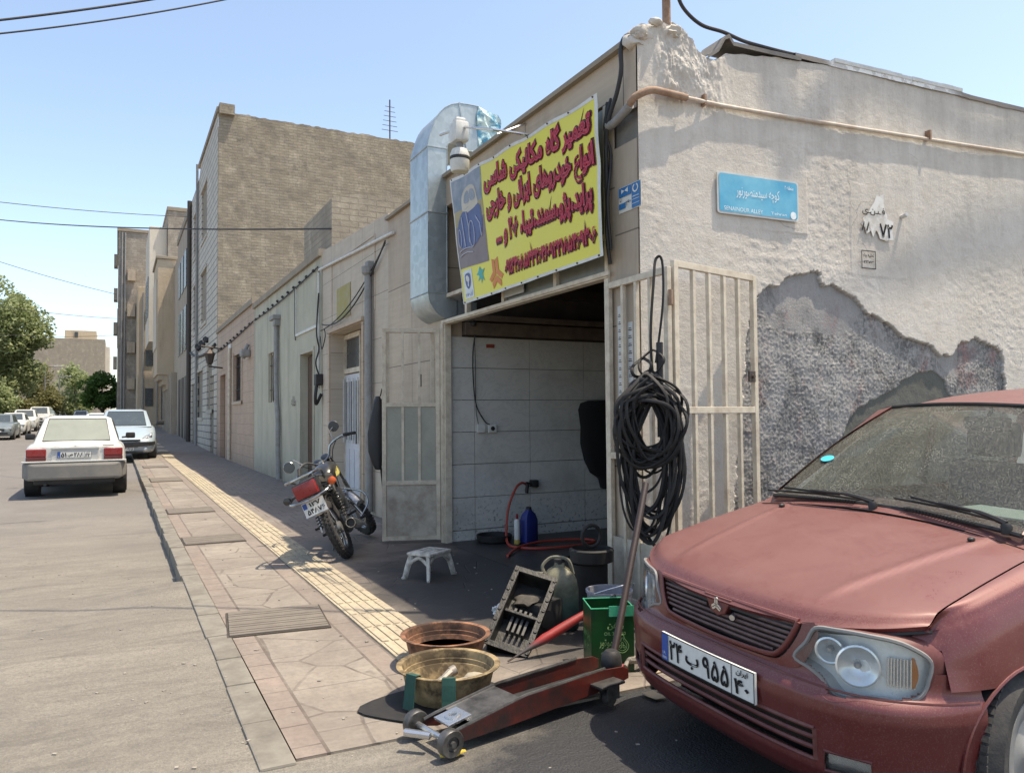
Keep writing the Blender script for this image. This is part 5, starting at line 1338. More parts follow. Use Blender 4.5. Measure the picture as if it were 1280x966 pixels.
# pillars
for sg in (-1, 1):
    b = B(); n_ = 12
    A = [WB(sg*0.607).lerp(WT(sg*0.607), k/n_)+Vector((-0.022, 0, 0.018))*math.sin(math.pi*k/n_) for k in range(n_+1)]
    C_ = [Vector((1.065, sg*0.705, 0.955)).lerp(Vector((1.765, sg*0.612, 1.385)), k/n_) for k in range(n_+1)]
    D_ = [Vector((1.20, sg*0.715, 0.955)).lerp(Vector((1.87, sg*0.605, 1.375)), k/n_) for k in range(n_+1)]
    b.loft([[p+Vector((-0.006, 0, 0.008)) for p in A], C_, D_], closed=False)
    cb(b, 'windscreen_pillar', MAROON, smooth=50)
    b = B()
    rails = [(1.80, 0.600, 1.375), (2.4, 0.598, 1.415), (2.9, 0.59, 1.395), (3.2, 0.60, 1.30), (3.48, 0.66, 1.0)]
    top_ = catmull([Vector((u, sg*v, w)) for u, v, w in rails], 4); bot = [Vector((p.x, sg*(0.585 if p.x < 3.0 else 0.5), p.z+0.028)) for p in top_]
    b.loft([top_, bot], closed=False); 
    low_ = [Vector((p.x+0.02, p.y, p.z-0.035)) for p in top_]; b.loft([top_, low_], closed=False)
    for (u0, u1) in ((2.22, 2.29), (3.05, 3.16)): b.poly3([Vector((u0, sg*0.715, 0.93)), Vector((u1, sg*0.715, 0.93)), Vector((u1, sg*0.60, 1.39)), Vector((u0, sg*0.60, 1.39))])
    cb(b, 'roof_rail', MAROON, smooth=40)
    b = B(); b.grid(lambda p, q: Vector((1.24+(0.65*q)*(1-p)+p*0.62+p*0 + (2.02*(1-q)*0), 0, 0)) if False else Vector(((1.22+1.83*p)*(1-q)+(1.85+1.2*p)*q, sg*(0.712-0.115*q), 0.94+0.435*q)), 12, 4); cb(b, 'side_glass', WSCREEN, smooth=True)
# doors, sill, rear body
def sidefn(sg):
    T = [(0.0, 0.20, 0.02), (0.12, 0.27, 0.0), (0.35, 0.45, 0.0), (0.40, 0.47, -0.006), (0.46, 0.50, -0.006), (0.50, 0.52, 0.0), (0.75, 0.76, 0.012), (0.88, 0.86, 0.035), (1.0, 0.945, 0.085)]
    def fn(u, v):
        uu = 1.205+u*2.72; base = 0.812-0.10*sm(3.3, 3.93, uu)-0.12*sm(3.75, 3.93, uu)
        return Vector((uu, sg*(base-smooth_tab([(a, d) for a, c, d in T], v, 0.03)), lerp_tab([(a, c) for a, c, d in T], v)))
    return fn
for sg in (-1, 1):
    b = B(); snap_surface(b, sidefn(sg), 120, 40, cu=3.01, cw=WH, r=WR); cb(b, 'body_side', MAROON, smooth=50)
    b = B()
    for u in (1.215, 2.27, 3.06): b.tube([sidefn(sg)((u-1.205)/2.72, k/10)+Vector((0, sg*0.001, 0)) for k in range(2, 11)], 0.003, 4)
    cb(b, 'door_gap', INK)
    for u in (2.08, 2.92):
        b = B(); b.box(u-0.08, u+0.08, sg*0.80-0.012, sg*0.80+0.02 if sg > 0 else sg*0.80+0.012, 0.80, 0.825, bev=0.006); cb(b, 'door_handle', BLKP)
    b = B(); arc = [Vector((3.01+WR*math.cos(a), sg*0.79, WH+WR*math.sin(a))) for a in [math.pi*k/24 for k in range(-2, 27)]]
    b.loft([arc, [Vector((p.x, sg*0.52, p.z)) for p in arc]], closed=False); cb(b, 'arch_liner', BLKP)
    if sg > 0: continue
    b = B(); Mm = Matrix.Translation((1.30, sg*0.83, 0.99)); b.box(-0.05, 0.05, -0.09, 0.09, -0.055, 0.055, Mm, bev=0.03); b.tube([(1.33, sg*0.70, 0.97), (1.31, sg*0.80, 0.97)], 0.015, 6); cb(b, 'door_mirror', BLKP, smooth=True)
b = B(); b.grid(lambda p, q: Vector((3.35+0.57*p, (-1+2*q)*(0.725-0.09*p), 0.985-0.03*p-0.03*(2*q-1)**2)), 8, 16); cb(b, 'boot_lid', MAROON, smooth=True)
b = B(); b.grid(lambda p, q: Vector((3.92+0.03*math.sin(math.pi*p)-0.22*(2*q-1)**4, (-1+2*q)*0.70, 0.24+0.72*p)), 8, 20); cb(b, 'rear_panel', MAROON, smooth=True)
b = B(); b.grid(lambda p, q: Vector((3.42-0.40*p, (-1+2*q)*(0.62-0.09*p), 0.99+0.36*p)), 6, 10); cb(b, 'rear_window', WSCREEN, smooth=True)
# interior
SEATM = dirty('seat_fabric', (0.10, 0.11, 0.16), (0.10, 0.095, 0.09), 0.5, 6, 0.9)
b = B(); b.box(1.08, 3.5, -0.66, 0.66, 0.16, 0.22); b.box(1.05, 1.12, -0.66, 0.66, 0.2, 0.9); cb(b, 'cabin_floor', BLKP)
b = B(); b.box(1.13, 1.52, -0.64, 0.64, 0.74, 0.945, bev=0.05); b.box(1.22, 1.45, -0.52, -0.16, 0.94, 0.985, bev=0.03); cb(b, 'dashboard', dirty('dash_grey', (0.075, 0.075, 0.075), (0.13, 0.12, 0.10), 0.5, 5, 0.8), smooth=40)
b = B(); b.box(1.15, 1.40, -0.60, -0.18, 0.986, 0.992); b.box(1.15, 1.32, -0.18, 0.0, 0.950, 0.956); cb(b, 'sun_shade', dirty('pale_shade', (0.62, 0.68, 0.62), (0.4, 0.45, 0.4), 0.2, 8, 0.7))
for v in (-0.34, 0.34):
    s_ = None
    b = B(); b.box(1.80, 2.25, v-0.23, v+0.23, 0.42, 0.56, bev=0.05); b.box(-0.06, 0.06, -0.22, 0.22, 0, 0.60, Matrix.Translation((2.22, v, 0.52)) @ Matrix.Rotation(R(12), 4, 'Y'), bev=0.05); s_ = cb(b, 'seat', SEATM, smooth=50)
    b = B(); b.box(-0.05, 0.05, -0.14, 0.14, 0, 0.20, Matrix.Translation((2.35, v, 1.13)) @ Matrix.Rotation(R(8), 4, 'Y'), bev=0.045); cb(b, 'headrest', SEATM, s_, smooth=50)
b = B(); b.box(2.75, 3.2, -0.6, 0.6, 0.42, 0.58, bev=0.06); b.box(-0.07, 0.07, -0.6, 0.6, 0, 0.5, Matrix.Translation((3.2, 0, 0.5)) @ Matrix.Rotation(R(14), 4, 'Y'), bev=0.06); cb(b, 'rear_seat', SEATM, smooth=50)
b = B(); Ms = Matrix.Translation((1.72, -0.34, 0.86)) @ Matrix.Rotation(R(-62), 4, 'Y')
b.tube([Ms @ Vector((0.185*math.cos(a), 0.185*math.sin(a), 0)) for a in [2*math.pi*k/32 for k in range(32)]], 0.014, 8, closed=True); b.lathe([(0.06, -0.02), (0.06, 0.015), (0.02, 0.025)], 14, Ms)
for a in (0, 120, 240): b.tube([Ms @ Vector((0.05*math.cos(R(a)), 0.05*math.sin(R(a)), 0)), Ms @ Vector((0.18*math.cos(R(a)), 0.18*math.sin(R(a)), 0))], 0.014, 6)
cb(b, 'steering_wheel', BLKP, smooth=True)
b = B(); b.box(1.72, 1.80, -0.10, 0.10, 1.30, 1.37, bev=0.02); b.tube([(1.77, 0, 1.37), (1.80, 0, 1.41)], 0.01, 6); cb(b, 'rear_view_mirror', BLKP)
# engine bay block so no light passes through the grille
b = B(); b.box(0.16, 1.0, -0.36, 0.36, 0.22, 0.60); b.box(0.40, 1.0, -0.5, 0.5, 0.2, 0.60); b.box(0.5, 3.85, -0.5, 0.5, 0.17, 0.24); cb(b, 'underbody', BLKP)
wheel(car, WC, -0.700, 0.275, r=0.275, w=0.165, side=-1, steer=11, holes=False)
wheel(car, WC, 0.700, 0.275, r=0.275, w=0.165, side=1, steer=11)
wheel(car, 3.01, -0.70, 0.275, r=0.275, w=0.165, side=-1)
wheel(car, 3.01, 0.70, 0.275, r=0.275, w=0.165, side=1)
# ================================================================== other cars in the street
def paint(name, col, **k): return dirty(name, col, (0.34, 0.31, 0.26), 0.35, 2.5, 0.38, bump=0.02, Coat_Weight=0.5, **k)
WHP = paint('white_paint_dusty', (0.58, 0.58, 0.55)); SILP = paint('silver_blue_paint', (0.32, 0.40, 0.46)); DKP = paint('dark_grey_paint', (0.12, 0.15, 0.16))
GREYB = dirty('grey_bumper', (0.17, 0.165, 0.155), (0.28, 0.255, 0.22), 0.6, 3, 0.7)
DUSTG = m_glass_dark('dusty_rear_glass', (0.13, 0.145, 0.125), 0.35)
CGL = m_glass_dark('car_glass', (0.035, 0.045, 0.05), 0.08)
def car_ring(u, hw, zb, zt, cr):
    h = [(hw-0.12, zb), (hw-0.03, zb+0.05), (hw-0.005, zb+0.16), (hw, (zb+zt)/2), (hw-0.01, zt-0.16), (hw-0.045, zt-0.06), (hw-0.12, zt-0.005), (hw*0.55, zt+cr*0.7), (0, zt+cr)]
    return [Vector((u, v, w)) for v, w in h]+[Vector((u, -v, w)) for v, w in h[::-1][1:]]
def base_car(name, label, cat, loc, rot, secs, gh, mat, wheels=(0.68, 3.02, 0.275), glass=CGL, group=None, sc=1.0, cover=ALLOY, lowglass=None, rearglass=None, detail=True):
    r = thing(name, label, cat, loc, rot, group); r.scale = (sc, sc, sc)
    b = B(); b.loft([car_ring(*s) for s in secs]); hw = max(s[1] for s in secs)
    b.build('body', mat, r, world=False, smooth=38, sub=1 if detail else 0)
    ub, ut, rt, rb, zb, zt, wb, wt = gh      # windscreen base/top, roof rear/base, heights, half widths
    bot = [Vector((ub, wb*0.86, zb)), Vector((ub+0.10, wb, zb)), Vector((rb-0.10, wb, zb)), Vector((rb, wb*0.86, zb))]
    mid = [Vector((ut, wt*0.9, zt-0.03)), Vector((ut+0.06, wt, zt-0.05)), Vector((rt-0.06, wt, zt-0.05)), Vector((rt, wt*0.9, zt-0.03))]
    top_ = [Vector((ut+0.15, wt*0.7, zt)), Vector((ut+0.2, wt*0.75, zt)), Vector((rt-0.2, wt*0.75, zt)), Vector((rt-0.15, wt*0.7, zt))]
    mir = lambda L: L+[Vector((p.x, -p.y, p.z)) for p in L[::-1]]
    b = B(); b.loft([mir(bot), mir(mid), mir(top_)]); b.build('roof', mat, r, world=False, smooth=30, bev=0.012 if detail else 0)
    def pane(nm, q, off, m, ins=0.035, ins2=0.08, nx=1):
        A, Bq, C, D = q; n_ = ((Bq-A).cross(D-A)).normalized()*off
        f = lambda x, y: A.lerp(Bq, x).lerp(D.lerp(C, x), y)+n_
        b = B(); b.grid(lambda p, s: f(ins+(1-2*ins)*p, ins2+(1-2*ins2)*s), 4, 4); o = b.build(nm, m, r, world=False); 
        if detail:
            b = B(); b.tube([f(ins, ins2), f(1-ins, ins2), f(1-ins, 1-ins2), f(ins, 1-ins2)], 0.010, 4, closed=True); b.build('seal', BLKP, o, world=False)
        return o
    v = Vector
    pane('windscreen', [bot[0], v((ub, -wb*0.86, zb)), v((ut, -wt*0.9, zt-0.03)), mid[0]], 0.006, glass)
    pane('rear_window', [v((rb, -wb*0.86, zb)), bot[3], mid[3], v((rt, -wt*0.9, zt-0.03))], 0.006, rearglass or glass)
    for sg in (1, -1):
        h = lambda p: v((p.x, sg*p.y, p.z))
        a, c, d, e = bot[1], bot[2], mid[2], mid[1]; m0 = a.lerp(c, 0.5); m1 = e.lerp(d, 0.5)
        off = 0.006 if sg < 0 else -0.006
        pane('side_window', [h(a), h(m0), h(m1), h(e)], off, glass, 0.03, 0.10); pane('side_window', [h(m0), h(c), h(d), h(m1)], off, glass, 0.03, 0.10)
    for u in wheels[:2]:
        for sg in (1, -1):
            b = B(); Mx = Matrix.Translation((u, sg*(hw-0.12), wheels[2])) @ Matrix.Rotation(R(-90*sg), 4, 'X'); b.lathe([(wheels[2]+0.055, -0.1), (wheels[2]+0.055, 0.112), (0.05, 0.113)], 28, Mx); b.build('wheel_arch', BLKP, r, world=False)
            if detail: wheel(r, u, sg*(hw-0.075), wheels[2], wheels[2], 0.17, sg, 0, cover)
            else:
                b = B(); b.lathe([(wheels[2]*0.6, -0.08), (wheels[2], -0.07), (wheels[2], 0.07), (wheels[2]*0.6, 0.08)], 20, Matrix.Translation((u, sg*(hw-0.085), wheels[2])) @ Matrix.Rotation(R(-90*sg), 4, 'X')); w_ = b.build('wheel', TYRE, r, world=False)
                b = B(); b.lathe([(0.01, 0.07), (wheels[2]*0.6, 0.082)], 14, Matrix.Translation((u, sg*(hw-0.085), wheels[2])) @ Matrix.Rotation(R(-90*sg), 4, 'X')); b.build('rim', cover, w_, world=False)
    return r
# --- white saloon seen from behind
secs = [(0.0, 0.62, 0.30, 0.62, 0.02), (0.10, 0.74, 0.22, 0.70, 0.03), (0.45, 0.79, 0.20, 0.80, 0.03), (0.95, 0.80, 0.20, 0.93, 0.02), (1.6, 0.805, 0.20, 0.95, 0.0), (2.6, 0.805, 0.20, 0.97, 0.0), (3.2, 0.80, 0.22, 0.985, 0.01), (3.60, 0.79, 0.30, 0.975, 0.02), (3.84, 0.765, 0.36, 0.96, 0.015), (3.89, 0.745, 0.40, 0.93, 0.01)]
WCAR = base_car('parked_car', 'dusty white saloon seen from behind with grey bumper and red tail lamps', 'car', (-0.70, 21.15, -0.115), R(-90), secs,
                (1.0, 1.62, 2.85, 3.38, 0.95, 1.445, 0.68, 0.545), WHP, sc=1.09, cover=GREYB, rearglass=DUSTG)
def rp(u, v, w): return Vector((u, v, w))
b = B(); b.box(3.885, 3.905, -0.36, 0.36, 0.655, 0.88, bev=0.008); pl = b.build('plate_recess', dirty('recess_white', (0.50, 0.50, 0.48), (0.3, 0.28, 0.25), 0.5, 3, 0.5), WCAR, world=False)
b = B(); b.box(3.895, 3.925, -0.37, 0.37, 0.86, 0.895, bev=0.008); b.build('recess_lip', WHP, pl, world=False)
persian_plate(WCAR, lambda x, y, o: Vector((3.912+o, -0.27+x, 0.705+y)), left='۵۱', letter='ص', mid='۲۸۸', right='۲۲')
for sg in (-1, 1):
    b = B(); b.box(3.80, 3.908, sg*0.59-0.15, sg*0.59+0.15, 0.73, 0.865, bev=0.02); tl = b.build('tail_light', REDL, WCAR, world=False)
    b = B(); b.box(3.80, 3.910, sg*0.59-0.15, sg*0.59+0.15, 0.665, 0.729, bev=0.012); b.build('lower_lens', REDD, tl, world=False)
b = B(); b.loft([[Vector((u, -hw, a)), Vector((u, hw, a)), Vector((u, hw, c)), Vector((u, -hw, c))] for (u, hw, a, c) in ((3.35, 0.81, 0.42, 0.63), (3.82, 0.795, 0.36, 0.63), (3.93, 0.73, 0.33, 0.62), (3.97, 0.60, 0.34, 0.60))]); b.build('rear_bumper', GREYB, WCAR, world=False, smooth=30, bev=0.03)
b = B(); b.box(3.84, 3.945, -0.80, 0.80, 0.632, 0.66, bev=0.01); b.build('bumper_top', WHP, WCAR, world=False)
b = B(); b.box(3.55, 3.9, -0.62, 0.62, 0.25, 0.36, bev=0.03); b.tube([(3.5, -0.45, 0.27), (3.95, -0.45, 0.26)], 0.028, 10); b.build('underside', BLKP, WCAR, world=False)
b = B(); b.tube([(3.88, 0, 0.905), (3.91, 0, 0.905)], 0.014, 10); b.build('boot_lock', CHROME, WCAR, world=False)
b = B(); b.box(3.893, 3.903, 0.42, 0.60, 0.905, 0.92); b.build('badge_strip', GREYB, WCAR, world=False)
for sg in (-1, 1):
    b = B(); b.box(1.18, 1.28, sg*0.90-0.09, sg*0.90+0.09, 0.97, 1.09, bev=0.03); b.tube([(1.25, sg*0.74, 0.99), (1.23, sg*0.84, 1.0)], 0.02, 6); b.build('door_mirror', BLKP, WCAR, world=False, smooth=True)
# --- silvery hatchback facing the camera
secs = [(0.0, 0.60, 0.26, 0.52, 0.02), (0.07, 0.72, 0.19, 0.58, 0.04), (0.30, 0.79, 0.17, 0.70, 0.05), (0.65, 0.82, 0.17, 0.84, 0.04), (1.05, 0.825, 0.17, 0.97, 0.02), (1.8, 0.83, 0.17, 0.98, 0.0), (3.0, 0.82, 0.18, 1.0, 0.0), (3.6, 0.80, 0.22, 1.0, 0.0), (3.80, 0.74, 0.30, 0.96, 0.0)]
HB = base_car('parked_car', 'pale silver hatchback facing us behind the white saloon with one wheel on the pavement', 'car', (0.22, 28.6, 0.0), R(88), secs,
              (0.88, 1.78, 3.05, 3.55, 0.93, 1.46, 0.71, 0.555), SILP, wheels=(0.76, 3.20, 0.285), sc=1.17)
for sg in (-1, 1):
    b = B()
    q = [(0.10, 0.46, 0.60), (0.14, 0.58, 0.57), (0.30, 0.735, 0.66), (0.50, 0.745, 0.78), (0.36, 0.66, 0.735), (0.16, 0.50, 0.645)]
    P_ = [Vector((u-0.02, sg*v, w+0.012)) for u, v, w in q]; Q_ = [Vector((u+0.05, sg*v*0.96, w-0.05)) for u, v, w in q]
    b.loft([P_, Q_]); hl = b.build('headlight', dirty('lamp_dark', (0.22, 0.24, 0.26), (0.4, 0.42, 0.44), 0.7, 20, 0.15, Coat_Weight=1.0), HB, world=False, smooth=True)
    for (u, v, w, rr_) in ((0.15, 0.56, 0.61, 0.045), (0.24, 0.665, 0.665, 0.05)):
        b = B(); b.ball((u-0.008, sg*v, w+0.006), rr_, sub=2, sc=(0.5, 1, 0.9)); b.build('reflector', CHROME, hl, world=False, smooth=True)
    b = B(); b.lathe([(0.001, 0.02), (0.05, 0.015), (0.055, 0)], 14, Matrix.Translation((0.03, sg*0.56, 0.30)) @ Matrix.Rotation(R(-90), 4, 'Y')); b.build('fog_lamp', CHROME, HB, world=False)
    b = B(); b.box(1.22, 1.34, sg*0.95-0.10, sg*0.95+0.10, 0.98, 1.12, bev=0.04); b.tube([(1.3, sg*0.78, 0.99), (1.28, sg*0.88, 1.01)], 0.022, 6); b.build('door_mirror', BLKP, HB, world=False, smooth=True)
b = B()
pts = [(0.33, 0.80), (0.10, 0.745), (0.01, 0.62), (-0.02, 0.35), (-0.03, 0.0), (-0.02, -0.35), (0.01, -0.62), (0.10, -0.745), (0.33, -0.80)]
b.loft([[Vector((u-0.022, v, 0.50+0.02*abs(v))) for u, v in pts], [Vector((u-0.022, v, 0.36+0.10*abs(v)**2)) for u, v in pts]], closed=False); b.build('bumper_band', BLKP, HB, world=False, solid=0.02)
b = B(); b.box(-0.035, 0.02, -0.42, 0.42, 0.535, 0.585, bev=0.01); b.build('grille', BLKP, HB, world=False)
b = B(); b.box(-0.02, 0.02, -0.5, 0.5, 0.20, 0.25, bev=0.01); b.build('lower_intake', BLKP, HB, world=False)
persian_plate(HB, lambda x, y, o: Vector((-0.022-o, 0.26-x, 0.235+y+0.03)), left='۷۸', letter='د', mid='۲۰۱', right='۱۱')
b = B()
for v in (-0.35, 0.35): b.box(2.0, 2.12, v-0.2, v+0.2, 0.6, 1.2, bev=0.05); b.box(2.02, 2.1, v-0.12, v+0.12, 1.2, 1.36, bev=0.04)
b.build('seat', SEATM, HB, world=False)

# --- cars parked along the far side and down the street
sS = [(0.0, 0.62, 0.30, 0.62, 0.02), (0.10, 0.76, 0.22, 0.70, 0.03), (0.95, 0.82, 0.20, 0.93, 0.02), (2.2, 0.825, 0.20, 0.97, 0.0), (3.5, 0.81, 0.24, 1.0, 0.01), (4.1, 0.78, 0.36, 0.98, 0.015), (4.2, 0.70, 0.40, 0.90, 0.01)]
ghS = (1.05, 1.75, 3.0, 3.7, 0.95, 1.45, 0.70, 0.56)
sH = [(0.0, 0.66, 0.34, 0.80, 0.02), (0.10, 0.80, 0.28, 0.92, 0.03), (1.05, 0.87, 0.26, 1.08, 0.02), (2.2, 0.88, 0.26, 1.12, 0.0), (4.2, 0.87, 0.30, 1.14, 0.01), (4.45, 0.82, 0.40, 1.12, 0.015)]
ghH = (1.15, 1.75, 4.0, 4.35, 1.08, 1.70, 0.78, 0.64)
def far_car(label, x, y, z, rot, mat, suv=False, sc=1.0):
    r = base_car('parked_car', label, 'car', (x, y, z), R(rot), sH if suv else sS, ghH if suv else ghS, mat, wheels=(0.85, 3.4, 0.31) if suv else (0.78, 3.2, 0.29), group='cars parked along the far side of the street', sc=sc, detail=False)
    zz = 0.15 if suv else 0
    for sg in (-1, 1):
        b = B(); b.box(0.02, 0.14, sg*0.60-0.14, sg*0.60+0.14, 0.60+zz, 0.70+zz, bev=0.02); b.build('headlight', CHROME, r, world=False)
    b = B(); b.box(-0.02, 0.03, -0.40, 0.40, 0.50+zz, 0.62+zz); b.box(-0.01, 0.05, -0.55, 0.55, 0.30+zz*0.5, 0.42+zz*0.5); b.build('grille', BLKP, r, world=False)
    b = B(); b.box(-0.035, -0.022, -0.26, 0.26, 0.44+zz, 0.52+zz); b.build('number_plate', PLATEW, r, world=False)
    return r
far_car('dark grey saloon, nearest of the cars on the far left side', -5.85, 50, 0.25, 90, DKP)
far_car('second car on the far left side, a white saloon behind the dark grey one', -5.95, 57.5, 0.36, 90, WHP)
far_car('white estate with pale windscreen, third car on the far left side', -6.0, 65.5, 0.49, 92, WHP, suv=True, sc=0.95)
far_car('white four-by-four with dark grille on the far left side', -6.0, 76, 0.66, 88, WHP, suv=True, sc=1.05)
far_car('grey car behind the white four-by-four on the far left side', -6.1, 86, 0.8, 90, DKP)
far_car('pale car half hidden by trees, fifth along the far side', -6.0, 94, 0.8, 90, SILP)
far_car('white car beyond the pale one, showing above the white saloon roof', -5.9, 102, 0.8, 90, WHP)
far_car('white hatchback far down the street directly above the white saloon roof', -3.4, 92, 0.8, 90, WHP)
far_car('white car roof showing just behind the silver hatchback', -0.65, 39, 0.10, 90, WHP, sc=1.07)
# ================================================================== banner over the door
def proj_bilin(c):      # c: TL, TR, BL, BR ; x 0..1 left->right, y 0..1 bottom->top
    TL_, TR_, BL_, BR_ = [Vector(p) for p in c]
    return lambda x, y: (BL_.lerp(BR_, x)).lerp(TL_.lerp(TR_, x), y)
BX = X0-0.15
Q = proj_bilin([(BX, 7.40, 3.865), (BX, 4.615, 3.735), (BX+0.02, 7.10, 2.515), (BX+0.01, 4.575, 2.535)])
def ban(x, y, o=0.0):
    p = Q(x, y); e = min(x, 1-x, y, 1-y)
    wv = 0.010*noise.noise(Vector((x*5, y*3, 0)))+0.006*noise.noise(Vector((x*9+y*6, y*2, 3)))+0.012*math.sin(math.pi*x)*math.sin(math.pi*y)
    sagz = -0.018*math.sin(math.pi*x*4)**2*(y**6)
    return p+Vector((-(wv+o), 0, sagz))
ban_root = thing('banner', 'yellow workshop banner with red Persian lettering and an old blue car picture above the doorway', 'banner', (BX, 6.0, 2.5))
t = MT('banner_yellow'); a = t.noise(1.2, None, 4)
BYEL = t.fin(t.mix(a, (0.74, 0.66, 0.035), (0.66, 0.60, 0.07)), 0.42, t.bump(t.noise(2.5, None, 4), 0.35, 0.03))
b = B(); b.grid(lambda u, v: ban(u, v), 80, 30); b.build('sheet', BYEL, ban_root, smooth=True)
b = B()
def strip(b, x0, x1, y0, y1, o=0.002, n=40, m=8): b.grid(lambda u, v: ban(x0+(x1-x0)*u, y0+(y1-y0)*v, o), n, m)
strip(b, 0, 1, 0.975, 1.0, n=60, m=1); strip(b, 0.0, 1, 0, 0.02, n=60, m=1); strip(b, 0.985, 1.0, 0.02, 0.975, n=1, m=20); strip(b, 0, 0.008, 0.02, 0.975, n=1, m=20)
b.build('white_hem', WHITEP, ban_root)
RED = dirty('banner_red', (0.62, 0.035, 0.075), (0.50, 0.09, 0.10), 0.4, 5, 0.5, bump=0.0); DRED = dirty('banner_dark_red', (0.12, 0.006, 0.012), (0.1, 0.01, 0.01), 0.2, 5, 0.5, bump=0.0)
def ban_text(body, x0, x1, y0, y1, sl=0.0):
    bx = (x0, x1, y0, y1)
    ms = text_mesh('t', body, DRED, lambda x, y: ban(x, y, 0.004), grow=0.10, box=(x0-0.007, x1+0.007, y0-0.014, y1+0.014))
    mr = text_mesh('t', body, RED, lambda x, y: ban(x, y, 0.009), grow=0.052, box=bx)
    # keep both flat: push every point to its own layer
    o = add_mesh('lettering_outline', ms, ban_root); o2 = add_mesh('lettering', mr, o)
    o2.parent = o; o2.matrix_parent_inverse = Matrix.Identity(4)
ban_text('تعمیر گاه مکانیکی شاسی', 0.295, 0.968, 0.735, 0.955)
ban_text('انواع خودروهای ایرانی و خارجی', 0.295, 0.975, 0.505, 0.725)
ban_text('پراید،پژو،سمند،تیبا، ۲۰۶ و ....', 0.35, 0.96, 0.29, 0.495)
ban_text('۰۹۱۲۴۶۸۵۴۳۲۶۴/۰۹۲۲۱۸۵۴۶۹۳۰۶', 0.395, 0.972, 0.10, 0.25)
# picture panel with an old blue car
PICS = dirty('picture_sky', (0.15, 0.19, 0.24), (0.42, 0.42, 0.46), 0.8, 4, 0.5, bump=0.0); PICG = dirty('picture_ground', (0.20, 0.15, 0.15), (0.12, 0.10, 0.12), 0.6, 4, 0.5, bump=0.0)
PICM = dirty('picture_field', (0.36, 0.28, 0.12), (0.25, 0.22, 0.10), 0.6, 6, 0.5, bump=0.0); PICB = dirty('picture_blue', (0.035, 0.055, 0.20), (0.02, 0.03, 0.09), 0.6, 5, 0.4, bump=0.0)
PICW = dirty('picture_cream', (0.50, 0.45, 0.36), (0.35, 0.3, 0.25), 0.5, 6, 0.5, bump=0.0); PICC = dirty('picture_chrome', (0.42, 0.44, 0.50), (0.2, 0.2, 0.3), 0.6, 12, 0.5, bump=0.0)
b = B(); strip(b, 0.008, 0.27, 0.72, 0.975, 0.002, 10, 6); pp_ = b.build('picture', PICS, ban_root)
b = B(); strip(b, 0.008, 0.27, 0.60, 0.72, 0.002, 10, 3); b.build('field', PICM, pp_)
b = B(); b.grid(lambda u, v: ban(0.008+0.262*u, 0.27-0.02*u+(0.33+0.02*u)*v, 0.002), 10, 6); b.build('ground_part', PICG, pp_)
def bpoly(b, pts, o): b.poly3([ban(x, y, o) for x, y in catmull([(x, y, 0) for x, y in pts], 4, True)]) if False else b.poly3([ban(p.x, p.y, o) for p in catmull([(x, y, 0) for x, y in pts], 3, True)])
b = B(); bpoly(b, [(0.09, 0.80), (0.12, 0.86), (0.17, 0.88), (0.21, 0.85), (0.225, 0.76), (0.22, 0.70), (0.10, 0.68)], 0.0045); b.build('old_car_cab', PICW, pp_)
b = B(); bpoly(b, [(0.11, 0.76), (0.125, 0.83), (0.155, 0.84), (0.158, 0.755)], 0.0065); bpoly(b, [(0.168, 0.755), (0.168, 0.84), (0.20, 0.83), (0.212, 0.76)], 0.0065); b.build('old_car_windows', PICS, pp_)
b = B(); bpoly(b, [(0.10, 0.70), (0.07, 0.68), (0.035, 0.60), (0.03, 0.47), (0.06, 0.42), (0.15, 0.40), (0.21, 0.44), (0.245, 0.50), (0.25, 0.62), (0.235, 0.70), (0.16, 0.72)], 0.0045); b.build('old_car_body', PICB, pp_)
b = B()
for (cx_, cy_, rx, ry) in ((0.155, 0.50, 0.022, 0.10), (0.045, 0.50, 0.014, 0.07)): b.tube([ban(cx_+rx*math.cos(a), cy_+ry*math.sin(a), 0.006) for a in [2*math.pi*k/20 for k in range(20)]], 0.006, 4, closed=True)
for yy in (0.395, 0.36): b.tube([ban(0.03+0.12*k/8, yy+0.015*math.sin(k/8*3.14), 0.006) for k in range(9)], 0.006, 4)
b.tube([ban(x, y, 0.006) for x, y in ((0.075, 0.66), (0.085, 0.52), (0.09, 0.42))], 0.008, 4); b.tube([ban(x, y, 0.006) for x, y in ((0.12, 0.68), (0.135, 0.56), (0.13, 0.44))], 0.007, 4); b.tube([ban(x, y, 0.006) for x, y in ((0.20, 0.62), (0.23, 0.55), (0.235, 0.45))], 0.007, 4)
b.build('old_car_trim', PICC, pp_)
# emblems on the banner
b = B(); bpoly(b, [(0.035, 0.05), (0.035, 0.235), (0.115, 0.235), (0.115, 0.05)], 0.003) if False else b.grid(lambda u, v: ban(0.03+0.085*u, 0.03+0.215*v, 0.003), 4, 4); e1 = b.build('emblem_patch', dirty('emblem_white', (0.62, 0.66, 0.68), (0.4, 0.45, 0.48), 0.3, 8, 0.5, bump=0.0), ban_root)
b = B(); bpoly(b, [(0.05, 0.215), (0.095, 0.215), (0.10, 0.16), (0.09, 0.12), (0.072, 0.10), (0.054, 0.12), (0.045, 0.16)], 0.005); b.build('shield', PICB, e1)
b = B(); bpoly(b, [(0.055, 0.195), (0.07, 0.205), (0.085, 0.19), (0.09, 0.165), (0.08, 0.15), (0.078, 0.12), (0.068, 0.125), (0.07, 0.155), (0.06, 0.165)], 0.007); b.build('horse_head', WHITEP, e1)
add_mesh('emblem_word', text_mesh('t', 'ایران خودرو', PICB, lambda x, y: ban(x, y, 0.006), box=(0.04, 0.105, 0.045, 0.085)), e1)
TEAL = dirty('teal_print', (0.03, 0.36, 0.34), (0.1, 0.4, 0.35), 0.3, 8, 0.5, bump=0.0)
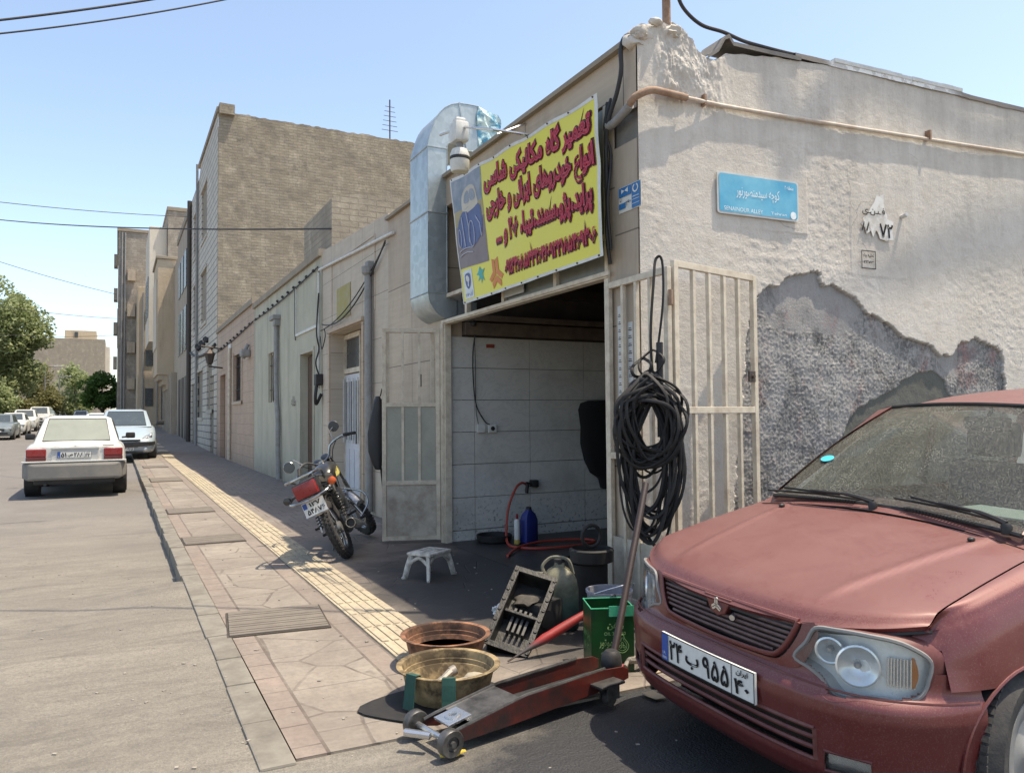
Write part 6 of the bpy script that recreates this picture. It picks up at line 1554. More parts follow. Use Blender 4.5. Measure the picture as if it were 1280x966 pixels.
b = B(); bpoly(b, [(0.17, 0.20), (0.185, 0.235), (0.20, 0.205), (0.225, 0.21), (0.205, 0.175), (0.215, 0.12), (0.20, 0.14), (0.19, 0.105), (0.185, 0.15), (0.165, 0.13), (0.175, 0.17), (0.155, 0.18)], 0.004); b.build('lion_emblem', TEAL, ban_root)
ORNG = dirty('orange_print', (0.62, 0.18, 0.03), (0.5, 0.2, 0.06), 0.3, 8, 0.5, bump=0.0)
b = B()
for ang in (0, 120, 240):
    for s_ in (-1, 1):
        pts = [(s_*0.003, 0.0), (s_*0.003, 0.115), (s_*0.026, 0.13), (s_*0.026, 0.02)]
        c_, n_ = math.cos(R(ang)), math.sin(R(ang)); b.poly3([ban(0.315+(x*c_-y*n_*0.42), 0.135+(x*n_*1.9+y*c_)*0.92, 0.004) for x, y in pts])
b.build('orange_emblem', ORNG, ban_root)
b = B()
for k in range(9):
    for y in (0.99, 0.01): b.ball(ban(0.02+0.12*k, y, 0.006), 0.009, sub=1)
b.build('eyelet', IRON, ban_root)

# ================================================================== galvanised duct
t = MT('galvanised_sheet'); vv = t.vor(14, None, 'F1', 1); sc_ = t.n('ShaderNodeSeparateColor'); t.L(vv, sc_.inputs[0])
gb = t.mix(sc_.outputs[0], (0.36, 0.41, 0.42), (0.47, 0.52, 0.53)); gb = t.mix(t.ramp(t.noise(1.5, t.co('xyz', (2, 2, 0.5)), 6, 0.7), [(0.45, 0), (0.7, 0.6)]), gb, (0.25, 0.29, 0.31))
GALV = t.fin(gb, 0.42, t.bump(t.noise(3, None, 3), 0.25, 0.01), 0.55)
duct = thing('air_duct', 'big galvanised sheet-metal duct bending from the transom up over the workshop roof', 'duct', (X0-0.12, 8.0, 2.4))
Y0d, Y1d = 7.86, 8.43
def dring(x, z, nx, nz_, h):   # centre (x,z), unit vector towards the outer skin, half depth
    return [Vector((x+nx*h, Y0d, z+nz_*h)), Vector((x+nx*h, Y1d, z+nz_*h)), Vector((x-nx*h, Y1d, z-nz_*h)), Vector((x-nx*h, Y0d, z-nz_*h))]
rings = [dring(3.60, 2.56, 0, -1, 0.10), dring(3.36, 2.565, 0, -1, 0.105)]
for k in range(0, 9):
    a = R(-90-90*k/8); rings.append(dring(3.31+0.18*math.cos(a), 2.75+0.18*math.sin(a), math.cos(a), math.sin(a), 0.112))
e_low = len(rings)
for k in range(0, 11):
    a = R(180-90*k/10); h_ = 0.112+0.155*sm(2, 9, k); rings.append(dring(3.50+(0.365+0.0*k)*math.cos(a), 4.37+(0.28+0.0*k)*math.sin(a), math.cos(a), math.sin(a), h_))
rings.append(dring(3.66, 4.65, 0, 1, 0.265))
b = B(); b.loft(rings, cap=False); b.build('duct_body', GALV, duct, smooth=25, bev=0.0)
b = B()
for r_ in (rings[1], rings[e_low-1], rings[e_low], rings[-3]):
    b.tube([p+(p-sum(r_, Vector())/4)*0.015 for p in r_], 0.010, 5, closed=True)
mid_ = [p.lerp(q, 0.55) for p, q in zip(rings[e_low-1], rings[e_low])]; b.tube([p+(p-sum(mid_, Vector())/4)*0.02 for p in mid_], 0.012, 5, closed=True)
for k in (0, 3): b.tube([r_[k] for r_ in rings], 0.006, 5)
b.build('seam', GALV, duct, smooth=True)
b = B(); rw = random.Random(11)
wr = []
for i, x in enumerate((3.63, 3.70, 3.78, 3.86, 3.90)):
    ring = []; hz = (0.285, 0.28, 0.25, 0.23, 0.15)[i]
    for k in range(24):
        a = 2*math.pi*k/24; j = 1+0.10*noise.noise(Vector((math.cos(a)*2.3, math.sin(a)*2.3, i*1.7)))+0.05*rw.uniform(-1, 1)
        ring.append(Vector((x+0.02*rw.uniform(-1, 1), 8.145+0.31*max(-1, min(1, 1.35*math.cos(a)))*j, 4.64+hz*max(-1, min(1, 1.3*math.sin(a)))*j)))
    wr.append(ring)
b.loft(wr); b.tube(catmull([(3.72, 7.84, 4.55), (3.74, 7.80, 4.40), (3.70, 7.80, 4.28), (3.72, 7.80, 4.20)], 4), [0.05]*4+[0.055]*4+[0.045]*4+[0.02], 5)
t = MT('crumpled_plastic'); a = t.noise(6, None, 5, 0.7); BLW = t.fin(t.mix(t.ramp(a, [(0.42, 0), (0.55, 1)]), (0.07, 0.28, 0.42), (0.55, 0.68, 0.66)), 0.25, t.bump(t.noise(9, None, 3), 0.8, 0.03))
b.build('plastic_wrap', BLW, duct)
b = B()
for z in (3.0, 3.9): b.bar((X0, 8.15, z), (3.235, 8.15, z), 0.03, 0.03)
b.bar((3.66, 8.15, 3.7), (3.66, 8.15, 4.40), 0.04, 0.04)
b.build('bracket', GREYP, duct)
# security camera on a bracket
cc = thing('security_camera', 'white dome security camera with a dark band hanging from a bracket beside the duct', 'camera', (2.80, 6.42, 3.9))
b = B(); b.tube([(2.78, 6.90, 4.13), (2.80, 6.4, 4.045), (2.80, 5.75, 3.80), (X0+0.02, 5.70, 3.79)], 0.013, 6); b.tube([(X0-0.01, 5.98, 4.0), (2.95, 5.98, 3.86)], 0.010, 6); b.build('bracket', CHROME, cc, smooth=True)
b = B(); b.box(-0.07, 0.07, -0.085, 0.085, 3.90, 4.09, Matrix.Translation((2.78, 6.43, 0)), bev=0.03); b.box(-0.05, 0.05, -0.05, 0.05, 4.09, 4.13, Matrix.Translation((2.78, 6.43, 0)), bev=0.02); b.build('mount', WHITEP, cc, smooth=40)
b = B(); b.lathe([(0.03, 0.30), (0.034, 0.215), (0.05, 0.21)], 14, Matrix.Translation((2.78, 6.42, 3.62))); b.build('neck', GREYP, cc)
b = B(); b.lathe([(0.02, 0.235), (0.07, 0.215), (0.088, 0.17), (0.09, 0.145)], 24, Matrix.Translation((2.78, 6.42, 3.62)), cap1=False); b.lathe([(0.09, 0.118), (0.088, 0.04), (0.075, 0.008), (0.03, 0.0)], 24, Matrix.Translation((2.78, 6.42, 3.62)), cap0=False); hs = b.build('housing', WHITEP, cc, smooth=40)
b = B(); b.lathe([(0.091, 0.146), (0.093, 0.14), (0.093, 0.122), (0.091, 0.117)], 24, Matrix.Translation((2.78, 6.42, 3.62))); b.build('dark_band', BLKP, hs)

# ================================================================== signs on the walls
blue = dirty('enamel_blue', (0.03, 0.30, 0.50), (0.10, 0.42, 0.60), 0.7, 3, 0.35, bump=0.02)
SG = thing('street_sign', 'faded light-blue street name plate with white border on the plaster wall', 'street sign', PW(1.05, 2.85, 0.02))
def sgp(x, y, o=0.0): return PW(0.665+0.775*x, 2.865+0.315*y-0.0*x, 0.009+o)
b = B(); rc = []
for (cx_, cy_, a0) in ((0.97, 0.93, 0), (0.03, 0.93, 90), (0.03, 0.07, 180), (0.97, 0.07, 270)):
    for k in range(5): a = R(a0+22.5*k); rc.append((cx_+0.03*math.cos(a), cy_+0.07*math.sin(a)))
b.poly3([sgp(x, y, 0.0) for x, y in rc]); b.build('plate', WHITEP, SG, solid=-0.01, fix=False)
b = B(); b.poly3([sgp(0.5+(x-0.5)*0.965, 0.5+(y-0.5)*0.90, 0.013) for x, y in rc]); 
lb = dirty('sun_bleached_blue', (0.075, 0.37, 0.56), (0.22, 0.55, 0.68), 0.9, 2.2, 0.4, bump=0.03); b.build('blue_field', lb, SG, fix=False)
SGW = dirty('sign_white_letters', (0.85, 0.88, 0.88), (0.35, 0.55, 0.62), 0.6, 22, 0.5, bump=0.0)
f3 = lambda x, y: sgp(x, y, 0.0155)
add_mesh('sign_name', text_mesh('t', 'کوچه سیدمنصورنور', SGW, f3, box=(0.22, 0.75, 0.38, 0.70)), SG); add_mesh('sign_district', text_mesh('t', 'منطقه ۲', SGW, f3, box=(0.82, 0.93, 0.76, 0.86)), SG)
add_mesh('sign_latin', join_meshes('n', [text_mesh('t', 'SENAINOUR ALLEY', SGW, f3, rtl=False, box=(0.07, 0.54, 0.085, 0.18)), text_mesh('t', 'Tehran', SGW, f3, rtl=False, box=(0.64, 0.84, 0.10, 0.17))]), SG)
b = B(); b.poly3([sgp(0.925+0.038*math.cos(a), 0.14+0.095*math.sin(a), 0.0155) for a in [2*math.pi*k/20 for k in range(20)]]); b.build('round_emblem', SGW, SG, fix=False)
# small blue notice on the pillar
NS_ = thing('address_sign', 'small blue and white address notice on the stone pillar by the corner', 'sign', (X0-0.01, 4.42, 2.93))
def np_(x, y, o=0.0): return Vector((X0-0.010-o, 4.56-0.265*x, 2.845+0.185*y+0.0*x))
b = B(); b.poly3([np_(0, 0), np_(1, 0), np_(1, 1), np_(0, 1)]); b.build('plate', WHITEP, NS_, solid=0.004, fix=False)
db = dirty('deep_blue_print', (0.01, 0.13, 0.36), (0.05, 0.22, 0.42), 0.4, 9, 0.4, bump=0.0)
def rect(b, x0, x1, y0, y1, o=0.0055, f=np_): b.poly3([f(x0, y0, o), f(x1, y0, o), f(x1, y1, o), f(x0, y1, o)])
b = B(); rect(b, 0.03, 0.58, 0.60, 0.97); rect(b, 0.61, 0.98, 0.03, 0.97); rect(b, 0.03, 0.32, 0.14, 0.34); rect(b, 0.03, 0.58, 0.34, 0.36); bf_ = b.build('blue_field', db, NS_, fix=False)
b = B(); b.poly3([np_(0.16, 0.90, 0.008), np_(0.30, 0.82, 0.008), np_(0.16, 0.72, 0.008)]); b.poly3([np_(0.30, 0.82, 0.008), np_(0.46, 0.92, 0.008), np_(0.46, 0.72, 0.008)])
for k in range(16):
    a0, a1 = 2*math.pi*k/16, 2*math.pi*(k+1)/16
    if k in (3, 4): continue
    b.poly3([np_(0.79+0.13*math.cos(a0), 0.76+0.17*math.sin(a0), 0.008), np_(0.79+0.13*math.cos(a1), 0.76+0.17*math.sin(a1), 0.008), np_(0.79+0.085*math.cos(a1), 0.76+0.11*math.sin(a1), 0.008), np_(0.79+0.085*math.cos(a0), 0.76+0.11*math.sin(a0), 0.008)])
rect(b, 0.66, 0.94, 0.44, 0.47, 0.008); rect(b, 0.64, 0.96, 0.33, 0.35, 0.008); rect(b, 0.64, 0.96, 0.17, 0.19, 0.008); b.build('white_symbols', WHITEP, NS_, fix=False)
nf = lambda x, y: np_(x, y, 0.0075)
add_mesh('notice_numbers', join_meshes('n', [text_mesh('t', '۱۸', INK, nf, box=(0.07, 0.22, 0.42, 0.54)), text_mesh('t', '۲۶', INK, nf, box=(0.36, 0.52, 0.20, 0.40))]), NS_)
# stencilled numbers on a white paint patch
ST = thing('wall_stencil', 'black stencilled phone digits on a ragged white paint patch on the plaster wall', 'stencil', PW(2.3, 2.8, 0.01))
def stp(x, y, o=0.0): return PW(2.10+0.38*x, 2.80+0.39*y, 0.012+o)
b = B(); 
for poly in ([(0.02, 0.30), (0.10, 0.36), (0.07, 0.44), (0.20, 0.50), (0.30, 0.66), (0.42, 0.80), (0.50, 0.97), (0.56, 0.93), (0.72, 0.99), (0.70, 0.80), (0.74, 0.62), (0.80, 0.55), (0.78, 0.47), (0.98, 0.42), (0.94, 0.25), (0.97, 0.04), (0.74, 0.0), (0.56, 0.03), (0.50, 0.16), (0.45, 0.20), (0.36, 0.05), (0.30, 0.18), (0.16, 0.10), (0.12, 0.24)], ): b.poly3([stp(x, y) for x, y in poly])
t = MT('flaking_white'); a = t.noise(9, None, 6, 0.7); FW = t.fin(t.mix(t.ramp(a, [(0.45, 0), (0.6, 1)]), (0.70, 0.69, 0.66), (0.52, 0.49, 0.44)), 0.8)
b.build('paint_patch', FW, ST, fix=False)
fs = lambda x, y: stp(x, y, 0.003)
add_mesh('digits', join_meshes('n', [text_mesh('t', '۸۸', INK, fs, grow=0.02, box=(0.02, 0.30, 0.16, 0.36)), text_mesh('t', '۷۲', INK, fs, grow=0.02, box=(0.55, 0.95, 0.06, 0.36)), text_mesh('t', 'فـنـی', INK, fs, grow=0.01, box=(0.05, 0.72, 0.50, 0.68))]), ST)
S2 = thing('wall_stencil', 'tiny framed black stencil low beneath the ragged white paint patch', 'stencil', PW(2.17, 2.6, 0.01))
def s2p(x, y, o=0.0): return PW(2.10+0.16*x, 2.555+0.15*y, 0.012+o)
b = B()
for (x0, x1, y0, y1) in ((0, 1, 0, 0.05), (0, 1, 0.95, 1), (0, 0.05, 0.05, 0.95), (0.95, 1, 0.05, 0.95)): rect(b, x0, x1, y0, y1, 0.0, s2p)
o = b.build('frame', INK, S2, fix=False)
add_mesh('words', join_meshes('n', [text_mesh('t', 'تخلیه چاه', INK, lambda x, y: s2p(x, y), grow=0.02, box=(0.12, 0.88, 0.58, 0.85)), text_mesh('t', '۲۴۷۳', INK, lambda x, y: s2p(x, y), grow=0.02, box=(0.15, 0.85, 0.30, 0.48))]), S2)

# ================================================================== folding gate leaves
def gate_leaf(par, A, Bp, z0, z1, bars, rails, m, panel_to=None, w=0.045, thick=0.035, name='gate_leaf', label=None):
    A = Vector(A); Bp = Vector(Bp); d = (Bp-A); L = d.length; d.normalize(); n = Vector((-d.y, d.x, 0))
    M = Matrix(((d.x, n.x, 0, A.x), (d.y, n.y, 0, A.y), (0, 0, 1, 0), (0, 0, 0, 1)))
    b = B()
    b.box(0, w, -thick/2, thick/2, z0, z1, M, bev=0.004); b.box(L-w, L, -thick/2, thick/2, z0, z1, M, bev=0.004)
    for z in rails: b.box(w, L-w, -thick/2+0.001, thick/2-0.001, z-w/2, z+w/2, M, bev=0.003)
    o = b.build(name, m, par)
    if label: o['label'] = label
    for k in range(bars):
        x = w+(L-2*w)*(k+1)/(bars+1)
        b = B(); zb = (panel_to if panel_to else z0)+0.02; b.box(x-0.014, x+0.014, -0.014, 0.014, panel_to if panel_to else rails[0], z1-w*0.6, M, bev=0.002); b.build('bar', m, o)
    return o, M, L
ga = thing('folding_gate', 'cream barred folding gate wrapped round the workshop corner', 'gate', (X0-0.03, 4.3, 0))
l1, M1, L1 = gate_leaf(ga, (X0-0.035, 4.69, 0), (X0-0.055, 3.95, 0), 0.07, 2.355, 3, [0.10, 1.10, 2.335], CREAM)
b = B(); b.box(0.045, L1-0.045, -0.006, 0.006, 0.12, 0.52, M1); b.build('lower_panel', CREAM2, l1)
b = B(); b.box(0.05, 0.30, 0.012, 0.018, 0.53, 2.30, M1) if False else None
l2, M2, L2 = gate_leaf(ga, PW(0.03-0.03, 0, 0.37), PW(0.92, 0, 0.10), 0.10, 2.40, 4, [0.12, 1.42, 2.38], CREAM)
b = B()
for z in (0.4, 1.25, 2.1): b.tube([(X0-0.06, 3.93, z), (X0-0.06, 3.93, z+0.10)], 0.016, 8)
b.build('hinge', RUSTP, ga)
b = B(); b.box(L2-0.13, L2-0.05, -0.028, -0.014, 1.62, 1.70, M2, bev=0.004); b.tube([M2 @ Vector((L2-0.09, -0.03, 1.66)), M2 @ Vector((L2-0.09, -0.045, 1.66))], 0.014, 8); b.build('latch', IRON, l2)
gb_ = thing('folding_gate', 'cream gate leaf with glass panel standing open on the left of the doorway', 'gate', (3.2, 8.02, 0))
l3, M3, L3 = gate_leaf(gb_, (3.20, 7.99, 0), (2.60, 8.20, 0), 0.03, 2.365, 2, [0.055, 0.66, 1.52, 2.345], CREAM, panel_to=0.66)
b = B(); b.box(0.05, L3-0.05, -0.005, 0.005, 0.08, 0.64, M3); b.build('lower_panel', CREAM2, l3)
b = B(); b.box(0.05, L3-0.05, -0.003, 0.003, 0.68, 1.50, M3); b.build('glass', dirty('frosted_glass', (0.30, 0.30, 0.25), (0.15, 0.15, 0.13), 0.5, 3, 0.35), l3)
l4, M4, L4 = gate_leaf(gb_, (3.18, 8.10, 0), (2.66, 8.27, 0), 0.05, 2.37, 0, [0.07, 1.52, 2.35], CREAM, panel_to=0.66)
b = B(); b.box(0.20, 0.24, -0.05, -0.02, 1.72, 1.86, M3, bev=0.004); b.build('latch', IRON, l3)
# dark bag hanging behind the left gate leaf
b = B()
rings = []
for i, (z, rx) in enumerate(((1.62, 0.02), (1.55, 0.05), (1.40, 0.085), (1.2, 0.11), (1.0, 0.105), (0.86, 0.06), (0.80, 0.02))):
    rings.append([Vector((2.60+rx*math.cos(a)*(1+0.2*noise.noise(Vector((a, z*3, 0)))), 8.36+0.06*math.sin(a), z)) for a in [2*math.pi*k/12 for k in range(12)]])
b.loft(rings); b.tube([(2.62, 8.32, 1.62), (2.63, 8.30, 1.70), (2.66, 8.25, 1.64), (2.62, 8.32, 1.56)], 0.008, 5); b.tube([(2.63, 8.35, 0.85), (2.66, 8.34, 0.55)], 0.012, 5)
tag(b.build('hanging_bag', BLACKC, None, smooth=60), 'limp dark bag hanging on the back edge of the left gate leaf', 'bag')

# ================================================================== old fan belts on the gate
belts = thing('belt_bundle', 'thick hank of old black fan belts hanging from the folded gate top', 'belts', (3.05, 3.93, 1.3))
rb_ = random.Random(21); BC = Vector((3.03, 3.985, 0))
rt_ = Vector((0.80, -0.60, 0)).normalized(); fw_ = Vector((-0.60, -0.80, 0))     # across / towards the viewer
def loop(cx_, cz, wx, hz, out, tilt_=0.0, ph=0.0, k=3):
    pts = []
    for i in range(26):
        a = 2*math.pi*i/26
        x = wx*math.cos(a)*(1+0.10*math.sin(2*a+ph)); z = hz*math.sin(a)*(1+0.08*math.cos(3*a+ph))
        if z > hz*0.5: x *= 1-0.35*(z/hz-0.5)
        y = out+0.035*math.sin(a*2+ph)+0.03*math.cos(a+ph)
        pts.append(BC+rt_*(cx_+x+tilt_*z)+fw_*y+Vector((0, 0, cz+z)))
    return catmull(pts, 2, True)
for i in range(44):
    wx = rb_.uniform(0.10, 0.205); hz = rb_.uniform(0.19, 0.27)
    b = B(); b.tube(loop(rb_.uniform(-0.015, 0.03), 1.36+rb_.uniform(-0.08, 0.03), wx, hz, 0.05+rb_.uniform(0, 0.12), rb_.uniform(-0.12, 0.15), rb_.uniform(0, 6)), 0.0115, 6, closed=True, flat=0.6); b.build('belt', BLACKR, belts, smooth=True)
for i in range(20):
    wx = rb_.uniform(0.09, 0.19); hz = rb_.uniform(0.30, 0.46)
    b = B(); b.tube(loop(rb_.uniform(-0.02, 0.03), 1.52-hz-rb_.uniform(0, 0.04), wx, hz, 0.04+rb_.uniform(0, 0.10), rb_.uniform(-0.05, 0.10), rb_.uniform(0, 6)), 0.0115, 6, closed=True, flat=0.6); b.build('belt', BLACKR, belts, smooth=True)
for (cx_, cz, wx, hz, o_) in ((0.02, 1.72, 0.07, 0.08, 0.06), (-0.04, 1.69, 0.055, 0.06, 0.05), (0.0, 1.62, 0.05, 0.05, 0.07)):
    b = B(); b.tube(loop(cx_, cz, wx, hz, o_, 0.2, 1), 0.0115, 6, closed=True, flat=0.6); b.build('belt', BLACKR, belts, smooth=True)
b = B(); b.tube(catmull([BC+rt_*0.03+fw_*0.06+Vector((0, 0, 1.62)), BC+rt_*0.02+fw_*0.05+Vector((0, 0, 1.9)), BC+rt_*0.045+fw_*0.03+Vector((0, 0, 2.25)), BC+rt_*0.06+fw_*0.0+Vector((0, 0, 2.39)), BC+rt_*0.10+fw_*0.0+Vector((0, 0, 2.38)), BC+rt_*0.10+fw_*0.04+Vector((0, 0, 2.1)), BC+rt_*0.05+fw_*0.06+Vector((0, 0, 1.72))], 6), 0.010, 6, flat=0.6); b.build('belt', BLACKR, belts, smooth=True)
b = B(); b.tube([BC+rt_*0.075+fw_*0.05+Vector((0, 0, 1.85)), BC+rt_*0.075+fw_*0.05+Vector((0, 0, 1.25))], 0.022, 6); b.build('strap', BLACKC, belts)

# ================================================================== trolley jack
JR = dirty('jack_red', (0.10, 0.014, 0.010), (0.012, 0.011, 0.011), 0.95, 5, 0.45, bump=0.3, lo_=0.38, hi_=0.66); JG = dirty('jack_worn_steel', (0.14, 0.135, 0.13), (0.022, 0.02, 0.019), 0.9, 8, 0.42, metal=0.5, lo_=0.38, hi_=0.66)
JA = math.atan2(0.20, 1.0)
jack = thing('trolley_jack', 'long red trolley jack with steel wheels lying in front of the plastic tubs', 'jack', (1.20, 3.10, 0.004), JA)
def jb(b, n, m, p=None, **k): return b.build(n, m, p or jack, world=False, **k)
side = [(0.06, 0.030), (0.0, 0.045), (-0.01, 0.072), (0.05, 0.085), (0.34, 0.130), (0.40, 0.138), (0.90, 0.150), (1.02, 0.140), (1.06, 0.12), (1.06, 0.075), (0.95, 0.055), (0.30, 0.032)]
for sg in (-1, 1):
    b = B(); b.prism(side, 0.008, Matrix(((1, 0, 0, 0.03), (0, 0, 1, sg*0.105-0.004), (0, 1, 0, 0), (0, 0, 0, 1)))); jb(b, 'side_plate', JR, bev=0.002)
    top2 = [(-0.01, 0.072), (0.05, 0.085), (0.34, 0.130), (0.40, 0.138), (0.90, 0.150)]
    b = B(); b.tube([(x+0.03, sg*0.102, z+0.002) for x, z in top2], 0.009, 6, flat=0.8); jb(b, 'top_flange', JG)
b = B(); b.grid(lambda u, v: Vector((0.13+0.27*u, -0.098+0.196*v, 0.096+0.041*u)), 2, 2); jb(b, 'top_plate', JG, solid=0.006)
b = B(); b.box(-0.06, 0.06, -0.06, 0.06, 0, 0.012, Matrix.Translation((0.105, 0, 0.090)) @ Matrix.Rotation(R(-9), 4, 'Y'), bev=0.003); b.lathe([(0.035, 0.012), (0.035, 0.02), (0.02, 0.02), (0.018, 0.012)], 12, Matrix.Translation((0.105, 0, 0.090)) @ Matrix.Rotation(R(-9), 4, 'Y')); jb(b, 'saddle', CHROME)
b = B(); b.box(0.1, 1.0, -0.09, 0.09, 0.05, 0.07); b.box(0.42, 0.98, -0.05, 0.05, 0.05, 0.10, bev=0.02); jb(b, 'hydraulic_unit', BLKP)
b = B(); b.tube([(0.0, -0.15, 0.055), (0.0, 0.15, 0.055)], 0.014, 10); jb(b, 'axle', CHROME)
for sg in (-1, 1):
    b = B(); b.lathe([(0.012, -0.022), (0.052, -0.022), (0.056, -0.016), (0.056, 0.016), (0.052, 0.022), (0.03, 0.022), (0.028, 0.014), (0.014, 0.014), (0.012, 0.03)], 24, Matrix.Translation((0.0, sg*0.135, 0.056)) @ Matrix.Rotation(R(90 if sg < 0 else -90), 4, 'X')); jb(b, 'wheel', JG, smooth=35)
b = B(); b.tube([(-0.03, -0.03, 0.06), (-0.10, 0.06, 0.065)], 0.016, 8); jb(b, 'front_pin', CHROME, smooth=True)
for sg in (-1, 1):
    b = B(); b.box(0.82, 0.98, sg*0.15-0.04, sg*0.15+0.04, 0.095, 0.107, bev=0.003); b.box(0.86, 0.94, sg*0.16-0.03, sg*0.16-0.022, 0.035, 0.106); b.box(0.86, 0.94, sg*0.16+0.022, sg*0.16+0.03, 0.035, 0.106); b.lathe([(0.01, -0.016), (0.034, -0.016), (0.034, 0.016), (0.01, 0.016)], 18, Matrix.Translation((0.90, sg*0.16, 0.036)) @ Matrix.Rotation(R(90), 4, 'X')); jb(b, 'castor', JG, smooth=30)
b = B(); b.lathe([(0.05, -0.04), (0.055, 0.0), (0.05, 0.05), (0.03, 0.07)], 14, Matrix.Translation((1.08, 0, 0.12))); jb(b, 'handle_socket', BLKP, smooth=True)
HND = dirty('handle_steel', (0.022, 0.011, 0.010), (0.045, 0.022, 0.018), 0.6, 14, 0.55)
Ji = Matrix.Rotation(-JA, 4, 'Z') @ Matrix.Translation((-1.20, -3.10, 0)); hb = Vector((1.08, 0, 0.10)); ht = Ji @ Vector((2.80, 3.72, 0.98))
b = B(); b.tube([hb, ht], 0.020, 10); jb(b, 'handle', HND, smooth=True)

# ================================================================== plastic tubs
def m_tub(name, c, d): return dirty(name, c, d, 0.92, 7, 0.92, bump=0.2, bscale=25, vary=0.2, lo_=0.40, hi_=0.60)
TB1 = m_tub('yellowed_plastic', (0.36, 0.265, 0.14), (0.05, 0.035, 0.02)); TB2 = m_tub('orange_brown_plastic', (0.30, 0.14, 0.075), (0.035, 0.02, 0.015))
OILM = MT('used_oil'); OIL = OILM.fin((0.012, 0.008, 0.006), 0.08)
def tub(name, label, x, y, r, h, m, oil, z=0.004):
    T_ = thing(name, label, 'tub', (x, y, z), 0, 'grimy plastic washing tubs')
    b = B(); w = 0.012
    out_ = [(r*0.70, 0.0), (r*0.76, 0.012), (r*0.86, h*0.45), (r*0.93, h*0.88), (r*0.945, h*0.93), (r*1.04, h*0.955), (r*1.045, h*0.985), (r*1.0, h)]
    in_ = [(r*0.93, h*0.975), (r*0.905, h*0.86), (r*0.90, h*0.74), (r*0.875, h*0.73), (r*0.865, h*0.60), (r*0.845, h*0.59), (r*0.72, 0.03), (0.001, 0.026)]
    b.lathe(out_+in_, 48); b.build('basin', m, T_, world=False, smooth=40)
    if oil:
        b = B(); b.lathe([(0.001, h*oil), (r*(0.72+0.14*oil*1.2), h*oil)], 40); b.build('oil', OIL, T_, world=False)
    return T_
tf = tub('plastic_tub', 'yellow-brown plastic tub holding engine parts, nearer the jack', 1.48, 3.60, 0.247, 0.165, TB1, 0)
tb_ = tub('plastic_tub', 'orange-brown plastic tub with dark used oil, farther from the jack', 1.67, 4.10, 0.245, 0.165, TB2, 0.45)
b = B()
GRN = dirty('dark_green_cloth', (0.015, 0.07, 0.055), (0.03, 0.04, 0.035), 0.5, 8, 0.85)
for (a0, wd) in ((205, 14), (248, 14)):
    rows = []
    for (rr_, z) in ((0.20, 0.12), (0.225, 0.166), (0.262, 0.172), (0.268, 0.14), (0.275, 0.07), (0.285, 0.015)):
        rows.append([Vector((rr_*math.cos(R(a0-wd/2+wd*k/4)), rr_*math.sin(R(a0-wd/2+wd*k/4)), z+0.004)) for k in range(5)])
    b.loft(rows, closed=False)
o = b.build('green_strap', GRN, None, world=False, solid=0.004); o.location = (1.48, 3.60, 0.004); tag(o, 'dark green cloth straps hung over the rim of the yellow-brown tub', 'strap')
STEELP = dirty('greasy_steel', (0.30, 0.27, 0.23), (0.08, 0.065, 0.05), 0.8, 12, 0.5, metal=0.4)
def small(name, label, cat, b, m, loc=None, group=None, **k):
    o = b.build(name, m, None, world=False, **k)
    if loc: o.location = loc
    return tag(o, label, cat, group)
b = B(); b.tube([(-0.13, -0.03, 0.06), (-0.02, 0.02, 0.085), (0.03, 0.05, 0.10)], [0.014, 0.016, 0.02], 8); b.lathe([(0.026, -0.01), (0.026, 0.02), (0.012, 0.02)], 12, Matrix.Translation((0.045, 0.058, 0.10)) @ Matrix.Rotation(R(70), 4, 'Y')); small('driveshaft', 'greasy steel shaft end lying in the yellow-brown tub', 'shaft', b, STEELP, (1.48, 3.60, 0.004), smooth=35)
b = B()
for k in range(14): b.tube([(-0.12+0.004*k, -0.06, 0.05+0.0*k), (-0.10+0.01*k, 0.0, 0.075)], 0.006, 5)
b.ball((0.06, -0.05, 0.065), 0.05, sub=2, sc=(1.6, 0.9, 0.6), jag=0.3, seed=2); b.ball((0.14, 0.0, 0.07), 0.045, sub=2, sc=(1.3, 1, 0.6), jag=0.3, seed=4); small('cloth_rag', 'pale greasy rags bunched in the bottom of the yellow-brown tub', 'rags', b, dirty('greasy_rag', (0.33, 0.29, 0.22), (0.15, 0.12, 0.08), 0.7, 14, 0.9), (1.48, 3.60, 0.004), smooth=60)
b = B(); b.poly3([Vector((0.36*math.cos(a)*(1+0.12*math.sin(3*a)), 0.22*math.sin(a), 0)) for a in [2*math.pi*k/24 for k in range(24)]]); small('rubber_mat', 'thin black rubber sheet under the yellow-brown tub', 'mat', b, BLACKR, (1.40, 3.56, 0.010), solid=0.004)

# ================================================================== stool
STL = dirty('stool_plastic', (0.52, 0.50, 0.45), (0.07, 0.06, 0.05), 0.9, 14, 0.6, bump=0.15)
st = thing('step_stool', 'paint-spattered white plastic step stool on the dark forecourt', 'stool', (2.43, 6.33, 0.0), R(33))
b = B(); b.box(-0.165, 0.165, -0.125, 0.125, 0.20, 0.228, bev=0.012); b.box(-0.13, 0.13, -0.085, 0.085, 0.227, 0.233, bev=0.003); b.build('seat', STL, st, world=False, smooth=40)
for sx in (-1, 1):
    for sy in (-1, 1):
        b = B(); p = [Vector((sx*0.135, sy*0.085, 0.205)), Vector((sx*0.165, sy*0.11, 0.10)), Vector((sx*0.185, sy*0.125, 0.012)), Vector((sx*0.205, sy*0.14, 0.004))]; b.tube(p, [0.030, 0.026, 0.024, 0.016], 8, flat=0.7); b.build('leg', STL, st, world=False, smooth=45)
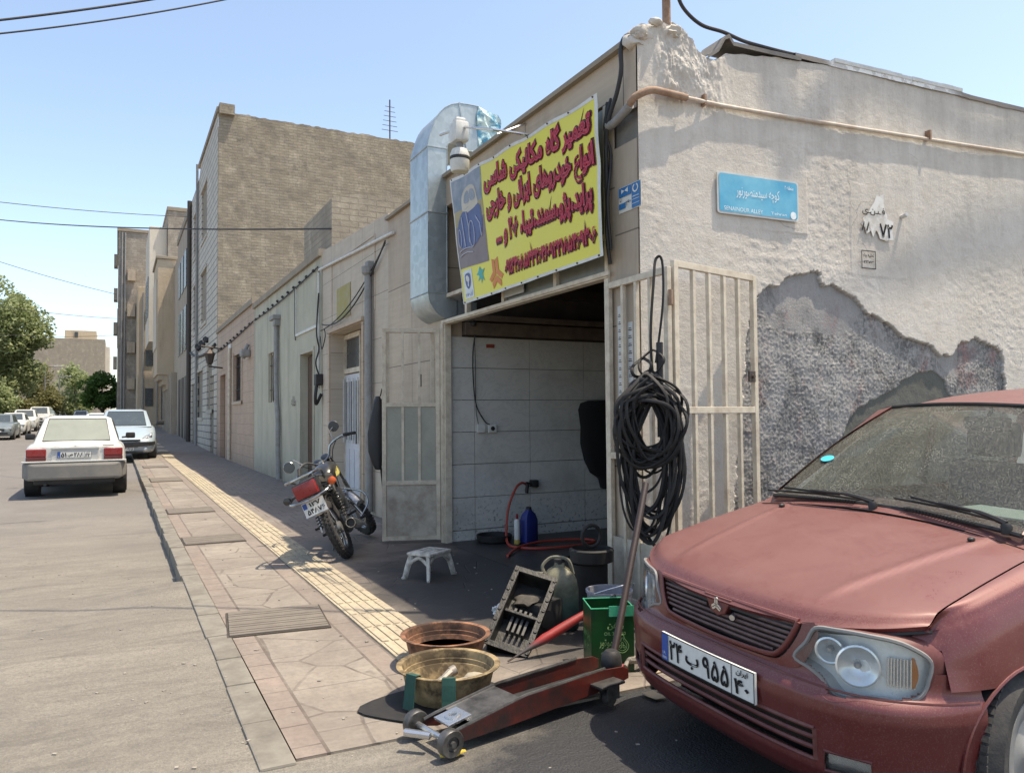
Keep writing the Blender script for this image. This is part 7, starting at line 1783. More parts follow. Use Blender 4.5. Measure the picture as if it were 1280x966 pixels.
for sy in (-1, 1):
    b = B(); b.tube(catmull([(-0.155, sy*0.108, 0.13), (-0.08, sy*0.105, 0.185), (0, sy*0.104, 0.195), (0.08, sy*0.105, 0.185), (0.155, sy*0.108, 0.13)], 4), 0.018, 6, flat=0.6); b.build('apron', STL, st, world=False, smooth=True)
for sx in (-1, 1):
    b = B(); b.tube(catmull([(sx*0.155, -0.095, 0.13), (sx*0.150, 0, 0.185), (sx*0.155, 0.095, 0.13)], 4), 0.016, 6, flat=0.6); b.build('apron', STL, st, world=False, smooth=True)
for k in range(3):
    b = B(); b.box(-0.09, 0.09, -0.045+0.04*k, -0.035+0.04*k, 0.2325, 0.236); b.build('grip_rib', STL, st, world=False)

# ================================================================== clutter by the doorway
SOOT = dirty('sooty_aluminium', (0.010, 0.0095, 0.009), (0.06, 0.057, 0.052), 0.6, 16, 0.45, metal=0.3, bump=0.5)
op = thing('oil_sump', 'sooty black engine oil sump propped up on its long side', 'engine part', (2.17, 4.13, 0.02))
Mo = Matrix.Rotation(R(-32), 4, 'Z') @ Matrix.Rotation(R(52), 4, 'X') @ Matrix.Rotation(R(52), 4, 'Z')
Mo = Matrix(((0.62, 0.55, -0.56, 0), (0.30, 0.44, 0.80, 0), (0.66, -0.71, 0.18, 0.24), (0, 0, 0, 1)))
ex = Vector((0.50, 0.35, 0.52)).normalized(); nn = Vector((-0.45, -0.70, 0.55)).normalized(); ey = nn.cross(ex).normalized(); nn = ex.cross(ey)
Mo = Matrix(((ex.x, ey.x, nn.x, 0.02), (ex.y, ey.y, nn.y, 0.03), (ex.z, ey.z, nn.z, 0.20), (0, 0, 0, 1)))
b = B(); W_, D_, H2 = 0.27, 0.125, 0.12
for (x0, x1, y0, y1) in ((-W_, W_, -D_, -D_+0.02), (-W_, W_, D_-0.02, D_), (-W_, -W_+0.02, -D_+0.02, D_-0.02), (W_-0.02, W_, -D_+0.02, D_-0.02)): b.box(x0, x1, y0, y1, -H2, 0.0, Mo)
b.box(-W_, W_, -D_, D_, -H2-0.012, -H2, Mo); b.box(-0.02, 0.0, -D_+0.02, D_-0.02, -H2, -0.03, Mo)
b.build('sump_body', SOOT, op, world=False, bev=0.004)
b = B()
for (x0, x1, y0, y1) in ((-W_-0.015, W_+0.015, -D_-0.015, -D_+0.018), (-W_-0.015, W_+0.015, D_-0.018, D_+0.015), (-W_-0.015, -W_+0.018, -D_+0.018, D_-0.018), (W_-0.018, W_+0.015, -D_+0.018, D_-0.018)): b.box(x0, x1, y0, y1, 0.0, 0.008, Mo)
for k in range(8): b.lathe([(0.012, 0.008), (0.012, 0.014)], 8, Mo @ Matrix.Translation((-0.26+0.074*k, D_+0.002, 0))); b.lathe([(0.012, 0.008), (0.012, 0.014)], 8, Mo @ Matrix.Translation((-0.26+0.074*k, -D_-0.002, 0)))
b.build('flange', SOOT, op, world=False)
b = B()
for k in range(4): b.box(-0.12, 0.04, -0.055+0.032*k, -0.040+0.032*k, -H2, -H2+0.05, Mo)
b.build('baffle_rib', dirty('greasy_rib', (0.07, 0.067, 0.062), (0.04, 0.04, 0.04), 0.7, 14, 0.45, metal=0.3), op, world=False)
b = B(); b.ball(Mo @ Vector((0.13, 0.01, -H2+0.02)), 0.07, sub=2, sc=(1.2, 0.9, 0.5), jag=0.7, seed=5); b.build('sludge', dirty('dry_sludge', (0.085, 0.072, 0.06), (0.03, 0.03, 0.03), 0.7, 20, 0.9, bump=0.8), op, world=False, smooth=60)
# engine block behind it
b = B(); b.box(-0.13, 0.13, -0.11, 0.11, 0, 0.22, Matrix.Rotation(R(25), 4, 'Z'), bev=0.02); b.lathe([(0.05, 0), (0.055, 0.03), (0.03, 0.035)], 14, Matrix.Translation((-0.02, -0.13, 0.13)) @ Matrix.Rotation(R(90), 4, 'X')); small('gearbox_casing', 'blackened metal casing standing behind the oil sump', 'engine part', b, BLACKR, (2.40, 4.34, 0.004), smooth=35)
# jerrycan
jc = thing('jerrycan', 'grimy greenish plastic jerrycan with rope handle behind the oil sump', 'jerrycan', (2.60, 4.40, 0.0), R(-25))
t = MT('grimy_green_plastic'); sp = t.pos(); zz = t.ramp(t.math('MULTIPLY', sp[2], 2.2), [(0.30, 0.0), (0.85, 1.0)]); a = t.noise(8, None, 7, 0.7)
bs = t.mix(zz, (0.03, 0.075, 0.06), (0.20, 0.185, 0.115)); bs = t.mix(t.ramp(a, [(0.42, 0), (0.66, 0.8)]), bs, (0.03, 0.027, 0.02)); JC = t.fin(bs, 0.45, t.bump(a, 0.3, 0.01))
b = B(); rings = []
for (z, hx, hy) in ((0.0, 0.10, 0.075), (0.015, 0.115, 0.088), (0.10, 0.118, 0.09), (0.27, 0.116, 0.088), (0.33, 0.105, 0.08), (0.375, 0.07, 0.055), (0.40, 0.035, 0.035), (0.43, 0.032, 0.032)):
    rings.append([Vector((max(-1, min(1, 1.3*math.cos(a)))*hx, max(-1, min(1, 1.3*math.sin(a)))*hy, z)) for a in [2*math.pi*k/20 for k in range(20)]])
b.loft(rings); b.build('can', JC, jc, world=False, smooth=40)
b = B(); b.tube(catmull([(-0.09, 0, 0.34), (-0.11, 0.01, 0.40), (-0.06, 0.02, 0.45), (0.0, 0.0, 0.46), (0.06, -0.02, 0.44), (0.09, 0.0, 0.35)], 5), 0.012, 6); b.tube(catmull([(-0.12, -0.02, 0.22), (-0.19, -0.03, 0.30), (-0.18, -0.02, 0.36), (-0.11, -0.01, 0.36)], 5), 0.010, 6); b.build('handle', dirty('dirty_rope', (0.17, 0.16, 0.12), (0.06, 0.05, 0.04), 0.6, 20, 0.9), jc, world=False, smooth=True)
b = B(); b.lathe([(0.036, 0.42), (0.038, 0.45), (0.02, 0.455)], 14); b.build('cap', BLKP, jc, world=False)
# folded red umbrella
um = thing('umbrella', 'folded red umbrella lying against the green tin, point towards the sump', 'umbrella', (2.1, 4.05, 0.0))
P0, P1 = Vector((2.02, 3.92, 0.03)), Vector((2.56, 3.92, 0.24))
b = B(); ax = [P0.lerp(P1, k/14) for k in range(15)]; b.tube(ax, [0.006, 0.008, 0.012, 0.018, 0.024, 0.030, 0.027, 0.028, 0.028, 0.027, 0.026, 0.024, 0.022, 0.018, 0.015], 12); 
t = MT('umbrella_red'); pz_ = t.pos(); f = t.ramp(t.math('MULTIPLY', pz_[2], 3.0), [(0.22, 0.0), (0.34, 1.0)]); a = t.noise(9, None, 6, 0.7); bs = t.mix(t.ramp(a, [(0.4, 0), (0.7, 0.6)]), (0.27, 0.014, 0.013), (0.09, 0.018, 0.016)); bs = t.mix(f, (0.06, 0.05, 0.05), bs); b.build('canopy', t.fin(bs, 0.6), um, smooth=True)
b = B(); b.tube([P0-(P1-P0).normalized()*0.05, P0+(P1-P0).normalized()*0.02], 0.005, 6); b.tube([P1, P1+(P1-P0).normalized()*0.16], 0.008, 6); b.build('shaft', IRON, um)
# white drum-like box behind the green tin
wb_ = thing('paint_bucket', 'white printed bucket with black rim behind the green tin', 'bucket', (2.76, 4.06, -0.06))
b = B(); b.lathe([(0.12, 0.0), (0.125, 0.01), (0.14, 0.34), (0.148, 0.345), (0.148, 0.36), (0.135, 0.36), (0.115, 0.02), (0.001, 0.018)], 28); b.build('body', dirty('bucket_plastic', (0.30, 0.30, 0.33), (0.08, 0.075, 0.08), 0.6, 7, 0.5), wb_, world=False, smooth=40)
b = B(); b.tube(catmull([(-0.14, 0, 0.34), (-0.12, -0.1, 0.38), (0, -0.17, 0.42), (0.12, -0.1, 0.40), (0.14, 0, 0.34)], 5), 0.004, 5); b.build('handle', CHROME, wb_, world=False)
b = B(); b.grid(lambda u, v: Vector(((0.1285+0.011*v)*math.cos(R(200+70*u)), (0.1285+0.011*v)*math.sin(R(200+70*u)), 0.06+0.24*v)), 10, 2); b.build('label', dirty('bucket_label', (0.30, 0.33, 0.40), (0.5, 0.5, 0.52), 0.8, 20, 0.6), wb_, world=False)
# black parts tray and ring
b = B(); b.lathe([(0.10, 0), (0.15, 0.02), (0.155, 0.10), (0.14, 0.11), (0.135, 0.03), (0.001, 0.02)], 20); small('parts_tray', 'black rubber tray heaped on the bucket behind the jerrycan', 'tray', b, BLACKR, (2.95, 4.55, 0.36), smooth=40)
b = B(); b.tube([Vector((0.075*math.cos(a), 0, 0.075*math.sin(a))) for a in [2*math.pi*k/24 for k in range(24)]], 0.013, 8, closed=True); small('rubber_ring', 'black rubber ring standing upright on the parts tray', 'ring', b, BLACKR, (2.95, 4.55, 0.55), smooth=True)
b = B(); b.lathe([(0.13, 0), (0.14, 0.36), (0.001, 0.37)], 20); small('oil_drum', 'small black drum under the parts tray', 'drum', b, BLACKR, (2.95, 4.60, 0.0), smooth=30)
# green square tin
GT = dirty('green_tin', (0.007, 0.065, 0.015), (0.006, 0.02, 0.008), 0.8, 6, 0.35, bump=0.1); GTL = dirty('tin_print', (0.30, 0.50, 0.20), (0.1, 0.3, 0.1), 0.4, 15, 0.5, bump=0.0)
gt = thing('oil_tin', 'open square green oil tin with white printing beside the car bumper', 'tin', (2.45, 3.62, 0.0), R(-22))
Wt, Ht = 0.118, 0.345
b = B()
for (x0, x1, y0, y1) in ((-Wt, Wt, -Wt, -Wt+0.002), (-Wt, Wt, Wt-0.002, Wt), (-Wt, -Wt+0.002, -Wt+0.002, Wt-0.002), (Wt-0.002, Wt, -Wt+0.002, Wt-0.002)): b.box(x0, x1, y0, y1, 0.0, Ht)
b.box(-Wt+0.002, Wt-0.002, -Wt+0.002, Wt-0.002, 0, 0.004); b.build('tin_wall', GT, gt, world=False)
b = B(); b.tube([(-Wt, -Wt, Ht), (Wt, -Wt, Ht), (Wt, Wt, Ht), (-Wt, Wt, Ht)], 0.004, 5, closed=True); b.build('rim', dirty('tin_rim_green', (0.05, 0.42, 0.22), (0.2, 0.5, 0.3), 0.4, 9, 0.4), gt, world=False)
b = B(); b.box(-0.02, Wt, -Wt-0.004, -Wt-0.001, Ht-0.045, Ht+0.012, bev=0.001); b.build('folded_lid', dirty('tin_rim_green', (0.05, 0.42, 0.22)), gt, world=False)
ff = lambda x, y: Vector((-Wt+2*Wt*x, -Wt-0.0025, Ht*y)); fl_ = lambda x, y: Vector((-Wt-0.0025, Wt-2*Wt*x, Ht*y))
ms = [text_mesh('t', 'روغن', GTL, ff, grow=0.02, box=(0.38, 0.75, 0.66, 0.78)), text_mesh('t', 'موتور', GTL, ff, grow=0.02, box=(0.18, 0.50, 0.38, 0.52)), text_mesh('t', 'ویژه', GTL, ff, box=(0.22, 0.45, 0.27, 0.34)), text_mesh('t', 'OIL 20W50', GTL, ff, rtl=False, box=(0.3, 0.8, 0.58, 0.63)),
      text_mesh('t', 'روغن موتور', GTL, fl_, grow=0.02, box=(0.12, 0.88, 0.46, 0.62)), text_mesh('t', '۲۰ ۵۰', GTL, fl_, grow=0.02, box=(0.2, 0.8, 0.28, 0.40))]
add_mesh('tin_lettering', join_meshes('n', ms), gt, False)
b = B(); c_ = (0.72, 0.42)
drop = [(c_[0]+0.15*math.cos(a)*(1-0.35*max(0, math.sin(a))), c_[1]+0.115*math.sin(a)+(0.05 if math.sin(a) > 0.9 else 0)) for a in [2*math.pi*k/24 for k in range(24)]]
b.tube([ff(x, y)+Vector((0, -0.001, 0)) for x, y in drop], 0.0022, 4, closed=True); b.tube([ff(c_[0]+(x-c_[0])*0.72, c_[1]+(y-c_[1])*0.72)+Vector((0, -0.001, 0)) for x, y in drop], 0.0015, 4, closed=True)
for (dx, dy) in ((0, 0.025), (-0.04, -0.02), (0.04, -0.02)): b.tube([ff(c_[0]+dx+0.028*math.cos(a), c_[1]+dy+0.02*math.sin(a))+Vector((0, -0.001, 0)) for a in [2*math.pi*k/10 for k in range(10)]], 0.0016, 4, closed=True)
b.build('drop_emblem', GTL, gt, world=False)
# odds and ends on the ground
PALE = dirty('crumpled_paper', (0.55, 0.56, 0.56), (0.3, 0.3, 0.3), 0.3, 12, 0.8)
b = B(); b.ball((0, 0, 0.035), 0.045, sub=3, sc=(1, 0.9, 0.8), jag=0.9, seed=3); small('paper_ball', 'crumpled white paper ball on the dark forecourt', 'paper', b, PALE, (2.40, 4.89, 0.0))
b = B(); b.ball((0, 0, 0.008), 0.042, sub=2, sc=(1.2, 0.6, 0.22), jag=0.5, seed=3); small('dry_leaf', 'small yellow leaf by the front wheel of the jack', 'leaf', b, dirty('yellow_leaf', (0.52, 0.36, 0.03), (0.4, 0.25, 0.05), 0.5, 30, 0.7), (1.245, 2.985, 0.0), smooth=True)
b = B(); b.tube(catmull([(-0.07, 0, 0.03), (-0.03, 0.02, 0.05), (0.03, 0.0, 0.05), (0.07, 0.02, 0.03)], 4), [0.012]*4+[0.022]*5+[0.02]*4, 8); small('metal_fitting', 'silvery pipe fitting on the ground under the car corner', 'fitting', b, STEELP, (2.52, 3.46, 0.01), smooth=True)
b = B(); b.box(-0.06, 0.06, -0.035, 0.035, 0, 0.045, Matrix.Rotation(R(20), 4, 'Z'), bev=0.01); small('red_box', 'small crushed red box beside the pipe fitting', 'box', b, dirty('red_carton', (0.30, 0.05, 0.06), (0.3, 0.25, 0.22), 0.6, 20, 0.7), (2.44, 3.50, 0.0))
CARD = dirty('cardboard', (0.42, 0.33, 0.22), (0.25, 0.19, 0.13), 0.4, 9, 0.85)
for (x, y, s_, a_, lb_) in ((2.60, 3.42, 0.07, 10, 'torn tan cardboard piece beside the pipe fitting'), (2.50, 3.25, 0.06, 60, 'torn cardboard scrap under the far end of the bumper'), (2.38, 3.12, 0.06, 100, 'cardboard scrap on the oily asphalt nearest the jack castor')):
    b = B(); b.prism([(-s_, -s_*0.5), (s_*0.8, -s_*0.7), (s_, s_*0.4), (0.1*s_, s_*0.6), (-s_*0.7, s_*0.5)], 0.004, Matrix.Rotation(R(a_), 4, 'Z')); small('cardboard_scrap', lb_, 'cardboard', b, CARD, (x, y, 0.004))
rp_ = random.Random(33)
b = B()
for k in range(300):
    x, y = rp_.uniform(-2.6, 3.1), rp_.uniform(1.4, 9.0)
    s_ = rp_.uniform(0.003, 0.010); zb = road_z(x, y) if x < 0.5 else (0.0 if y > 3.3 else -0.012)
    b.box(-s_, s_, -s_*0.7, s_*0.7, 0, s_*0.7, Matrix.Translation((x, y, zb)) @ Matrix.Rotation(rp_.uniform(0, 6), 4, 'Z'))
tag(b.build('gravel', dirty('grit', (0.30, 0.27, 0.23), (0.12, 0.1, 0.09), 0.6, 3, 0.9)), 'fine grit and crumbs scattered over the road and pavement', None, None, 'stuff')

# ================================================================== inside the workshop
b = B(); b.lathe([(0.17, 0), (0.19, 0.015), (0.20, 0.075), (0.19, 0.08), (0.18, 0.03), (0.001, 0.02)], 28); small('oil_tray', 'flat black oil drain tray at the foot of the tiled wall', 'tray', b, BLACKR, (3.72, 7.70, 0.005), smooth=35)
sc2 = thing('spray_can', 'white spray can with yellow base between tray and blue bottle', 'spray can', (3.86, 7.42, 0.004))
b = B(); b.lathe([(0.032, 0.05), (0.033, 0.055), (0.033, 0.24), (0.026, 0.265), (0.012, 0.27)], 20); b.build('can', WHITEP, sc2, world=False, smooth=35)
b = B(); b.lathe([(0.030, 0), (0.0335, 0.004), (0.0335, 0.049), (0.032, 0.05)], 20); b.build('yellow_base', dirty('yellow_print', (0.50, 0.36, 0.08), (0.3, 0.2, 0.08), 0.4, 9, 0.5), sc2, world=False)
b = B(); b.lathe([(0.013, 0.27), (0.014, 0.31), (0.008, 0.325)], 12); b.build('nozzle', REDL, sc2, world=False)
bo = thing('blue_bottle', 'dark blue plastic bottle standing beside the spray can', 'bottle', (4.02, 7.45, 0.004), R(20))
b = B(); b.loft([[Vector((max(-1, min(1, 1.25*math.cos(a)))*hx, max(-1, min(1, 1.25*math.sin(a)))*hy, z)) for a in [2*math.pi*k/18 for k in range(18)]] for z, hx, hy in ((0, 0.085, 0.06), (0.01, 0.095, 0.065), (0.24, 0.095, 0.065), (0.31, 0.07, 0.05), (0.345, 0.03, 0.03), (0.36, 0.028, 0.028))]); b.build('body', dirty('blue_plastic', (0.02, 0.035, 0.19), (0.02, 0.025, 0.06), 0.5, 6, 0.35), bo, world=False, smooth=40)
b = B(); b.lathe([(0.03, 0.36), (0.03, 0.385), (0.01, 0.39)], 14); b.build('cap', BLKP, bo, world=False)
RH = dirty('red_hose', (0.42, 0.055, 0.035), (0.20, 0.06, 0.04), 0.5, 12, 0.5)
hp = [(4.20, 7.84, 0.60), (4.12, 7.80, 0.62), (4.02, 7.76, 0.56), (3.90, 7.70, 0.36), (3.82, 7.60, 0.12), (3.74, 7.4, 0.02), (3.72, 7.15, 0.02), (3.9, 6.98, 0.02), (4.3, 6.95, 0.02), (4.62, 7.05, 0.02), (4.60, 7.25, 0.02), (4.25, 7.32, 0.025), (3.95, 7.25, 0.03), (3.66, 7.05, 0.03), (3.42, 6.78, 0.02)]
b = B(); b.tube(catmull(hp, 8), 0.014, 8); small('air_hose', 'red air hose hanging from the wall tap and coiled on the floor', 'hose', b, RH, smooth=True)
b = B(); b.box(4.28, 4.36, 7.82, 7.915, 0.56, 0.64, bev=0.01); b.tube([(4.30, 7.85, 0.60), (4.20, 7.84, 0.61)], 0.018, 8); b.tube([(4.22, 7.84, 0.60), (4.20, 7.83, 0.50)], 0.02, 8); small('wall_tap', 'black air tap fitting fixed on the tiled wall', 'tap', b, BLKP, smooth=30)
so = thing('wall_socket', 'pair of white electric socket boxes on the tiled wall with a hanging cable', 'socket', (3.72, 7.90, 1.24))
for x, mm in ((3.66, WHITEP), (3.80, WHITEP)):
    b = B(); b.box(x-0.05, x+0.05, 7.88, 7.916, 1.20, 1.29, bev=0.006); q_ = b.build('socket_box', mm, so)
b = B(); b.tube([(3.80, 7.882, 1.245), (3.80, 7.875, 1.245)], 0.025, 14); b.build('socket_hole', BLKP, so)
b = B(); b.tube(catmull([(3.60, 7.86, 2.42), (3.55, 7.86, 2.1), (3.56, 7.87, 1.75), (3.60, 7.88, 1.5), (3.70, 7.88, 1.33), (3.76, 7.88, 1.29)], 6), 0.007, 6); b.tube(catmull([(3.56, 7.86, 2.42), (3.585, 7.87, 2.0), (3.59, 7.88, 1.5), (3.62, 7.88, 1.30)], 6), 0.004, 5); b.lathe([(0.03, 0), (0.035, 0.03), (0.02, 0.05)], 12, Matrix.Translation((3.55, 7.84, 2.40))); b.build('cable', BLACKC, so, smooth=True)
b = B(); b.box(3.74, 3.84, 7.908, 7.915, 2.165, 2.205); b.build('n', REDL) if False else small('warning_sticker', 'small red sticker high on the tiled wall', 'sticker', b, dirty('red_sticker', (0.30, 0.05, 0.03), (0.2, 0.1, 0.06), 0.4, 20, 0.5))
b = B(); rings = []
for i, (z, x0, x1) in enumerate(((0.50, 5.22, 5.35), (0.62, 5.18, 5.48), (0.70, 5.05, 5.50), (0.85, 4.97, 5.5), (1.05, 4.93, 5.48), (1.25, 4.92, 5.5), (1.45, 4.90, 5.48), (1.53, 4.94, 5.45), (1.56, 5.05, 5.3))):
    rings.append([Vector(((x0+x1)/2+(x1-x0)/2*math.cos(a)*(1+0.06*noise.noise(Vector((a*2, z*4, 0)))), 7.80+0.09*math.sin(a)+0.03*noise.noise(Vector((a, z*3, 5))), z)) for a in [2*math.pi*k/16 for k in range(16)]])
b.loft(rings); small('work_coat', 'black greasy cover hanging on the tiled wall by the pillar', 'coat', b, dirty('black_cloth', (0.006, 0.006, 0.007), (0.02, 0.02, 0.02), 0.4, 6, 0.95), smooth=60)
b = B()
b.tube(catmull([(4.75, 6.6, 2.50), (4.9, 6.6, 2.44), (5.1, 6.65, 2.46), (5.3, 6.6, 2.42)], 5), 0.010, 6); b.tube(catmull([(4.88, 6.6, 2.44), (4.92, 6.6, 2.3), (4.98, 6.6, 2.22)], 4), 0.008, 6); b.ball((4.95, 6.6, 2.49), 0.025, sub=2); small('hanging_wires', 'tangle of wires hanging under the dark workshop ceiling', 'wires', b, CHROME, smooth=True)
# tall object behind bars of the right gate: white strip notices on pillar are omitted pieces of paper
pn = thing('paper_notice', 'strips of small printed stickers on the pillar behind the gate bars', 'stickers', (X0-0.01, 4.5, 1.7))
for (y0, y1, z0, z1) in ((4.55, 4.60, 1.40, 2.18), (4.42, 4.48, 1.62, 2.05)):
    b = B(); b.box(X0-0.0075, X0-0.005, y0, y1, z0, z1); s1_ = b.build('paper', PALE, pn)
    b = B(); k = z0+0.04
    while k < z1-0.04:
        b.box(X0-0.0095, X0-0.008, y0+0.010, y1-0.010, k, k+0.006); b.box(X0-0.0095, X0-0.008, y0+0.016, y1-0.014, k+0.014, k+0.019); k += 0.055
    b.build('print', INK, s1_)

# ================================================================== covers in the pavement
CVM = dirty('cover_metal', (0.17, 0.145, 0.12), (0.24, 0.21, 0.17), 0.6, 6, 0.7, metal=0.2, bump=0.4)
for (yc, hl_, lb_) in ((5.50, 0.33, 'nearest and largest slatted drain cover, beside the tactile strip'), (9.45, 0.30, 'second slatted cover along the pavement, beyond the large one'), (12.55, 0.34, 'middle cover in the pavement, two before the silver hatchback'), (19.1, 0.6, 'fourth cover, narrow and pale, near the silver hatchback'), (24.3, 0.5, 'farthest cover plate just in front of the silver hatchback')):
    cv = thing('drain_cover', lb_, 'drain cover', (0.99, yc, 0.0), R(-6 if yc < 6 else 0), 'covers set in the pavement')
    b = B(); b.box(-0.325, 0.325, -hl_, hl_, -0.01, 0.0065); b.build('frame', dirty('cover_gap', (0.04, 0.033, 0.028), (0.1, 0.08, 0.06), 0.6, 8, 0.9), cv, world=False)
    b = B(); n_ = 13; 
    for k in range(n_):
        y0 = -hl_+0.012+k*(2*hl_-0.024)/n_; b.box(-0.31, 0.31, y0+0.003, y0+(2*hl_-0.024)/n_-0.006, 0.0, 0.0165+0.001*(k % 3), bev=0.002)
    b.build('slats', CVM, cv, world=False)

# ================================================================== overhead cables, lamps, trees
def wire(label, a, c, sg_, r, n=24): 
    b = B(); b.tube(sag(a, c, sg_, n), r, 5); return tag(b.build('overhead_cable', BLACKC, None, smooth=True), label, 'cable', 'overhead cables across the street')
wire('upper cable of the pair in the top left corner of the sky', (-3.0, 12, 6.15), (1.5, 12, 7.9), 0.08, 0.016)
wire('lower cable of the pair in the top left corner of the sky', (-3.0, 12.1, 6.05), (1.5, 12.1, 7.75), 0.10, 0.012)
wire('thick cable running from the brick rooftop shed across the street', (3.42, 13.72, 4.78), (-8.8, 42.5, 11.0), 0.35, 0.016)
wire('thin cable crossing above the thick one to the tall stone building', (3.1, 42, 11.6), (-14, 36, 10.6), 0.4, 0.016)
wire('thin cable in the left sky ending at the old grey building', (-0.1, 78, 12.6), (-22, 60, 17.5), 0.8, 0.022)
wire('second cable from the left ending halfway up the old grey building', (-0.1, 78, 10.4), (-22, 60, 11.8), 0.8, 0.022)
wire('lowest cable from the left, just above the slab building roof', (-0.1, 78, 8.9), (-22, 60, 9.5), 1.2, 0.02)
wire('cable from the rusty pole over the workshop corner to the left', PW(0.27, 5.9, -0.05), (-9, 13.4, 8.2), 0.35, 0.016)
def m_leaf(name, c1, c2):
    t = MT(name); oi = t.n('ShaderNodeNewGeometry'); rnd = oi.outputs['Random Per Island']
    bs = t.mix(rnd, c1, c2); t.b.inputs['Subsurface Weight'].default_value = 0.0
    tr = t.n('ShaderNodeBsdfTranslucent'); t.L(bs, tr.inputs[0]); mx = t.n('ShaderNodeMixShader'); mx.inputs[0].default_value = 0.5
    out = [n for n in t.t.nodes if n.bl_idname == 'ShaderNodeOutputMaterial'][0]
    t.fin(bs, 0.55); t.L(t.b.outputs[0], mx.inputs[1]); t.L(tr.outputs[0], mx.inputs[2]); t.L(mx.outputs[0], out.inputs[0]); return t.m
LF1 = m_leaf('leaf_grey_green', (0.18, 0.23, 0.09), (0.42, 0.46, 0.24)); LF2 = m_leaf('leaf_deep_green', (0.04, 0.10, 0.02), (0.15, 0.26, 0.06)); LF3 = m_leaf('leaf_olive', (0.14, 0.145, 0.06), (0.28, 0.26, 0.11))
BARK = dirty('bark', (0.12, 0.09, 0.065), (0.06, 0.05, 0.04), 0.6, 4, 0.95, bump=0.8, bscale=14)
def tree(label, x, y, z, h, cr, ch, cz, leafm, n, ls, seed, group='street trees', lobes=9):
    r = thing('street_tree', label, 'tree', (x, y, z), 0, group); rn = random.Random(seed)
    b = B(); b.tube(catmull([(0, 0, -0.2), (0.08, 0.05, h*0.25), (-0.05, 0.1, cz), (0.05, 0, cz+ch*0.45)], 5), [0.03*h*(1-k/17) for k in range(16)], 8)
    L = []
    for k in range(lobes):
        a = rn.uniform(0, 6.28); zz = rn.uniform(-0.75, 0.75); rad = cr*0.62*math.sqrt(max(0.1, 1-zz*zz*0.8))*rn.uniform(0.4, 1.0)
        L.append((Vector((rad*math.cos(a), rad*math.sin(a), cz+zz*ch*0.62)), rn.uniform(0.38, 0.58)*cr))
    L.append((Vector((0, 0, cz+ch*0.55)), cr*0.45)); L.append((Vector((0, 0, cz)), cr*0.6))
    for c_, rr_ in L[:8]: b.tube([Vector((0, 0, h*0.3)), c_*0.55+Vector((0, 0, h*0.14)), c_], [0.012*h, 0.008*h, 0.003*h], 5)
    b.build('trunk', BARK, r, world=False, smooth=True)
    bm = bmesh.new()
    for i in range(n):
        c_, rr_ = L[rn.randrange(len(L))]
        d = Vector((rn.gauss(0, 1), rn.gauss(0, 1), rn.gauss(0, 1))).normalized(); rad = rr_*(rn.random()**0.45)*1.05
        p = c_+Vector((d.x*rad, d.y*rad, d.z*rad*ch/cr*0.62))
        if noise.noise(p*0.9/ max(1, cr*0.4)+Vector((seed, 0, 0))) < -0.24 or noise.noise(p*1.7+Vector((seed, 5, 0))) < -0.34: continue
        s_ = ls*rn.uniform(0.6, 1.3); u = Vector((rn.gauss(0, 1), rn.gauss(0, 1), rn.gauss(0, 0.6))).normalized(); w = u.cross(Vector((rn.gauss(0, 1), rn.gauss(0, 1), rn.gauss(0, 1)))).normalized()
        vs = [bm.verts.new(p+u*s_), bm.verts.new(p+w*s_*0.55), bm.verts.new(p-u*s_), bm.verts.new(p-w*s_*0.55)]
        bm.faces.new(vs)
    me = bpy.data.meshes.new('crown'); bm.to_mesh(me); bm.free(); me.materials.append(leafm)
    o = bpy.data.objects.new('crown', me); COL.objects.link(o); o.parent = r
    return r
tree('tall grey-green tree at the left edge, crown highest of all', -10.6, 85, 0, 14.0, 4.9, 7.6, 8.6, LF1, 62000, 0.19, 1, lobes=26)
tree('grey-green tree at the very left edge in front of the tall one', -14.6, 92, 0, 12.5, 5.0, 6.8, 7.4, LF1, 26000, 0.2, 2, lobes=14)
tree('loose olive tree in front of the slab building, right of the tall left tree', -7.6, 100, 0.3, 6.5, 3.0, 4.2, 3.8, LF3, 9000, 0.17, 3)
tree('grey-green tree in front of the middle of the slab building', -4.9, 105, 0.3, 7.0, 2.9, 4.6, 4.0, LF1, 9000, 0.18, 4)
tree('deep green rounded tree next to the old grey building', -1.3, 88, 0.3, 5.6, 2.5, 2.6, 3.7, LF2, 11000, 0.16, 5)
tree('small olive bush-like tree low under the street lamps', -6.3, 92, 0.3, 3.8, 1.9, 2.6, 2.2, LF3, 5000, 0.14, 6)
tree('low grey-green tree behind the parked cars on the far left side', -8.8, 74, 0.2, 4.0, 2.3, 2.4, 2.2, LF1, 7000, 0.14, 8)
tree('low olive tree behind the white four-by-four on the far left side', -9.8, 90, 0.5, 4.4, 2.6, 2.6, 2.3, LF3, 7000, 0.16, 9)
tree('low bushy tree at the very left edge behind the dark grey saloon', -10.0, 62, 0.1, 4.0, 2.4, 2.4, 2.1, LF1, 7000, 0.13, 10)
for (x, y, h, lb_) in ((-6.9, 96, 6.9, 'tallest street lamp in front of the slab building'), (-6.0, 104, 6.2, 'street lamp standing right of the tallest one'), (-5.0, 112, 5.9, 'farthest small street lamp among the trees')):
    sl = thing('street_lamp', lb_, 'street lamp', (x, y, 0), 0, 'street lamps at the far end'); b = B(); b.tube(catmull([(0, 0, 0), (0, 0, h*0.9), (0.15, 0, h), (1.0, 0, h+0.15)], 4), 0.07, 6); b.build('pole', GREYP, sl, world=False)
    b = B(); b.box(0.8, 1.6, -0.15, 0.15, h+0.08, h+0.22, bev=0.04); b.build('lamp_head', WHITEP, sl, world=False)

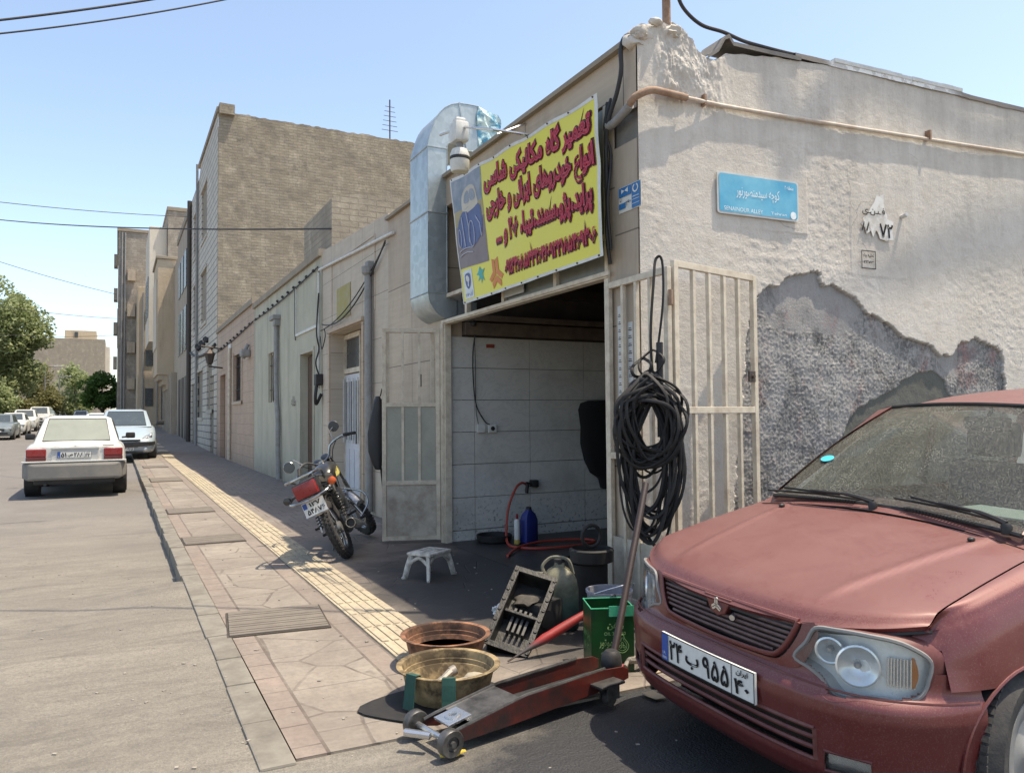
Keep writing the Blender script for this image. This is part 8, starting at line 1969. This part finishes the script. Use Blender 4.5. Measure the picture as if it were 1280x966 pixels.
# ---- tree standing out of the picture to the right, its limbs reach over the side wall
SV_ = Vector((0.305, -0.165, 1.0))
def lim(s, z, t): return PW(s, z)+SV_*t
wt = thing('alley_tree', 'tall half-bare tree in the alley behind the maroon car', 'tree', (11.5, -1.5, 0.0))
b = B(); T0 = Vector((11.5, -1.5, -0.2)); T1 = Vector((11.0, -0.6, 6.8)); T2 = Vector((10.2, 1.6, 8.6)); E1 = lim(4.6, 3.15, 6.0)
b.tube(catmull([T0, Vector((11.4, -1.3, 3.5)), T1, T2, E1], 6), [0.20-0.004*k for k in range(25)], 10)
b.tube(catmull([E1, lim(4.0, 3.00, 6.0), lim(3.3, 2.86, 6.0), lim(2.6, 2.62, 6.0), lim(2.1, 2.45, 6.0), lim(1.7, 2.30, 6.0)], 5), [0.050, 0.048, 0.048, 0.047, 0.046, 0.045, 0.045, 0.044, 0.044, 0.043, 0.043, 0.042, 0.040, 0.038, 0.036, 0.032, 0.028, 0.025, 0.022, 0.018, 0.016, 0.014, 0.012, 0.010, 0.008, 0.006], 8)
b.tube(catmull([E1, lim(4.3, 3.95, 5.2), lim(3.7, 3.86, 5.2), lim(3.0, 4.02, 5.2), lim(2.3, 4.12, 5.2), lim(1.95, 4.08, 5.2), lim(1.66, 3.72, 5.2), lim(1.38, 3.42, 5.2), lim(1.28, 3.2, 5.2)], 5), [0.03]*5+[0.028]*10+[0.030]*6+[0.045]*5+[0.050]*5+[0.055]*4+[0.05, 0.045, 0.035, 0.02, 0.008, 0.004], 8)
b.tube(catmull([lim(1.40, 3.45, 5.2), lim(1.28, 3.75, 5.2), lim(1.18, 4.05, 5.2), lim(1.10, 4.5, 5.2)], 4), [0.05, 0.048, 0.046, 0.044, 0.042, 0.04, 0.038, 0.036, 0.034, 0.03, 0.025, 0.02, 0.012], 8)
b.build('trunk', BARK, wt, smooth=True)
bm = bmesh.new(); rn = random.Random(77)
for i in range(9000):
    c_ = Vector((rn.gauss(11.8, 0.9), rn.gauss(-0.2, 1.0), rn.gauss(8.6, 1.1)))
    u = Vector((rn.gauss(0, 1), rn.gauss(0, 1), rn.gauss(0, 0.6))).normalized(); w = u.cross(Vector((rn.gauss(0, 1), rn.gauss(0, 1), rn.gauss(0, 1)))).normalized(); s_ = 0.06
    bm.faces.new([bm.verts.new(c_+u*s_), bm.verts.new(c_+w*s_*0.5), bm.verts.new(c_-u*s_), bm.verts.new(c_-w*s_*0.5)])
me = bpy.data.meshes.new('crown'); bm.to_mesh(me); bm.free(); me.materials.append(LF1)
add_mesh('crown', me, wt)
# ================================================================== motorcycle leaning on its stand
BKF = dirty('bike_black', (0.015, 0.015, 0.016), (0.06, 0.05, 0.04), 0.4, 9, 0.35, Coat_Weight=0.4); ENG = dirty('engine_alloy', (0.26, 0.26, 0.25), (0.07, 0.06, 0.055), 0.7, 12, 0.45, metal=0.6)
BCHR = dirty('bike_chrome', (0.42, 0.42, 0.41), (0.12, 0.105, 0.09), 0.7, 14, 0.22, metal=0.9, bump=0.02); SADL = dirty('saddle_vinyl', (0.03, 0.029, 0.028), (0.10, 0.09, 0.08), 0.6, 5, 0.55)
mb = thing('motorcycle', 'black motorcycle leaning on its side stand, seen from behind on the tactile strip edge', 'motorcycle', (2.06, 7.56, 0.0))
mb.rotation_euler = (R(-25), 0, R(66)); mb.scale = (1.02, 1.02, 1.02)
mb.location.z = 0.012
def kb(b, n, m, p=None, smooth=True, **k): return b.build(n, m, p or mb, world=False, smooth=smooth, **k)
V = Vector
def bike_wheel(nm, C_, M, rt=0.255, tr=0.045):
    e = bpy.data.objects.new(nm, None); COL.objects.link(e); e.parent = mb; e.empty_display_size = 0.05
    A = M @ Matrix.Translation(C_) @ Matrix.Rotation(R(90), 4, 'X')
    circ = lambda r, n=36, z=0: [A @ V((r*math.cos(2*math.pi*k/n), r*math.sin(2*math.pi*k/n), z)) for k in range(n)]
    b = B(); b.lathe([(rt-0.045, -0.030), (rt-0.01, -0.043), (rt+0.022, -0.040), (rt+0.040, -0.022), (rt+0.045, 0), (rt+0.040, 0.022), (rt+0.022, 0.040), (rt-0.01, 0.043), (rt-0.045, 0.030)], 40, A, closed=True)
    for k in range(44):
        for z in (-0.028, 0.0, 0.028):
            Mk = A @ Matrix.Rotation(2*math.pi*(k+(0.5 if z == 0 else 0))/44, 4, 'Z'); b.box(rt+0.034 if z else rt+0.042, rt+0.046 if z else rt+0.052, -0.011, 0.011, z-0.009, z+0.009, Mk)
    kb(b, 'tyre', TYRE, e, smooth=35)
    b = B(); b.lathe([(rt-0.040, -0.030), (rt-0.030, -0.034), (rt-0.048, -0.015), (rt-0.052, 0), (rt-0.048, 0.015), (rt-0.030, 0.034), (rt-0.040, 0.030)], 36, A, closed=True); kb(b, 'rim', BCHR, e, smooth=30)
    b = B(); b.lathe([(0.03, -0.06), (0.06, -0.055), (0.065, -0.03), (0.035, -0.02), (0.035, 0.02), (0.06, 0.03), (0.055, 0.06), (0.02, 0.065)], 20, A); kb(b, 'hub', ENG, e, smooth=35)
    b = B()
    for k in range(32):
        a = 2*math.pi*k/32; s_ = 1 if k % 2 else -1; a2 = a+(0.35 if (k//2) % 2 else -0.35)
        b.tube([A @ V((0.05*math.cos(a2), 0.05*math.sin(a2), 0.035*s_)), A @ V(((rt-0.045)*math.cos(a), (rt-0.045)*math.sin(a), 0.006*s_))], 0.0022, 4)
    kb(b, 'spokes', BCHR, e)
    return e
I4 = Matrix.Identity(4)
FH = V((1.25, 0, 0.30)); AXD = V((-math.sin(R(26)), 0, math.cos(R(26)))); HT = FH+AXD*0.72
ST_ = Matrix.Translation(HT) @ Matrix.Rotation(R(33), 4, AXD) @ Matrix.Translation(-HT)
bike_wheel('wheel', V((0, 0, 0.30)), I4); bike_wheel('wheel', FH, ST_)
sp_ = lambda *p: ST_ @ V(p)
b = B()
for s in (-1, 1): b.tube([ST_ @ (FH+V((0, 0.075*s, -0.01))), ST_ @ (FH+V((0, 0.075*s, 0))+AXD*0.42)], 0.024, 10); b.tube([ST_ @ (FH+V((0, 0.075*s, 0))+AXD*0.42), ST_ @ (FH+V((0, 0.075*s, 0))+AXD*0.74)], 0.017, 10)
kb(b, 'front_fork', BCHR)
b = B()
arcp = []
for k in range(-4, 11):
    a = R(90+k*10-20); arcp.append([ST_ @ (FH+V((0.315*math.cos(a), y, 0.315*math.sin(a)-abs(y)*0.35))) for y in (-0.055, -0.03, 0, 0.03, 0.055)])
b.loft(arcp, closed=False); kb(b, 'front_mudguard', BCHR, solid=0.003)
b = B(); b.lathe([(0.03, -0.10), (0.075, -0.06), (0.095, 0.0), (0.10, 0.03)], 20, ST_ @ Matrix.Translation(FH+AXD*0.60+V((0.12, 0, 0))) @ Matrix.Rotation(R(90), 4, 'Y'), cap1=False); hl_ = kb(b, 'headlamp_shell', BKF)
b = B(); b.lathe([(0.1, 0.028), (0.001, 0.045)], 20, ST_ @ Matrix.Translation(FH+AXD*0.60+V((0.12, 0, 0))) @ Matrix.Rotation(R(90), 4, 'Y')); kb(b, 'headlamp_glass', CHROME, hl_)
b = B()
for s in (-1, 1): b.lathe([(0.045, -0.03), (0.05, 0.02), (0.042, 0.026)], 16, ST_ @ Matrix.Translation(HT+V((0.07, 0.055*s, 0.04))) @ Matrix.Rotation(R(-40), 4, 'Y'))
kb(b, 'instruments', BKF)
b = B(); hbp = [V((-0.20, 0.38, 0.06)), V((-0.10, 0.30, 0.12)), V((0.0, 0.17, 0.12)), V((0.02, 0.07, 0.03)), V((0.02, -0.07, 0.03)), V((0.0, -0.17, 0.12)), V((-0.10, -0.30, 0.12)), V((-0.20, -0.38, 0.06))]
b.tube(catmull([ST_ @ (HT+p) for p in hbp], 5), 0.012, 8); bars = kb(b, 'handlebar', BCHR)
for s in (-1, 1):
    b = B(); p0, p1 = ST_ @ (HT+V((-0.12, 0.315*s, 0.115))), ST_ @ (HT+V((-0.215, 0.395*s, 0.05))); b.tube([p0, p1], 0.018, 10); kb(b, 'grip', BLACKR, bars)
    b = B(); b.tube(catmull([ST_ @ (HT+V((-0.05, 0.25*s, 0.13))), ST_ @ (HT+V((-0.06, 0.32*s, 0.10))), ST_ @ (HT+V((-0.14, 0.41*s, 0.05)))], 4), 0.007, 6); kb(b, 'brake_lever', BCHR, bars)
    b = B(); mc = ST_ @ (HT+V((0.02, 0.34*s, 0.26 if s < 0 else 0.20))); b.tube([ST_ @ (HT+V((-0.03, 0.22*s, 0.13))), ST_ @ (HT+V((0.0, 0.26*s, 0.24))), mc+V((0.015, 0, 0))], 0.006, 6)
    Mm = Matrix.Translation(mc) @ Matrix.Rotation(R(-90), 4, 'Y') @ Matrix.Rotation(R(8*s), 4, 'X')
    b.lathe([(0.02, -0.03), (0.055, -0.015), (0.062, 0.0), (0.058, 0.004)], 20, Mm, cap1=False); mr = kb(b, 'mirror', BCHR)
    b = B(); b.lathe([(0.059, 0.002), (0.001, 0.003)], 20, Mm); kb(b, 'mirror_glass', GLASSD, mr)
    b = B(); b.tube(catmull([ST_ @ (HT+V((-0.04, 0.24*s, 0.12))), ST_ @ (HT+V((0.05, 0.16*s, 0.05))), ST_ @ (HT+V((0.06, 0.06*s, -0.1))), V((0.80, 0.05*s, 0.65))], 5), 0.005, 5); kb(b, 'control_cable', BLACKC, bars)
# frame
b = B()
for pts in ([(0.92, 0, 0.86), (0.75, 0, 0.74), (0.35, 0, 0.70), (0.10, 0, 0.72)], [(0.95, 0, 0.78), (0.86, 0, 0.45), (0.80, 0, 0.22), (0.45, 0, 0.20), (0.33, 0, 0.35), (0.35, 0, 0.70)]): b.tube(catmull(pts, 4), 0.018, 8)
for s in (-1, 1): b.tube(catmull([(0.38, 0.09*s, 0.34), (0.0, 0.10*s, 0.30)], 1), 0.016, 8); b.tube(catmull([(0.40, 0.06*s, 0.68), (0.05, 0.11*s, 0.70), (-0.22, 0.11*s, 0.73)], 4), 0.014, 8)
b.tube([(0.94, 0, 0.76), (0.90, 0, 0.88)], 0.03, 10); kb(b, 'frame', BKF)
b = B(); rr_ = []
for (x, hy, zc_, hz) in ((0.92, 0.03, 0.83, 0.03), (0.88, 0.085, 0.84, 0.075), (0.76, 0.125, 0.845, 0.115), (0.60, 0.13, 0.83, 0.115), (0.48, 0.10, 0.80, 0.085), (0.42, 0.06, 0.78, 0.04)):
    rr_.append([V((x, hy*max(-1, min(1, 1.12*math.cos(a))), zc_+hz*math.sin(a))) for a in [2*math.pi*k/20 for k in range(20)]])
b.loft(rr_); tk = kb(b, 'fuel_tank', BKF, smooth=60)
for s in (-1, 1):
    b = B(); b.poly3([V((x, s*(0.1335-abs(x-0.66)*0.10+0.004), z)) for x, z in ((0.78, 0.80), (0.62, 0.77), (0.50, 0.76), (0.53, 0.80), (0.66, 0.86), (0.80, 0.86))]); kb(b, 'tank_stripe', dirty('tank_yellow', (0.50, 0.42, 0.10), (0.3, 0.28, 0.18), 0.4, 9, 0.35), tk, smooth=False, fix=False, solid=0.004)
b = B(); b.lathe([(0.04, 0), (0.035, 0.02), (0.01, 0.024)], 16, Matrix.Translation((0.72, 0, 0.955))); kb(b, 'filler_cap', BCHR, tk)
b = B(); rr_ = []
for (x, hy, z0, z1) in ((0.46, 0.07, 0.76, 0.82), (0.38, 0.115, 0.755, 0.835), (0.15, 0.13, 0.75, 0.83), (-0.10, 0.13, 0.755, 0.85), (-0.22, 0.11, 0.77, 0.86), (-0.25, 0.07, 0.79, 0.84)):
    rr_.append([V((x, -hy, z0)), V((x, -hy, z1-0.03)), V((x, -hy*0.7, z1)), V((x, hy*0.7, z1)), V((x, hy, z1-0.03)), V((x, hy, z0))])
b.loft(rr_); kb(b, 'saddle', SADL, smooth=50)
# engine
b = B(); b.box(0.42, 0.80, -0.11, 0.11, 0.20, 0.40, bev=0.04); b.lathe([(0.09, 0.11), (0.085, 0.15), (0.05, 0.16)], 20, Matrix.Translation((0.52, 0, 0.29)) @ Matrix.Rotation(R(90), 4, 'X')); b.lathe([(0.09, 0.11), (0.085, 0.15), (0.05, 0.16)], 20, Matrix.Translation((0.66, 0, 0.30)) @ Matrix.Rotation(R(-90), 4, 'X')); en = kb(b, 'engine', ENG, smooth=40)
b = B()
for k in range(9): b.box(-0.085, 0.085, -0.085, 0.085, 0.40+0.026*k-0.006, 0.40+0.026*k+0.006, Matrix.Translation((0.70, 0, 0)), bev=0.004)
b.box(0.64, 0.76, -0.05, 0.05, 0.39, 0.62); kb(b, 'cylinder_fins', ENG, en, smooth=False)
b = B(); b.box(0.36, 0.52, -0.12, 0.12, 0.44, 0.66, bev=0.04); kb(b, 'side_covers', BKF, smooth=40)
b = B(); b.tube(catmull([(0.78, -0.03, 0.50), (0.90, -0.08, 0.42), (0.86, -0.13, 0.24), (0.60, -0.15, 0.20), (0.35, -0.16, 0.22)], 6), 0.02, 10)
b.tube([(0.35, -0.165, 0.22), (0.28, -0.17, 0.235), (-0.16, -0.19, 0.30), (-0.20, -0.19, 0.305)], [0.024, 0.045, 0.05, 0.042], 14, caps=False); exh = kb(b, 'exhaust', BCHR, smooth=40)
b = B(); b.tube([(-0.18, -0.19, 0.303), (-0.05, -0.185, 0.285)], 0.036, 14); kb(b, 'exhaust_mouth', INK, exh); b = B()
ax_ = V((-0.20, -0.19, 0.305)); b.tube([ax_+V((0, 0.043*math.cos(a), 0.043*math.sin(a))) for a in [2*math.pi*k/20 for k in range(20)]], 0.006, 6, closed=True); kb(b, 'exhaust_rim', BCHR, exh)
for s in (-1, 1):
    b = B(); p0, p1 = V((0.01, 0.135*s, 0.32)), V((0.13, 0.12*s, 0.70)); b.tube([p0, p1], 0.012, 8); sh_ = kb(b, 'shock_absorber', BCHR)
    b = B(); hx = []
    for k in range(90): t_ = k/89; a = t_*2*math.pi*9; c_ = p0.lerp(p1, 0.15+0.7*t_); hx.append(c_+V((0.024*math.cos(a), 0.024*math.sin(a), 0)))
    b.tube(hx, 0.0045, 5); kb(b, 'spring', BKF, sh_)
# rear mudguard, rack, lamps, plate
b = B(); arcp = []
for k in range(0, 13):
    a = R(60+k*6.5); arcp.append([V((0.345*math.cos(a), y, 0.30+0.345*math.sin(a)-abs(y)*0.25+0.02)) for y in (-0.07, -0.04, 0, 0.04, 0.07)])
b.loft(arcp, closed=False); kb(b, 'rear_mudguard', BKF, solid=0.004)
b = B(); rk_ = [(-0.10, 0.13, 0.80), (-0.20, 0.145, 0.88), (-0.48, 0.14, 0.885), (-0.50, 0.0, 0.885), (-0.48, -0.14, 0.885), (-0.20, -0.145, 0.88), (-0.10, -0.13, 0.80)]
b.tube(catmull(rk_, 4), 0.013, 8)
for x in (-0.22, -0.31, -0.40): b.tube([(x, -0.143, 0.884), (x, 0.143, 0.884)], 0.008, 6)
for s in (-1, 1): b.tube(catmull([(-0.10, 0.15*s, 0.76), (-0.28, 0.20*s, 0.73), (-0.46, 0.17*s, 0.685), (-0.50, 0.0, 0.665)], 5), 0.013, 8)
kb(b, 'luggage_rack', BCHR)
b = B(); b.box(-0.50, -0.42, -0.105, 0.105, 0.70, 0.83, bev=0.012); kb(b, 'tail_light', REDL, smooth=40)
b = B(); b.box(-0.43, -0.30, -0.12, 0.12, 0.69, 0.845, bev=0.01); kb(b, 'lamp_housing', BKF, smooth=40)
for s in (-1, 1):
    b = B(); b.tube([(-0.30, 0.08*s, 0.74), (-0.30, 0.19*s, 0.74)], 0.011, 8); b.lathe([(0.02, -0.03), (0.038, 0.0)], 16, Matrix.Translation((-0.33, 0.225*s, 0.74)) @ Matrix.Rotation(R(-90), 4, 'Y'), cap1=False); ii = kb(b, 'indicator', BKF)
    b = B(); b.lathe([(0.038, 0.0), (0.035, 0.022), (0.02, 0.03)], 16, Matrix.Translation((-0.33, 0.225*s, 0.74)) @ Matrix.Rotation(R(-90), 4, 'Y')); kb(b, 'indicator_lens', dirty('orange_lens', (0.62, 0.10, 0.02), (0.4, 0.12, 0.05), 0.3, 9, 0.3) if s < 0 else BKF, ii)
pf = lambda x, y, o: V((-0.435-o+0.10*y, (0.12-x)*0.88, 0.52+y*0.88))
b = B(); b.poly3([pf(0, 0, 0), pf(0.24, 0, 0), pf(0.24, 0.155, 0), pf(0, 0.155, 0)]); np2 = kb(b, 'number_plate', PLATEW, smooth=False, solid=0.004)
gg = lambda x, y: pf(x, y, 0.006)
add_mesh('plate_characters', join_meshes('n', [text_mesh('t', '۱۲۷', INK, gg, grow=0.03, box=(0.075, 0.20, 0.095, 0.14)), text_mesh('t', '۵۴۸۷۶', INK, gg, grow=0.03, box=(0.03, 0.225, 0.018, 0.075))]), np2, False)
b = B(); b.poly3([gg(0.006, 0.09), gg(0.05, 0.09), gg(0.05, 0.148), gg(0.006, 0.148)]); kb(b, 'blue_band', PBLUE, np2, smooth=False)
b = B(); b.box(-0.40, -0.30, -0.03, 0.03, 0.50, 0.70, bev=0.01); b.tube([pf(-0.005, -0.003, 0.002), pf(0.245, -0.003, 0.002)], 0.006, 6); kb(b, 'plate_bracket', BCHR)
b = B(); b.tube([(0.02, 0.10, 0.30), (0.30, 0.11, 0.34), (0.48, 0.11, 0.32)], 0.035, 8, flat=0.35); kb(b, 'chain_guard', BCHR)
b = B(); b.tube(catmull([(0.42, 0.12, 0.20), (0.40, 0.20, 0.10), (0.36, 0.33, -0.115)], 4), 0.010, 8); kb(b, 'side_stand', BKF)
b = B()
for s in (-1, 1): b.tube([(0.42, 0.12*s, 0.26), (0.42, 0.24*s, 0.27)], 0.015, 8); b.tube([(0.16, 0.12*s, 0.36), (0.14, 0.22*s, 0.37)], 0.013, 8)
kb(b, 'foot_pegs', BLACKR)
b = B(); b.tube(catmull([(0.84, 0.05, 0.62), (0.90, 0.22, 0.50), (0.86, 0.24, 0.36), (0.78, 0.10, 0.24)], 5), 0.011, 8); b.tube(catmull([(0.84, -0.05, 0.62), (0.90, -0.22, 0.50), (0.86, -0.24, 0.36), (0.78, -0.10, 0.24)], 5), 0.011, 8); kb(b, 'crash_bar', BCHR)
